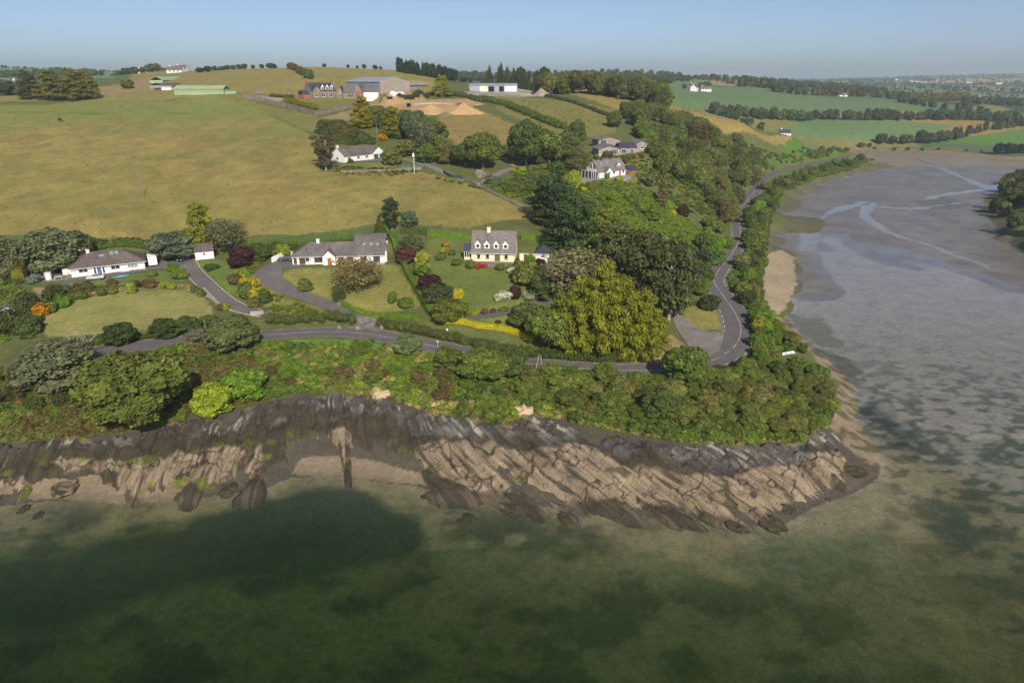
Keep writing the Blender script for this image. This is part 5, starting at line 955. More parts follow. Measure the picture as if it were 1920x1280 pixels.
# --- garden shrubs
S = [(252,540,526,20,GRN,'clipped_shrub','rounded green shrub on the dry bank'),(212,551,540,16,GRN,'clipped_shrub','small ball shrub on the dry bank'),(192,554,540,18,(.06,.1,.02),'clipped_shrub','larger ball shrub next to the small one on the dry bank'),(285,518,506,19,BRT,'clipped_shrub','round shrub below the camper'),(322,508,492,20,BRT,'shrub','green shrub by the drive mouth'),(337,522,502,28,BRT,'shrub','bushy shrub at the drive edge'),(308,540,526,16,LIM,'shrub','bright shrub on the dry bank'),(322,542,528,14,LIM,'shrub','second bright shrub on the dry bank'),(258,540,525,14,PUR,'shrub','purple shrub on the dry bank'),(281,540,520,24,BRN,'shrub','brown-leaved shrub on the dry bank'),(245,550,532,20,LIM,'shrub','yellow-green shrub on the dry bank'),(210,534,522,20,BRN,'shrub','reddish shrub along the grass strip'),(165,542,526,20,(.1,.1,.05),'shrub','grey-brown shrub by the grass strip'),(147,545,530,20,BRN,'shrub','brown-green shrub by the grass strip'),(125,548,532,24,GRY,'shrub','blue-grey shrub on the bank'),(156,560,544,20,GRN,'shrub','green shrub above the mown lawn'),(138,562,548,18,GRN,'shrub','dark shrub above the mown lawn'),(104,566,530,34,(.06,.085,.02),'shrub','tall green shrub on the bank end'),(118,575,552,26,BRT,'shrub','low green shrub at the lawn corner'),(80,592,566,34,ORG,'shrub','orange-flowered bush at the lawn corner'),(98,585,566,22,GRN,'shrub','green bush beside the orange-flowered one'),(55,590,545,50,(.065,.08,.025),'shrub','overgrown bush by the orange-flowered one'),(20,620,575,60,(.05,.065,.02),'shrub','dark tangle below the small roof'),(55,625,585,40,DKG,'shrub','dark shrub by the mown lawn'),(65,530,515,24,(.16,.2,.2),'shrub','pale blue-green shrub on the patio'),(228,645,605,56,(.055,.075,.02),'bush','dark round bush at the foot of the mown lawn'),(310,630,598,60,(.06,.08,.02),'bush','wide bush next to the dark round one'),(350,622,594,50,DKG,'bush','bush by the lower pole'),(392,603,592,34,GRN,'bush','low bush at the lawn corner by the drive'),(372,640,615,40,(.13,.125,.09),'bush','withered grey bush by the roadside'),(368,548,534,16,(.1,.13,.06),'shrub','silvery shrub by the drive wall'),(378,556,540,14,GRN,'shrub','dark green shrub by the drive wall'),(424,580,568,16,LIM,'shrub','lime shrub at the drive end'),(412,582,568,14,BRN,'shrub','brown shrub at the drive end'),(400,504,494,28,(.08,.11,.03),'shrub','low shrub on the side lawn'),(442,532,512,26,BRN,'shrub','bronze shrub on the side lawn'),
 (470,545,520,34,YEL,'shrub','yellow-flowering bush by the curved drive'),(452,520,505,26,LIM,'shrub','lime-yellow shrub in the side border'),(488,558,538,36,(.30,.27,.03),'shrub','second yellow-flowering bush by the curved drive'),(462,560,530,26,GRN,'shrub','green spiky shrub in the side border'),(498,568,545,26,DKG,'shrub','dark shrub below the yellow bushes'),(478,575,555,24,OLV,'shrub','olive shrub near the drive foot'),
 (572,545,525,30,(.10,.125,.04),'shrub','unmown tuft on the long bungalow lawn'),(762,575,556,28,GRN,'shrub','dark shrub by the clipped hedge end'),(735,567,548,18,GRN,'shrub','slim shrub on the rough lawn'),
 (857,497,486,19,(.10,.10,.02),'clipped_shrub','olive ball shrub at the path end'),(882,503,487,17,GRN,'clipped_shrub','green ball shrub before the cream house'),(896,503,494,12,RED,'shrub','red flowering shrub before the cream house'),(908,503,494,11,(.40,.05,.04),'shrub','second red flowering shrub before the cream house'),(938,506,494,17,(.12,.13,.015),'clipped_shrub','golden ball shrub by the front path'),(956,505,496,12,BRT,'clipped_shrub','small green ball by the front path'),(972,507,486,18,(.07,.08,.02),'shrub','tall dark shrub at the house corner'),(994,491,474,18,BRT,'shrub','green shrub at the garden door'),(1012,497,484,20,PUR,'shrub','maroon shrub by the gravel'),(962,513,500,19,WHT,'shrub','white-flowering shrub at the bed end'),(990,510,494,24,LIM,'shrub','bright green shrub pair by the gravel'),(1016,506,496,16,(.06,.09,.04),'shrub','grey-green shrub on the gravel'),(945,563,545,32,WHT,'shrub','large white-flowering shrub in the island bed'),(966,560,535,22,PUR,'clipped_shrub','upright purple shrub in the island bed'),(992,560,545,30,(.3,.34,.26),'shrub','pale flowering shrub behind the purple one'),(836,464,454,14,ORG,'shrub','orange shrub in the rockery'),(848,478,467,14,GRN,'shrub','green shrub in the rockery'),(830,474,464,14,LIM,'shrub','lime shrub in the rockery'),(826,486,474,20,OLV,'shrub','grey-green mound in the rockery'),(934,608,600,12,(.05,.05,.03),'clipped_shrub','small dark shrub on the lower lawn'),(812,590,570,20,BRT,'clipped_shrub','clipped green block at the hedge foot'),(980,575,568,10,(.25,.06,.04),'shrub','red shrub beside the drive'),(910,588,578,14,(.15,.07,.04),'shrub','russet shrub along the drive border'),(890,590,580,22,LIM,'shrub','green mound along the drive border'),(925,586,578,12,(.14,.06,.04),'shrub','second russet shrub along the drive border'),(945,583,575,18,OLV,'shrub','olive mound along the drive border'),
 (657,305,297,12,(.12,.11,.02),'shrub','small shrub at the bungalow wall'),(718,264,250,16,ORG,'shrub','gorse in flower above the bungalow'),(768,283,272,12,ORG,'shrub','second flowering gorse by the lane'),(1040,325,302,38,(.07,.1,.02),'shrub','green mound by the lane end'),(975,325,312,26,LIM,'shrub','bright mound beside the lane'),(1138,336,325,10,BRT,'clipped_shrub','clipped green shrub at the dormer house'),(1210,345,325,34,GRY,'shrub','grey-green shrub below the small orange-doored shed'),(1214,346,336,20,BRT,'shrub','bright shrub by the orange-doored shed'),(1222,412,388,36,BRT,'bush','bright round bush on the fern slope'),(1253,395,375,20,BRT,'clipped_shrub','upright green shrub on the fern slope'),(1262,404,394,16,YEL,'shrub','yellow shrub on the fern slope'),(1278,405,385,24,PUR,'shrub','purple shrub on the fern slope'),(1145,375,355,26,BRT,'shrub','green shrub below the dormer house'),(1408,400,386,28,(.16,.17,.02),'shrub','yellow-green bush by the far road'),(1330,580,552,40,(.06,.075,.03),'bush','dark bush on the grass triangle'),(1420,620,590,28,(.19,.18,.02),'shrub','yellowish bush outside the bend')]
for px, by, ty, wp, c_, nm, lab in S: veg('ball' if nm == 'clipped_shrub' else ('bush' if nm == 'bush' else 'shrub'), px, by, ty, wp, c_, lab, 'shrub' if nm != 'bush' else 'bush', name=nm)
KEEP = [(*G(1478,668)[:2], 4.5), (*G(1470,678)[:2], 4), (*G(1462,690)[:2], 4), (*G(884,760)[:2], 3), (*G(985,772)[:2], 4), (*G(716,742)[:2], 4)]   # boat, footpath and crags stay clear
FAR_P, FAR_R, FAR_S, FAR_T = [], [], [], []
# --- woods and rows: every tree a thing; look-alikes share label and group
def scatter(poly, num, kinds, hr, wr, cols_, label, group, cat='tree', parts=True, minY=0, name=None, sep=.62):
    g = random.Random(len(poly) * 31 + num); q = plan(poly, minY); xs = [a for a, b in q]; ys = [b for a, b in q]; out = []; tries = 0
    while len(out) < num and tries < num * 60:
        tries += 1; x = g.uniform(min(xs), max(xs)); y = g.uniform(min(ys), max(ys))
        if not pip(np.array(x), np.array(y), q): continue
        h = g.uniform(*hr); w = h * g.uniform(*wr)
        if any((x - a) ** 2 + (y - b) ** 2 < c * c for a, b, c in KEEP): continue
        if any((x - a) ** 2 + (y - b) ** 2 < (sep * (w + c) / 2) ** 2 for a, b, c in out): continue
        out.append((x, y, w)); put(g.choice(kinds), (x, y, float(hgt(x, y))), h, w, g.choice(cols_), label, cat, group, name, parts, .04, .25)
    return out
def row(P, gap, kinds, hr, wr, cols_, label, group, cat='tree', parts=True, minY=0, jit=.4, name=None, Y=None, stuff=False):
    L = smooth_line([tuple(G(x, y, minY)) if Y is None else atY(x, y, yy) for (x, y), yy in zip(P, Y or [0] * 9)], 2.0); s = np.concatenate([[0], np.cumsum(np.linalg.norm(np.diff(L[:, :2], axis=0), axis=1))]); g = random.Random(int(s[-1] * 7)); d = 0
    while d < s[-1]:
        x = float(np.interp(d, s, L[:, 0])) + g.uniform(-jit, jit) * gap * .5; y = float(np.interp(d, s, L[:, 1])) + g.uniform(-jit, jit) * gap * .5; h = g.uniform(*hr); w = h * g.uniform(*wr)
        if stuff: FAR_P.append((x, y, float(hgt(x, y)) - .05 * h)); FAR_R.append((0, 0, g.uniform(0, 6.28))); FAR_S.append((w, w, h)); FAR_T.append([v * g.uniform(.8, 1.2) for v in g.choice(cols_)])
        else: put(g.choice(kinds), (x, y, float(hgt(x, y))), h, w, g.choice(cols_), label, cat, group, name, parts, .04, .22)
        d += gap * g.uniform(.75, 1.3)
mixg = [GRN, (.085, .115, .03), (.12, .145, .04), (.10, .125, .04), (.095, .12, .045), OLV, (.12, .115, .045)]
scatter([(1150,222),(1200,212),(1250,225),(1330,258),(1400,285),(1435,318),(1412,350),(1385,385),(1372,405),(1362,425),(1345,400),(1300,365),(1250,345),(1225,325),(1222,290),(1185,262),(1150,250)], 105, ['round', 'round', 'round', 'bush', 'thin'], (8, 12.5), (.75, 1.05), mixg, 'broadleaved tree of the wood above the creek road', 'trees of the creekside wood')
scatter([(1330,420),(1360,430),(1368,465),(1335,510),(1322,560),(1300,560),(1300,500),(1318,460)], 22, ['bush', 'round', 'bush'], (3.5, 7), (.9, 1.3), [GRN, BRT, DKG, GRN], 'leafy bush between the pines and the creek road', 'bushes on the inner side of the bend', 'bush')
scatter([(1398,408),(1432,372),(1444,398),(1436,430),(1432,480),(1424,545),(1400,575),(1378,540),(1384,505),(1400,470),(1406,430)], 42, ['bush', 'bush', 'round'], (3, 6.5), (.85, 1.25), [GRN, (.065, .085, .03), OLV, DKG, BRT], 'bush on the bank between road and creek', 'bushes on the creek bank', 'bush')
scatter([(1405,600),(1428,592),(1470,625),(1510,665),(1480,690),(1420,690),(1412,650)], 26, ['bush'], (2.2, 4.5), (1, 1.4), [BRT, GRN, (.11, .125, .02), OLV], 'green bush outside the hairpin above the mud', 'bushes outside the hairpin', 'bush')
scatter([(1430,348),(1500,325),(1600,304),(1632,298),(1600,312),(1520,333),(1462,362),(1440,385)], 46, ['bush', 'round'], (3, 6), (.9, 1.3), [GRN, OLV, DKG, (.075, .1, .03)], 'bush lining the far creek road', 'bushes lining the far creek road', 'bush', parts=False)
scatter([(980,700),(1100,712),(1240,722),(1330,712),(1400,690),(1480,700),(1545,720),(1555,775),(1500,808),(1400,818),(1300,806),(1180,790),(1060,765),(980,745)], 92, ['bush', 'bush', 'round'], (2.6, 4.8), (1.2, 1.8), [GRN, (.09, .12, .028), GRN, OLV, (.115, .14, .03), (.12, .12, .04)], 'dense green bush of the headland thicket', 'bushes of the headland thicket', 'bush')
scatter([(-60,700),(60,700),(200,690),(300,690),(220,780),(100,800),(-60,820)], 30, ['bush'], (1.8, 3.4), (1.1, 1.6), [BRN, GRN, (.075, .075, .028), DKG], 'brownish bush on the slope around the great tree', 'bushes around the great tree', 'bush')
scatter([(500,690),(700,680),(850,700),(850,760),(760,740),(600,720),(500,730)], 26, ['bush'], (1.6, 3.2), (1.2, 1.8), [BRT, GRN, OLV, BRN], 'green bush on the ferny slope over the rocks', 'bushes on the ferny slope', 'bush')
scatter([(1405,312),(1500,290),(1590,284),(1560,292),(1480,308),(1420,328)], 24, ['bush'], (2.5, 5), (1, 1.4), [GRN, OLV, BRT], 'bush on the slope above the far creek road', 'bushes above the far creek road', 'bush', parts=False)
scatter([(1230,395),(1190,345),(1080,345),(1060,365),(1110,395),(1180,420)], 16, ['shrub', 'bush'], (1.5, 3), (1, 1.4), [BRT, GRN, OLV, LIM], 'shrub in the fern garden below the dormer house', 'shrubs of the fern garden', 'shrub', parts=False, name='shrub')
scatter([(900,345),(1000,340),(1050,345),(1040,385),(990,388)], 16, ['bush', 'shrub'], (2, 4), (1, 1.4), [GRY, GRN, OLV], 'grey-green bush below the middle copse', 'bushes below the middle copse', 'bush')
scatter([(1085,302),(1120,296),(1200,296),(1232,312),(1228,338),(1196,324),(1180,318),(1100,322)], 20, ['bush', 'shrub', 'thin'], (1.6, 4), (.9, 1.3), [GRN, OLV, (.15, .16, .05), GRY], 'garden bush between the grey house and the dormer house', 'bushes between the two hillside houses', 'bush')
scatter([(690,210),(830,232),(835,290),(800,305),(760,295),(715,262)], 16, ['round', 'bush'], (5, 8), (.8, 1.1), [GRN, OLV, DKG, GRY], 'tree filling the hillside copse', 'trees of the hillside copse')
scatter([(1845,385),(1875,350),(1920,330),(2020,320),(2020,470),(1930,462),(1890,430)], 46, ['round', 'bush'], (7, 11), (.8, 1.1), [(.05, .06, .02), (.08, .075, .03), DKG, OLV], 'tree of the dark wood across the creek', 'trees of the wood across the creek')
# plantation and shelter woods on the hill
for q_ in range(2): row([(752,137),(780,137),(810,140),(835,146),(852,152)], 3.6, ['cone', 'far'], (8.5, 12), (.5, .75), [(.022, .042, .02)], 'dark conifer of the hilltop plantation', 'conifers of the hilltop plantation', parts=False, name='conifer_tree', Y=[600 + 8 * q_, 598 + 8 * q_, 594 + 8 * q_, 590 + 8 * q_, 585 + 8 * q_], jit=1)
row([(922,166),(960,166),(1000,166),(1024,168)], 3.6, ['cone', 'round', 'cone'], (14, 18), (.5, .65), [(.05, .068, .03)], 'tall pine of the shelter wood behind the hill shed', 'pines of the shelter wood', Y=[548, 545, 540, 536], jit=1)
for q_ in range(3): row([(1024,170),(1070,172),(1110,174),(1160,182),(1210,192),(1246,200)], 6.5, ['round', 'round', 'bush'], (12, 16), (.75, .95), [GRN, (.09, .10, .04), OLV, OLV, GRN], 'tree of the long shelter wood on the ridge', 'trees of the ridge wood', Y=[520 - 8 * q_, 512 - 8 * q_, 505 - 8 * q_, 492 - 8 * q_, 480 - 8 * q_, 466 - 8 * q_], jit=1)
# valley rows
vg = [(.05, .078, .036), (.07, .09, .042), (.085, .10, .05)]
row([(1340,214),(1430,224),(1520,226),(1600,226),(1700,226),(1800,226),(1900,228)], 8, ['far', 'round'], (9, 14), (.75, 1.0), vg, 'tree in the long row dividing the valley fields', 'trees of the valley row', parts=False, minY=620)
row([(1350,222),(1400,240),(1440,250)], 8, ['far'], (9, 13), (.8, 1), vg, 'tree of the clump behind the ridge end', 'trees behind the ridge end', parts=False, minY=600)
row([(1650,270),(1700,270),(1760,268),(1800,262)], 9, ['round'], (9, 14), (.8, 1.05), vg + [OLV], 'tree of the copse on the far creek shore', 'trees on the far creek shore', parts=False, minY=600)
row([(1610,276),(1640,274)], 6, ['bush'], (4, 6), (1, 1.3), vg, 'bush at the far creek inlet', 'bushes at the far inlet', 'bush', False, 600)
row([(1790,262),(1850,246),(1920,236),(2000,228)], 9, ['far', 'cone'], (8, 14), (.45, .9), vg + [(.09, .09, .04)], 'slim tree behind the bright green field', 'trees behind the bright field', parts=False, minY=640)
row([(1870,290),(1920,288),(1980,290)], 7, ['round'], (8, 11), (.9, 1.1), [(.02, .04, .02)], 'dark tree at the bright field end of the far shore', 'dark trees at the far shore end', parts=False, minY=560)
row([(1640,279),(1760,281),(1860,288)], 14, ['bush'], (2, 3.5), (1, 1.6), vg + [OLV], 'low bush along the far waterline', 'bushes along the far waterline', 'bush', False, 600)
row([(1450,172),(1500,178),(1560,180),(1620,182),(1700,188)], 11, ['far'], (11, 16), (.8, 1.1), vg + [(.09, .07, .04)], 'tree round the white farm in the valley', 'trees round the valley farm', parts=False, minY=900, stuff=True)
row([(1705,190),(1760,190),(1815,188)], 8, ['far'], (12, 14), (.7, .9), [(.10, .10, .025)], 'tree of the yellowish avenue beyond the valley', 'trees of the yellowish avenue', parts=False, minY=900, stuff=True)
row([(1690,192),(1750,202),(1800,208),(1850,212)], 12, ['far'], (8, 12), (.9, 1.1), vg, 'tree in the valley hedgerow below the avenue', 'trees below the avenue', parts=False, minY=800, stuff=True)
row([(1390,163),(1400,163),(1420,164),(1450,167)], 11, ['far'], (14, 20), (.8, 1.0), vg, 'tree standing on the ridge of the far green field', 'trees on the far field ridge', parts=False, minY=1000, stuff=True)
row([(1820,215),(1870,222),(1920,226)], 11, ['far'], (9, 13), (.9, 1.1), vg, 'tree beyond the bright field', 'trees on the right valley side', parts=False, minY=760, stuff=True)
row([(1280,166),(1300,167),(1330,163)], 12, ['far'], (6, 9), (1, 1.2), vg, 'tree by the white gabled house on the far slope', 'trees by the white gabled house', parts=False, minY=900, stuff=True)
row([(1130,143),(1180,142),(1210,144),(1260,146)], 16, ['far'], (9, 14), (.9, 1.2), vg, 'tree among the houses on the skyline', 'trees of the skyline village', parts=False, Y=[1500, 1500, 1500, 1500], stuff=True)
# skyline bushes of the home hill
for i, (px, by, ty, w) in enumerate([(515,129,122,9),(608,127,121,8),(653,129,123,6),(670,131,126,6),(683,132,124,8),(704,133,126,10),(714,134,129,6),(870,138,131,14),(882,138,133,8),(905,140,135,10),(853,140,133,8),(374,132,124,16),(390,134,124,16)]):
    p_ = atY(px, by, 625); put('far', (p_[0], p_[1], float(hgt(p_[0], p_[1]))), (by - ty) * .52, w * .52, (.035, .055, .025), 'lone bush silhouetted on the hill crest', 'bush', 'bushes on the hill crest', 'bush', False)
row([(225,139),(260,137),(300,134)], 9, ['far'], (6, 9), (.9, 1.2), vg, 'tree of the belt beside the hilltop houses', 'trees beside the hilltop houses', parts=False, Y=[760, 740, 720])
row([(405,132),(450,131),(520,130)], 8, ['far'], (3.5, 5), (1.2, 1.6), [(.05, .08, .03)], 'bush of the hilltop field hedge', 'bushes of the hilltop field hedge', 'bush', False, name='bush', Y=[690, 660, 640])
row([(545,128),(556,135),(570,143),(582,150)], 8, ['bush'], (4, 6), (1, 1.3), [BRN, GRN], 'hedgerow bush running over the hill field', 'hedgerow bushes on the hill field', 'bush', False, Y=[610, 580, 550, 520])
# --- hedges
def hedge(P, h, w, color, label, seed=1, size=.16, dens=9, wild=.06, group=None, minY=0):
    L = smooth_line([tuple(G(x, y, minY)) for x, y in P], .8); L[:, 2] = hgt(L[:, 0], L[:, 1]); n = len(L); g = np.random.default_rng(seed)
    T_ = np.gradient(L[:, :2], axis=0); T_ /= np.linalg.norm(T_, axis=1)[:, None] + 1e-9; N_ = np.stack([T_[:, 1], -T_[:, 0]], 1)
    hh = h * (1 + wild * 4 * (vnoise(np.arange(n) * .35, np.zeros(n), seed) - .5)); ww = w * (1 + wild * 4 * (vnoise(np.arange(n) * .3, np.ones(n) * 5, seed) - .5))
    if wild > .07:                              # grown-out hedge: run of overlapping bushy lumps
        s = np.concatenate([[0], np.cumsum(np.linalg.norm(np.diff(L[:, :2], axis=0), axis=1))]); lob = []; d = 0; o = L[0].copy()
        while d < s[-1]:
            c_ = [np.interp(d, s, L[:, i]) - o[i] for i in range(3)]; nx = np.interp(d, s, N_[:, 0]); ny = np.interp(d, s, N_[:, 1])
            for k_ in range(2):
                u_ = g.uniform(-.3, .3) * w; rr = w * g.uniform(.24, .42); hz_ = h * g.uniform(.36, .56); lob.append((c_[0] + nx * u_, c_[1] + ny * u_, c_[2] + hz_ * g.uniform(.55, .95), rr, rr, hz_))
            d += w * .30
        me = crown(lob, int(min(15000, s[-1] * (2 * h + w) * dens * 1.3)), size, seed, .35, .8, .16, .7, None, False); me.name = 'hedge'
        ob = mobj('hedge', me, loc=o); ob.color = (*color, 1); return tag(ob, label, 'hedge', group)
    o = L[0].copy(); prof = [(-.5, 0), (-.5, .55), (-.42, .88), (0, 1.0), (.42, .88), (.5, .55), (.5, 0)]; V = []
    for a, b in prof: V.append(np.column_stack([L[:, :2] + N_ * (a * ww * .8)[:, None], L[:, 2] + hh * b * .86 - .1]))
    V = np.stack(V, 1).reshape(-1, 3) - o; m_ = len(prof); ix = np.arange(n * m_).reshape(n, m_)
    F = np.concatenate([np.stack([ix[:-1, i], ix[:-1, i + 1], ix[1:, i + 1], ix[1:, i]], -1) for i in range(m_ - 1)]).tolist(); F += [ix[0].tolist(), ix[-1][::-1].tolist()]
    s = np.concatenate([[0], np.cumsum(np.linalg.norm(np.diff(L[:, :2], axis=0), axis=1))]); k_ = int(min(14000, s[-1] * (2 * h + w) * dens)); d = g.uniform(0, s[-1], k_); u = g.uniform(0, 1, k_)
    per = np.cumsum([0, .55 * h, .36 * h, .45 * w, .45 * w, .36 * h, .55 * h]); per = per / per[-1]; pa = np.interp(u, per, [q[0] for q in prof]); pb = np.interp(u, per, [q[1] for q in prof])
    def ip(arr): return np.interp(d, s, arr)
    nx, ny = ip(N_[:, 0]), ip(N_[:, 1]); W2, H2 = ip(ww), ip(hh); j = 1 + g.normal(-.02, .06 + wild * .9, k_)
    P_ = np.column_stack([ip(L[:, 0]) + nx * pa * W2 * j, ip(L[:, 1]) + ny * pa * W2 * j, ip(L[:, 2]) + pb * H2 * j]) - o
    Nn = np.column_stack([nx * pa * 2, ny * pa * 2, np.where(pb > .8, 1.0, .15)]) + rdir(k_, g) * (.55 + wild * 3); Nn /= np.linalg.norm(Nn, axis=1)[:, None]
    lv, lf, lt = leaves(P_, Nn, size, g, np.clip(.5 + g.normal(0, .16, k_), 0, 1)); me = bpy.data.meshes.new('hedge')
    me.from_pydata(np.concatenate([V, lv]).tolist(), [], F + (lf + len(V)).tolist()); me.materials.append(m_leaf)
    at = me.attributes.new('rnd', 'FLOAT', 'POINT'); at.data.foreach_set('value', np.concatenate([np.full(len(V), .38), lt]).astype(np.float32))
    ob = mobj('hedge', me, loc=o); ob.color = (*color, 1); return tag(ob, label, 'hedge', group)
CLP = (.115, .19, .024)
HD = [([(722,432),(742,470),(765,515),(790,560),(806,588)],1.9,1.5,CLP,'long clipped hedge between the two white gardens',.03),([(752,438),(800,440)],2.2,1.6,(.08,.10,.03),'dark back hedge by the corner conifers',.05),([(802,446),(845,448),(884,450)],2.0,1.4,CLP,'clipped bright hedge behind the cream house',.02),([(976,450),(1012,452)],2.0,1.4,CLP,'short clipped hedge behind the cream garden wall',.02),
 ([(836,606),(880,610),(930,617),(970,627),(1000,640)],1.3,1.8,(.36,.34,.014),'golden-yellow hedge along the lower lawn',.02),([(712,612),(760,618),(810,628),(850,640),(920,655),(1000,668)],2.4,2.8,(.08,.10,.03),'dark overgrown hedge between golden hedge and road',.12),([(1000,668),(1080,675),(1180,676)],2.0,2.4,(.055,.08,.02),'overgrown hedge under the golden cypresses',.14),([(506,606),(560,604),(620,600),(666,604)],2.6,3.0,(.08,.10,.03),'thick dark roadside hedge below the curved drive',.12),
 ([(640,570),(670,586),(720,594),(790,600)],1.3,1.4,CLP,'low bright hedge below the rough lawn',.05),([(492,580),(540,580),(596,586)],1.1,1.3,(.09,.14,.02),'low green hedge above the roadside hedge',.1),([(46,484),(42,505),(36,530)],4.2,3.4,(.13,.13,.015),'tall golden-green hedge by the patio',.05),
 ([(560,468),(620,462),(660,456),(720,446)],2.0,2.4,(.08,.11,.028),'dark hedge along the field behind the long bungalow',.12),([(440,470),(500,468),(556,468)],2.0,2.2,(.06,.085,.02),'field hedge by the curved white wall',.14),([(150,466),(220,462),(290,468)],1.3,2.0,(.085,.12,.025),'grassy hedge bank behind the hipped bungalow',.12),
 ([(905,188),(950,200),(1000,220),(1058,242)],3.6,5.0,(.085,.12,.026),'thick green hedge running down the hill fields',.1),([(835,180),(870,182),(902,192)],3.0,5.0,(.08,.105,.03),'thick hedge above the sand heaps',.12),([(1025,182),(1070,192),(1110,206),(1156,224)],2.0,3.0,(.07,.08,.03),'thin dark hedge across the upper hill field',.12),
 ([(540,192),(560,198),(590,206)],3.2,4.0,(.15,.14,.012),'golden hedge behind the farm wall',.08),([(-40,176),(0,176),(50,178)],2.4,3.0,(.13,.12,.015),'golden hedge beside the skyline clump',.08),([(745,182),(780,180),(812,178)],2.2,4.0,(.045,.06,.025),'dark hedge behind the farm yard',.1),([(508,182),(530,183),(552,184)],2.4,3,(.06,.075,.03),'hedge beside the farm gravel',.12),
 ([(90,648),(150,640),(230,636),(330,628)],1.3,2.2,(.055,.08,.02),'low hedge at the foot of the mown lawn',.14)]
for i, (P, h, w, c_, lab, wl_) in enumerate(HD): hedge(P, h, w, c_, lab, 300 + i, .095 if i < 14 or i > 19 else .2, 30 if i < 14 else 10, wl_)
# --- scrub, bracken and rough herbage: a carpet nobody could count
bushes = bpy.data.collections.new('scrub_kinds')
for i in range(6):
    me = crown(lob_shrub(500 + i, 5 + i % 3), 340, .075, 500 + i, .4, .80, .24, .75, m_scrub); o = bpy.data.objects.new('scrub_kind', me); bushes.objects.link(o)
pal_s = {'lf': (.15, .21, .03), 'br': (.13, .18, .028), 'dk': (.062, .092, .022), 'bn': (.125, .105, .04), 'ol': (.12, .135, .036), 'gy': (.13, .15, .08), 'st': (.27, .23, .10), 'gr': (.088, .135, .026)}
SC = [([(960,302),(1120,302),(1108,330),(1010,335),(960,330)],1.3,(.4,1.0),'ol gr br st'),([(1125,300),(1240,300),(1240,350),(1195,345),(1190,322),(1110,322)],1.3,(.3,.8),'br ol st br'),([(880,255),(980,280),(960,300),(900,300),(850,285)],1.8,(.3,.8),'ol gr st'),([(1230,330),(1320,330),(1390,360),(1360,420),(1260,390)],2.2,(.6,1.4),'gr ol br'),([(-330,440),(60,440),(420,450),(700,420),(880,428),(990,412),(880,345),(740,322),(600,322),(545,235),(400,180),(200,186),(-330,200)],5.5,(.12,.36),'ol ol st ol gr'),([(930,178),(1180,215),(1150,250),(1000,235)],6,(.3,.6),'ol gr st'),([(1000,170),(1240,192),(1400,236),(1560,281),(1450,270),(1240,228)],7,(.3,.7),'ol gr st'),([(820,200),(980,240),(960,275),(880,290)],5,(.2,.5),'ol st gr'),([(-330,690),(60,690),(200,672),(320,655),(470,641),(480,690),(560,733),(400,770),(300,798),(200,814),(0,830),(-330,846)],1.0,(.8,1.7),'bn ol bn gr ol br gr'),([(478,640),(700,642),(860,675),(860,786),(790,764),(720,738),(580,734),(480,748)],.85,(.5,1.1),'br lf st br ol lf br gr'),
 ([(860,690),(960,700),(1100,712),(1240,716),(1330,708),(1400,686),(1425,650),(1480,664),(1540,700),(1562,760),(1550,797),(1500,824),(1400,834),(1300,826),(1200,812),(1100,792),(1000,768),(960,788),(860,788)],1.05,(1.0,2.0),'gr dk gr ol br gr'),
 ([(600,722),(700,730),(790,752),(860,782),(960,784),(1000,765),(1100,786),(1200,806),(1300,820),(1400,828),(1500,818),(1550,792),(1552,803),(1500,830),(1400,838),(1300,832),(1200,818),(1100,798),(1000,776),(960,794),(860,794),(780,768),(700,742),(600,738)],.7,(.4,.8),'st ol br st ol'),
 ([(1412,650),(1402,592),(1368,548),(1362,525),(1394,482),(1406,430),(1400,405),(1432,367),(1440,345),(1600,301),(1640,299),(1604,316),(1522,337),(1468,364),(1444,408),(1438,460),(1428,520),(1428,570),(1472,622),(1504,656),(1460,690)],1.1,(.9,1.8),'gr gr ol br dk'),
 ([(1000,395),(1060,350),(1190,348),(1260,380),(1300,420),(1325,450),(1318,500),(1290,560),(1200,520),(1150,440),(1080,400)],1.1,(.5,1.0),'br br lf br'),
 ([(600,228),(640,228),(700,262),(706,274),(640,272),(592,248)],1.6,(1,1.6),'dk bn dk'),([(806,332),(880,352),(1000,395),(1060,350),(1040,318),(900,348)],1.5,(.8,1.5),'br gr br ol'),([(1390,330),(1500,296),(1590,288),(1500,306),(1440,322),(1395,352)],1.6,(1,1.8),'br gr ol'),
 ([(90,664),(200,650),(300,636),(400,626),(420,604),(330,616),(200,632),(80,645)],1.1,(.6,1.3),'ol gr bn'),([(488,620),(560,612),(670,608),(680,618),(560,618)],.8,(.3,.6),'st ol st br'),([(712,622),(830,640),(990,672),(1180,684),(1180,676),(1000,664),(830,630)],.8,(.3,.7),'br ol gr'),
 ([(430,490),(490,492),(488,520),(520,552),(600,582),(520,588),(478,566),(462,530)],1.0,(.4,.8),'br ol br'),([(-330,470),(-330,640),(60,640),(80,600),(40,560),(40,500),(0,480)],1.5,(.8,1.8),'gr dk ol br'),([(100,545),(270,530),(420,548),(420,566),(340,540),(200,546),(110,574)],1.3,(.3,.6),'st ol bn st'),([(0,452),(150,464),(300,462),(440,466),(560,468),(560,458),(300,455),(100,450)],1.2,(.5,1.1),'gr br ol'),
 ([(1300,250),(1360,262),(1440,285),(1560,290),(1440,300),(1380,290)],2.2,(1,1.8),'br gr ol'),([(1235,225),(1345,240),(1330,246),(1240,232)],3,(1,1.5),'dk ol'),([(630,312),(740,318),(790,322),(740,330),(630,328)],1.3,(.5,1),'bn ol st'),([(1010,640),(1180,640),(1230,640),(1200,672),(1020,662)],1.0,(.5,1.2),'dk gr ol'),([(1140,340),(1070,342),(1010,362),(1060,372)],1.1,(.4,.8),'st br ol')]
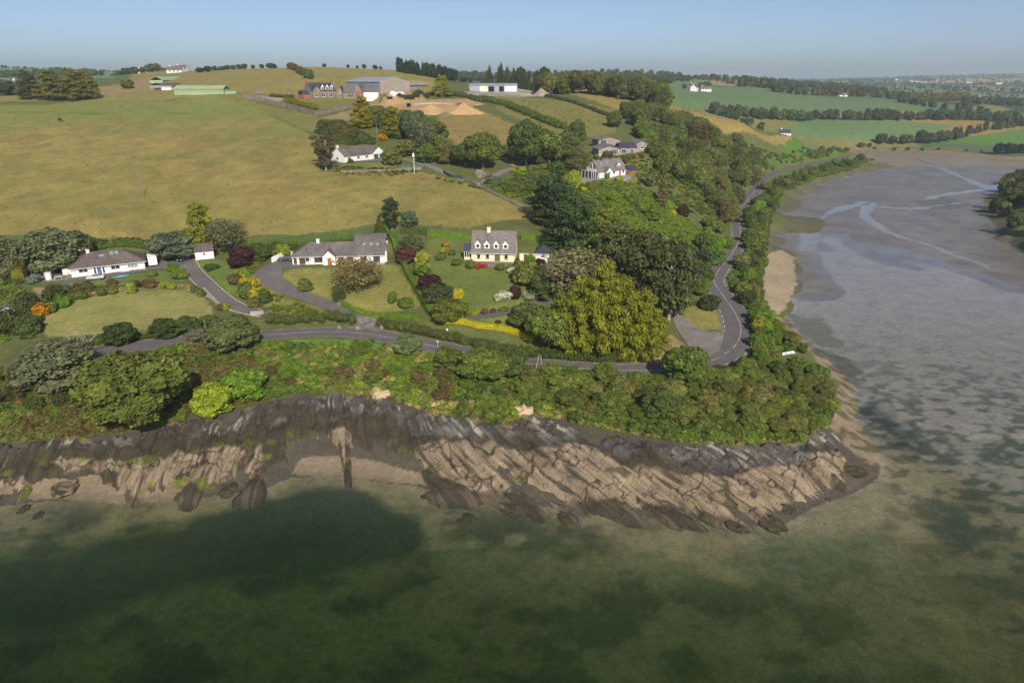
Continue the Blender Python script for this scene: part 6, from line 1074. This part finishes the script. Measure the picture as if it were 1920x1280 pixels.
PS, RO, SZ, TI, PK = [], [], [], [], []
g_ = np.random.default_rng(77)
for poly, gap, (s0, s1), names in SC:
    q = np.array(plan(poly)); lo, hi = q.min(0), q.max(0); n_ = int((hi[0] - lo[0]) * (hi[1] - lo[1]) / gap ** 2); X = g_.uniform(lo[0], hi[0], n_); Y = g_.uniform(lo[1], hi[1], n_)
    k_ = pip(X, Y, q); X, Y = X[k_], Y[k_]
    d2 = np.full(len(X), 1e9)
    for p_, h_ in zip(road_line[::2], hw[::2]): d2 = np.minimum(d2, (X - p_[0]) ** 2 + (Y - p_[1]) ** 2)
    for l, half in DRIVES.values():
        for p_ in l[::2]: d2 = np.minimum(d2, ((X - p_[0]) ** 2 + (Y - p_[1]) ** 2) * (4.6 / (half + 1.2)) ** 2)
    k_ = d2 > 4.6 ** 2
    for a_, b_, c_ in KEEP: k_ &= (X - a_) ** 2 + (Y - b_) ** 2 > (c_ * .6) ** 2
    X, Y = X[k_], Y[k_]; Z = hgt(X, Y); nn = names.split(); cl = fbm(X / 7, Y / 7, 131, 3); pi_ = np.clip(((cl - .5) * 2.2 + .5 + g_.normal(0, .12, len(X))) * len(nn), 0, len(nn) - 1).astype(int)
    ti = np.array([pal_s[v] for v in nn])[pi_] * g_.uniform(.75, 1.25, (len(X), 1)); sc_ = (s0 + (s1 - s0) * np.clip((fbm(X / 4, Y / 4, 133, 2) - .3) * 2.2, 0, 1)) * g_.uniform(.8, 1.2, len(X))
    wd_ = np.maximum(sc_ * g_.uniform(1.2, 1.8, len(X)), min(gap, 3.2) * 1.5 if gap < 4 else 0)
    PS.append(np.column_stack([X, Y, Z - .12 * sc_])); RO.append(np.column_stack([g_.normal(0, .1, len(X)), g_.normal(0, .1, len(X)), g_.uniform(0, 6.28, len(X))])); SZ.append(np.column_stack([wd_, wd_, sc_])); TI.append(ti); PK.append(g_.integers(0, 6, len(X)))
PS, RO, SZ, TI, PK = map(np.concatenate, (PS, RO, SZ, TI, PK))
def carpet(name, PS, RO, SZ, TI, PK, coll):
  me = bpy.data.meshes.new(name); me.vertices.add(len(PS)); me.vertices.foreach_set('co', PS.astype(np.float32).ravel())
  for nm, arr in (('rot', RO), ('siz', SZ), ('tint', TI)):
      at = me.attributes.new(nm, 'FLOAT_VECTOR', 'POINT'); at.data.foreach_set('vector', arr.astype(np.float32).ravel())
  at = me.attributes.new('pick', 'INT', 'POINT'); at.data.foreach_set('value', PK.astype(np.int32))
  ob = tag(mobj(name, me), kind='stuff')
  ng = bpy.data.node_groups.new(name + '_scatter', 'GeometryNodeTree'); ng.interface.new_socket('Geometry', in_out='INPUT', socket_type='NodeSocketGeometry'); ng.interface.new_socket('Geometry', in_out='OUTPUT', socket_type='NodeSocketGeometry')
  gi = ng.nodes.new('NodeGroupInput'); go = ng.nodes.new('NodeGroupOutput'); ci = ng.nodes.new('GeometryNodeCollectionInfo'); ci.inputs['Collection'].default_value = coll; ci.inputs['Separate Children'].default_value = True; ci.inputs['Reset Children'].default_value = True
  ip_ = ng.nodes.new('GeometryNodeInstanceOnPoints'); ip_.inputs['Pick Instance'].default_value = True
  def na_(nm, typ):
      o = ng.nodes.new('GeometryNodeInputNamedAttribute'); o.data_type = typ; o.inputs['Name'].default_value = nm; return o.outputs['Attribute']
  ng.links.new(gi.outputs[0], ip_.inputs['Points']); ng.links.new(ci.outputs[0], ip_.inputs['Instance']); ng.links.new(na_('pick', 'INT'), ip_.inputs['Instance Index']); ng.links.new(na_('siz', 'FLOAT_VECTOR'), ip_.inputs['Scale'])
  er = ng.nodes.new('FunctionNodeEulerToRotation'); ng.links.new(na_('rot', 'FLOAT_VECTOR'), er.inputs[0]); ng.links.new(er.outputs[0], ip_.inputs['Rotation']); ng.links.new(ip_.outputs[0], go.inputs[0])
  md = ob.modifiers.new('scatter', 'NODES'); md.node_group = ng

carpet('scrub', PS, RO, SZ, TI, PK, bushes)
# distant hedgerow trees and woods, beyond telling apart
far_kinds = bpy.data.collections.new('far_tree_kinds')
for i in range(4): far_kinds.objects.link(bpy.data.objects.new('far_tree_kind', crown(lob_round(700 + i, 8, 1, .5, .5), 240, .085, 700 + i, .3, .86, .16, .65, m_scrub)))
X = g_.uniform(-.75, .8, 60000); Y = np.exp(g_.uniform(math.log(1000), math.log(5500), 60000)); X = X * Y; nn1 = fbm(X / 28, Y / 28, 3, 4)
ca1 = (X + 60 * nn1) / 170 + Y / 500; cb1 = Y / 210 + X / 900; ed = np.minimum(np.abs(ca1 - np.round(ca1)) * 170, np.abs(cb1 - np.round(cb1)) * 210)
wd = fbm(X / 160, Y / 130, 21, 3) > .56; kp = ((ed < 5) & (g_.uniform(0, 1, len(X)) < .9)) | (wd & (Y > 1150) & (g_.uniform(0, 1, len(X)) < .22)); kp &= ~((X / Y > .22) & (X / Y < .62) & (Y < 1250)) & ~((X / Y < -.3) & (Y < 1600) & (ed > 5))
X, Y = X[kp], Y[kp]; hh_ = g_.uniform(4, 9, len(X)) * np.where(fbm(X / 300, Y / 300, 5, 2) > .5, 1.2, .7); ww_ = hh_ * g_.uniform(.9, 1.5, len(X))
FP = np.concatenate([np.array(FAR_P), np.column_stack([X, Y, hgt(X, Y) - .3])]); FR = np.concatenate([np.array(FAR_R), np.column_stack([X * 0, X * 0, g_.uniform(0, 6.28, len(X))])]); FS = np.concatenate([np.array(FAR_S), np.column_stack([ww_, ww_, hh_])])
FT = np.concatenate([np.array(FAR_T), np.array(vg)[g_.integers(0, 3, len(X))] * g_.uniform(.8, 1.15, (len(X), 1))]); carpet('far_trees', FP, FR, FS, FT, g_.integers(0, 4, len(FP)), far_kinds)
# ------------------------------------------------------------------ poles, vehicles and small things
m_pole = simple('weathered_pole', (0.22, 0.18, 0.14), .9, .25, 2); m_steel = simple('painted_steel', (0.62, 0.62, 0.60), .5, .1); m_tyre = simple('tyre_rubber', (0.02, 0.02, 0.02), .9, .1); m_hub = simple('wheel_hub', (0.4, 0.4, 0.42), .35, .05, metal=.6)
def cyl(name, pts, r0, r1, mat, parent=None, seg=8, loc=None):
    bm = bmesh.new(); tube(bm, pts, r0, r1, seg); me = bpy.data.meshes.new(name); bm.to_mesh(me); bm.free(); me.materials.append(mat); return mobj(name, me, parent, loc)
def pole(px, by, ty, label, arm=True, lean=0.0, mat=None, Y=None, white=False, name='utility_pole'):
    p = G(px, by) if Y is None else Vector(atY(px, by, Y)); p.z = float(hgt(p.x, p.y)); h = (by - ty) * mpp(p) / .96; o = empty(name, p, 0, label, 'pole')
    cyl('shaft', [(0, 0, -.3), (lean * h * .5, 0, h * .5), (lean * h, 0, h)], .15, .10, mat or m_pole, o)
    if arm: box('crossarm', (lean * h - .8, lean * h + .8, -.06, .06, h - .5, h - .36), mat or m_pole, o); [box('insulator', (lean * h + x, lean * h + x + .1, -.05, .05, h - .359, h - .16), m_steel, o) for x in (-.75, -.05, .65)]
    if white: box('transformer', (lean * h - .35, lean * h + .35, -.45, -.05, h - 1.7, h - .6), m_trim, o)
    return o
pole(269,368,322,'lone leaning pole standing in the big pasture', False, -.06); pole(400,464,416,'pole behind the little white garage', False, -.05); pole(388,628,598,'pole in the lower garden hedge', False, -.03); pole(777,325,288,'grey pole with white box by the hillside bungalow', False, 0, m_steel, None, True); pole(707,256,230,'bare pole on the dark heath bank', False); pole(37,186,150,'pole with crossarm at the pasture corner', True, -.05, None, None, True); pole(801,160,144,'thin mast beside the cattle shed', False, 0, None, 470)
ivy = pole(28,628,586,'ivy-covered pole below the small roof', False, -.04)
def post(px, by, ty, label, plate=None, name='road_sign'):
    p = G(px, by); h = (by - ty) * mpp(p) / .95; o = empty(name, p, 0, label, 'sign'); cyl('post', [(0, 0, -.2), (0, 0, h)], .045, .045, m_steel, o, 6)
    if plate: box('plate', (-plate / 2, plate / 2, -.07, -.045, h - plate, h), m_trim, o)
post(839,632,617,'white-topped post in the overgrown hedge', .42); post(821,652,639,'white roadside post at the lower verge', .3, 'marker_post')
for px, tx, lab in ((1004,1010,'pale pole of the leaning pair beside the road'),(1018,1013,'pale pole of the leaning pair beside the road')):
    p = G(px, 692); h = 3.4; dx = (tx - px) * mpp(p); o = tag(cyl('marker_pole', [(0, 0, -.2), (dx * .6, 0, h * .5), (dx, 0, h)], .09, .06, m_pale, loc=p), lab, 'pole', 'leaning poles by the road')
# vehicles
def paint_mat(name, c):
    if name in MATS: return MATS[name]
    k = NT(name); k.b.inputs['Base Color'].default_value = (*c, 1); k.b.inputs['Roughness'].default_value = .35; k.b.inputs['Coat Weight'].default_value = .6; k.b.inputs['Metallic'].default_value = .25; MATS[name] = k.m; return k.m
def car(p, rz, mat, label, est=False, L=4.3):
    o = empty('car', p, rz, label, 'car'); s = L / 4.3
    sec = [(-2.15, .35, .62, .70), (-2.05, .28, .80, .82), (-1.6, .22, .92, .87), (-.6, .22, .94, .88), (.7, .22, .95, .88), (1.6, .22, .96, .87), (2.05, .28, .92, .82), (2.15, .38, .75, .74)]; V, F = [], []
    for x, z0, z1, w in sec: V += [(x * s, -w * .92, z0), (x * s, -w, z0 + .2), (x * s, -w, z1 - .14), (x * s, -w * .88, z1), (x * s, w * .88, z1), (x * s, w, z1 - .14), (x * s, w, z0 + .2), (x * s, w * .92, z0)]
    for i in range(len(sec) - 1):
        for j in range(8): F.append((8 * i + j, 8 * i + (j + 1) % 8, 8 * i + 8 + (j + 1) % 8, 8 * i + 8 + j))
    F += [tuple(range(8)), tuple(range(8 * len(sec) - 1, 8 * len(sec) - 9, -1))]; pm('body', V, F, mat, o)
    rr = 1.95 if est else 1.55; cab = [(-1.0, .94, .80, 0), (-.35, 1.38, .66, 1), (.6, 1.45, .66, 1), (rr - .35, 1.38, .64, 1), (rr, .95, .78, 0)]; V, F = [], []
    for x, z, w, t in cab: V += [(x * s, -(.80 if t else w), .92), (x * s, -w, z - .03), (x * s, w, z - .03), (x * s, .80 if t else w, .92)]
    for i in range(4):
        for j in range(3): F.append((4 * i + j, 4 * i + j + 1, 4 * i + 5 + j, 4 * i + 4 + j))
    F += [(0, 1, 2, 3), (19, 18, 17, 16)]; pm('windows', V, F, m_glass, o)
    pm('roof', [(x * s, y * .97, z) for x, z in ((-.38, 1.37), (.6, 1.445), (rr - .33, 1.37)) for y in (-.66, .66)] + [(x * s, y * .97, z - .05) for x, z in ((-.38, 1.37), (.6, 1.445), (rr - .33, 1.37)) for y in (-.66, .66)], [(0, 1, 3, 2), (2, 3, 5, 4), (6, 8, 9, 7), (8, 10, 11, 9), (0, 2, 8, 6), (2, 4, 10, 8), (1, 7, 9, 3), (3, 9, 11, 5), (0, 6, 7, 1), (4, 5, 11, 10)], mat, o)
    for x in (-1.3, 1.3):
        for y in (-.80, .80):
            w = empty_child('wheel', o); cyl('tyre', [(x * s, y - .11, .32), (x * s, y + .11, .32)], .32, .32, m_tyre, w, 14); sg = 1 if y > 0 else -1; cyl('rim', [(x * s, y + sg * .10, .32), (x * s, y + sg * .125, .32)], .2, .2, m_hub, w, 10)
    for y in (-.6, .6): box('headlight', (-2.17 * s, -2.06 * s, y - .16, y + .16, .62, .76), m_steel, o); box('tail_light', (2.05 * s, 2.17 * s, y - .14, y + .14, .68, .82), m_redd, o)
    return o
def on(px, py, dz=.1): p = G(px, py); return Vector((p.x, p.y, p.z + dz))
car(on(180,524,.15), R(22), paint_mat('silver_paint', (.62, .63, .65)), 'silver hatchback parked before the hipped bungalow'); car(on(345,489,.1), R(80), paint_mat('navy_paint', (.02, .03, .09)), 'dark blue car on the drive by the little garage'); car(on(536,489,.1), R(10), paint_mat('dark_grey_paint', (.06, .065, .07)), 'dark grey car beside the curved white wall', True)
car(on(1421,352,.12), R(66), paint_mat('black_paint', (.015, .016, .02)), 'dark car driving on the creek road'); p = atY(486, 178, 452); car(Vector((p[0], p[1], float(hgt(p[0], p[1])) + .05)), R(30), paint_mat('light_blue_paint', (.25, .33, .45)), 'pale blue car on the farm gravel')
# camper
p = on(287, 497, .12); o = empty('camper_van', p, R(210), 'white camper van parked at the end of the hipped bungalow', 'van'); M = None
pm('body', [(-1.15, -2.6, .5), (1.15, -2.6, .5), (1.15, 2.9, .5), (-1.15, 2.9, .5), (-1.15, -2.7, 2.2), (1.15, -2.7, 2.2), (1.15, 2.9, 2.95), (-1.15, 2.9, 2.95), (-1.15, -1.9, 2.95), (1.15, -1.9, 2.95)], [(0, 3, 2, 1), (0, 1, 5, 4), (4, 5, 9, 8), (8, 9, 6, 7), (2, 3, 7, 6), (1, 2, 6, 9, 5), (3, 0, 4, 8, 7)], m_trim, o); pm('cab', [(-1.0, -4.0, .5), (1.0, -4.0, .5), (1.0, -2.61, .5), (-1.0, -2.61, .5), (-1.0, -3.9, 1.15), (1.0, -3.9, 1.15), (1.0, -2.75, 2.0), (-1.0, -2.75, 2.0)], BF, m_trim, o); pm('windscreen', [(-.88, -3.79, 1.22), (.88, -3.79, 1.22), (.88, -2.86, 1.93), (-.88, -2.86, 1.93), (-.88, -3.83, 1.25), (.88, -3.83, 1.25), (.88, -2.9, 1.97), (-.88, -2.9, 1.97)], BF, m_glass, o)
for x in (-.95, .95):
    for y in (-3.1, 1.6): w = empty_child('wheel', o); cyl('tyre', [(x - .12, y, .36), (x + .12, y, .36)], .36, .36, m_tyre, w, 14); cyl('rim', [(x - .13, y, .36), (x + .13, y, .36)], .2, .2, m_hub, w, 10)
box('roof_hatch', (-.35, .35, -.2, .5, 2.951, 3.05), m_steel, o); box('side_window', (-1.18, -1.151, -.6, .8, 1.5, 2.1), m_glass, o)
# rowing boat on the bank, paddle boards, tank, table
def boat(px, py, L, rz, label):
    p = on(px, py, .5); o = empty('rowing_boat', p, rz, label, 'boat'); V, F = [], []; st = [(-.5, .06, .42), (-.35, .30, .36), (0, .42, .32), (.3, .40, .33), (.5, .32, .36)]
    for x, w, z in st: V += [(x * L, -w * L * .42, z), (x * L, -w * L * .22, 0), (x * L, w * L * .22, 0), (x * L, w * L * .42, z)]
    for i in range(4):
        for j in range(3): F.append((4 * i + j, 4 * i + j + 1, 4 * i + 5 + j, 4 * i + 4 + j))
    F += [(16, 17, 18, 19)]; pm('hull', V, F, m_trim, o); V2 = [(a * .93, b * .9, c - .08) for a, b, c in V]; F2 = [f[::-1] for f in F]; pm('inside', V2, F2, m_steel, o)
    for x in (-.1, .22): box('thwart', (x * L - .12, x * L + .12, -.15 * L, .15 * L, .26, .30), m_trim, o)
    box('outboard', (.5 * L + .02, .5 * L + .22, -.12, .12, .15, .62), m_black, o)
boat(1478,668,3.8,R(20),'white rowing boat pulled up on the creek bank')
m_teal = simple('teal_plastic', (.08, .42, .52), .4, .05); 
for i, (px, py) in enumerate(((222,521),(232,519))):
    p = on(px, py, .2); V = []; n_ = 14
    for z, f in ((0, .82), (.08, 1), (.16, .9)):
        for k_ in range(n_): a = 2 * math.pi * k_ / n_; V.append((1.55 * f * math.copysign(abs(math.cos(a)) ** .8, math.cos(a)), .34 * f * math.sin(a), z))
    F = [(j * n_ + k_, j * n_ + (k_ + 1) % n_, (j + 1) * n_ + (k_ + 1) % n_, (j + 1) * n_ + k_) for j in range(2) for k_ in range(n_)] + [tuple(range(n_))[::-1], tuple(range(2 * n_, 3 * n_))]
    ob = pm('paddle_board', V, F, m_teal, loc=p); ob.rotation_euler[2] = R(22); tag(ob, ['teal paddle board lying on the grass strip, nearer the silver car', 'teal paddle board lying on the grass strip, nearer the camper'][i], 'paddle board')
p = on(92, 524); o = empty('water_tank', p, 0, 'white cylindrical tank on the patio', 'tank'); cyl('body', [(0, 0, -.3), (0, 0, 1.7)], .75, .85, m_trim, o, 18); cyl('lid', [(0, 0, 1.701), (0, 0, 1.8)], .9, .85, m_steel, o, 18)
p = on(110, 524); o = empty('garden_table', p, R(20), 'pale garden table by the white tank', 'table'); box('table_top', (-.9, .9, -.45, .45, .68, .74), m_steel, o); [box('leg', (x - .04, x + .04, y - .04, y + .04, -.2, .679), m_steel, o) for x in (-.8, .8) for y in (-.38, .38)]
p = on(128, 518); o = empty('garden_chair', p, R(-30), 'yellow garden chair against the bungalow wall', 'chair'); m_yel = simple('yellow_plastic', (.7, .5, .2), .5, .05); box('seat', (-.3, .3, -.3, .3, .42, .5), m_yel, o); box('backrest', (-.3, .3, .24, .32, .501, 1.1), m_yel, o); [box('leg', (x - .03, x + .03, y - .03, y + .03, -.2, .419), m_yel, o) for x in (-.25, .25) for y in (-.25, .25)]
# little roof in the left shrubbery
p = on(20, 604, 0); o = empty('garden_shed', p, R(28), 'small shed roof with white gable in the shrubbery by the orange bush', 'shed'); walls(o, -1.6, 1.6, 0, 3.0, -1, 3.0, m_trim, 4.0, 'y'); roof(o, -1.6, 1.6, 0, 3.0, 3.0, 4.0, m_slate, 'y', o=.3, og=.2)
# green field fence at the hillside bungalow
p0 = G(752, 318); p1 = G(792, 314); d_ = (p1 - p0); o = empty('garden_fence', p0, math.atan2(d_.y, d_.x), 'green rail fence beside the hillside lawn', 'fence'); n_ = 7; m_gf = simple('green_paint', (.07, .22, .16), .6, .1)
for i in range(n_): x = d_.length * i / (n_ - 1); z = d_.z * i / (n_ - 1); box('fence_post', (x - .06, x + .06, -.06, .06, z - .4, z + 1.15), m_gf, o)
for zz in (.35, .7, 1.05): pm('rail', [(0, -.11, zz), (d_.length, -.11, d_.z + zz), (d_.length, -.061, d_.z + zz), (0, -.061, zz), (0, -.11, zz + .14), (d_.length, -.11, d_.z + zz + .14), (d_.length, -.061, d_.z + zz + .14), (0, -.061, zz + .14)], BF, m_gf, o)
# excavator in the yard
p = atY(731, 193, 428); o = empty('excavator', (p[0], p[1], float(hgt(p[0], p[1]))), R(200), 'orange and blue excavator standing in the sandy yard', 'excavator'); m_or = simple('digger_orange', (.55, .22, .03), .5, .1); m_bl = simple('digger_blue', (.08, .25, .34), .5, .1)
for y in (-1.1, 1.1): pm('track', [(x, y + s_ * .28, z) for s_ in (-1, 1) for x, z in ((-1.7, .3), (-1.4, 0), (1.4, 0), (1.7, .3), (1.4, .75), (-1.4, .75))], [tuple(range(6)), tuple(range(11, 5, -1))] + [(i, (i + 1) % 6, (i + 1) % 6 + 6, i + 6) for i in range(6)], m_tyre, o)
box('house', (-1.6, 1.3, -1.2, 1.2, .9, 2.0), m_or, o); box('turntable', (-.8, .8, -.8, .8, .76, .899), m_tyre, o); box('cab', (.1, 1.4, .1, 1.15, 2.001, 3.3), m_bl, o); box('cab_glass', (1.401, 1.43, .2, 1.05, 2.2, 3.2), m_glass, o)
cyl('boom', [(1.2, -.3, 1.8), (2.6, -.3, 4.4), (4.2, -.3, 4.6)], .28, .2, m_or, o, 6); cyl('dipper', [(4.2, -.3, 4.6), (5.0, -.3, 2.2)], .2, .15, m_or, o, 6); pm('bucket', [(4.6, -.8, 2.2), (5.3, -.8, 2.2), (5.5, -.8, 1.4), (4.7, -.8, 1.2), (4.6, .2, 2.2), (5.3, .2, 2.2), (5.5, .2, 1.4), (4.7, .2, 1.2)], BF, m_tyre, o)
# white sheep-like marker stones and trough along the farm track
# grazing horse: one continuous skinned body
def skin(name, verts, edges, radii, mat, loc, rz, label, cat, sc=1.0, sub_=2):
    me = bpy.data.meshes.new(name); me.from_pydata(verts, edges, []); o = bpy.data.objects.new(name, me); C.objects.link(o); o.location = loc; o.rotation_euler[2] = rz; o.scale = (sc,) * 3
    m = o.modifiers.new('skin', 'SKIN'); m.use_smooth_shade = True
    for v, r_ in zip(me.skin_vertices[0].data, radii): v.radius = r_ if hasattr(r_, '__len__') else (r_, r_)
    me.skin_vertices[0].data[0].use_root = True; s = o.modifiers.new('sub', 'SUBSURF'); s.levels = sub_; s.render_levels = sub_; me.materials.append(mat); return tag(o, label, cat)
m_bay = simple('dark_bay_coat', (.035, .018, .012), .6, .2, 3)
V = [(0, 0, 1.2), (.55, 0, 1.22), (-.55, 0, 1.22), (-.8, 0, 1.2), (.8, 0, 1.15), (1.15, 0, .85), (1.4, 0, .45), (1.62, 0, .16)]; E = [(0, 1), (0, 2), (2, 3), (1, 4), (4, 5), (5, 6), (6, 7)]; Rr = [(.30, .36), (.30, .36), (.28, .34), (.2, .26), (.2, .27), (.12, .19), (.11, .15), (.07, .08)]
for y in (-.17, .17):
    b_ = len(V); V += [(.62, y, .75), (.64, y, .42), (.62, y, .05)]; E += [(1, b_), (b_, b_ + 1), (b_ + 1, b_ + 2)]; Rr += [.11, .06, .06]
    b_ = len(V); V += [(-.58, y, .85), (-.75, y, .5), (-.68, y, .05)]; E += [(2, b_), (b_, b_ + 1), (b_ + 1, b_ + 2)]; Rr += [.14, .065, .06]
b_ = len(V); V += [(-.98, 0, 1.0), (-1.05, 0, .55)]; E += [(3, b_), (b_, b_ + 1)]; Rr += [.05, .06]
p = G(113, 229); skin('horse', V, E, Rr, m_bay, (p.x, p.y, p.z), R(-20), 'dark brown horse grazing alone in the big pasture', 'horse', 1.25)
# bare pale tree by the lane
p = G(160, 668); rr_ = random.Random(5); o = empty('bare_tree', p, 0, 'leafless pale tree with spreading branches by the lane', 'tree'); bm = bmesh.new()
def grow(bm, p_, d_, L_, r_, dep):
    q = p_ + d_ * L_; tube(bm, [p_, p_ + d_ * L_ * .5 + Vector((rr_.uniform(-.1, .1), rr_.uniform(-.1, .1), 0)) * L_, q], r_, r_ * .6, 5)
    if dep:
        for _ in range(3): grow(bm, p_ + d_ * L_ * rr_.uniform(.45, 1.0), (d_ + Vector((rr_.uniform(-.9, .9), rr_.uniform(-.9, .9), rr_.uniform(-.1, .5)))).normalized(), L_ * rr_.uniform(.55, .75), r_ * .5, dep - 1)
tube(bm, [Vector((0, 0, -.3)), Vector((0, 0, 1.2))], .22, .18, 7); me = bpy.data.meshes.new('trunk'); bm.to_mesh(me); bm.free(); me.materials.append(m_pale); mobj('trunk', me, o)
for i in range(5):
    bm = bmesh.new(); a = i * 1.26 + .4; grow(bm, Vector((0, 0, 1.0)), Vector((math.cos(a) * .55, math.sin(a) * .35, .9)).normalized(), 2.6, .12, 3); me = bpy.data.meshes.new('branch'); bm.to_mesh(me); bm.free(); me.materials.append(m_pale); mobj('branch', me, o)
# pale crags in the slope above the rocks, footpath, boulders by the drive gate
m_crag = simple('pale_crag', (.5, .38, .22), .95, .25, 1.5, bump=.5)
for i, (px, py, w, hh, lab) in enumerate([(716,742,34,2.6,'pale broken crag jutting from the ferny slope'),(985,772,40,2.0,'pale crag with a sheltered ledge over the slabs'),(1048,778,14,1.0,'small pale boulder on the headland slope'),(812,762,26,1.4,'whitish outcrop under the grey bush')]):
    p = G(px, py); o = mobj('crag', rock_mesh(900 + i, -1), loc=(p.x, p.y, p.z)); s_ = w * mpp(p) / 2; o.scale = (s_, s_ * .8, hh * .8); me = o.data; me.materials.clear(); me.materials.append(m_crag); tag(o, lab, 'rock')
for i, (px, py, w, lab) in enumerate([(671,617,12,'boulder beside the gravel gateway'),(637,616,9,'standing stone on the roadside verge'),(637,572,9,'boulder at the foot of the small lone tree'),(904,330,22,'big grey boulder near the lane end'),(715,617,9,'boulder beside the gravel gateway')]):
    p = G(px, py); o = mobj('boulder', rock_mesh(950 + i, -1), loc=(p.x, p.y, p.z + .2)); s_ = w * mpp(p) / 2; o.scale = (s_, s_, s_ * 1.2); o.data.materials.clear(); o.data.materials.append(m_stone); tag(o, lab, 'boulder', 'gateway boulders' if 'gateway' in lab else None)
V, F = strip(drape([(884,735),(885,748),(883,765),(882,785)], .6), -.5, .5, .12); tag(mobj('footpath', mesh_np('footpath', V, F, simple('trodden_earth', (.30, .21, .12), .95, .25, 1.5))), kind='structure')
# ------------------------------------------------------------------ air
k = NT('haze'); k.n.remove(k.b)
pv = k.new('ShaderNodeVolumePrincipled'); pv.inputs['Color'].default_value = (0.74, 0.86, 1.0, 1); pv.inputs['Density'].default_value = 0.00015; pv.inputs['Anisotropy'].default_value = 0.2
k.l(pv.outputs[0], k.out.inputs['Volume'])
x0, x1, y0, y1, zb, zt = -14100, 14100, -60, 12700, -14, 150
V = [(x, y, z) for z in (zb, zt) for x, y in ((x0, y0), (x1, y0), (x1, y1), (x0, y1))]
tag(mobj('haze', mesh_np('haze', V, [(0, 3, 2, 1), (4, 5, 6, 7), (0, 1, 5, 4), (1, 2, 6, 5), (2, 3, 7, 6), (3, 0, 4, 7)], k.m)), kind='stuff')
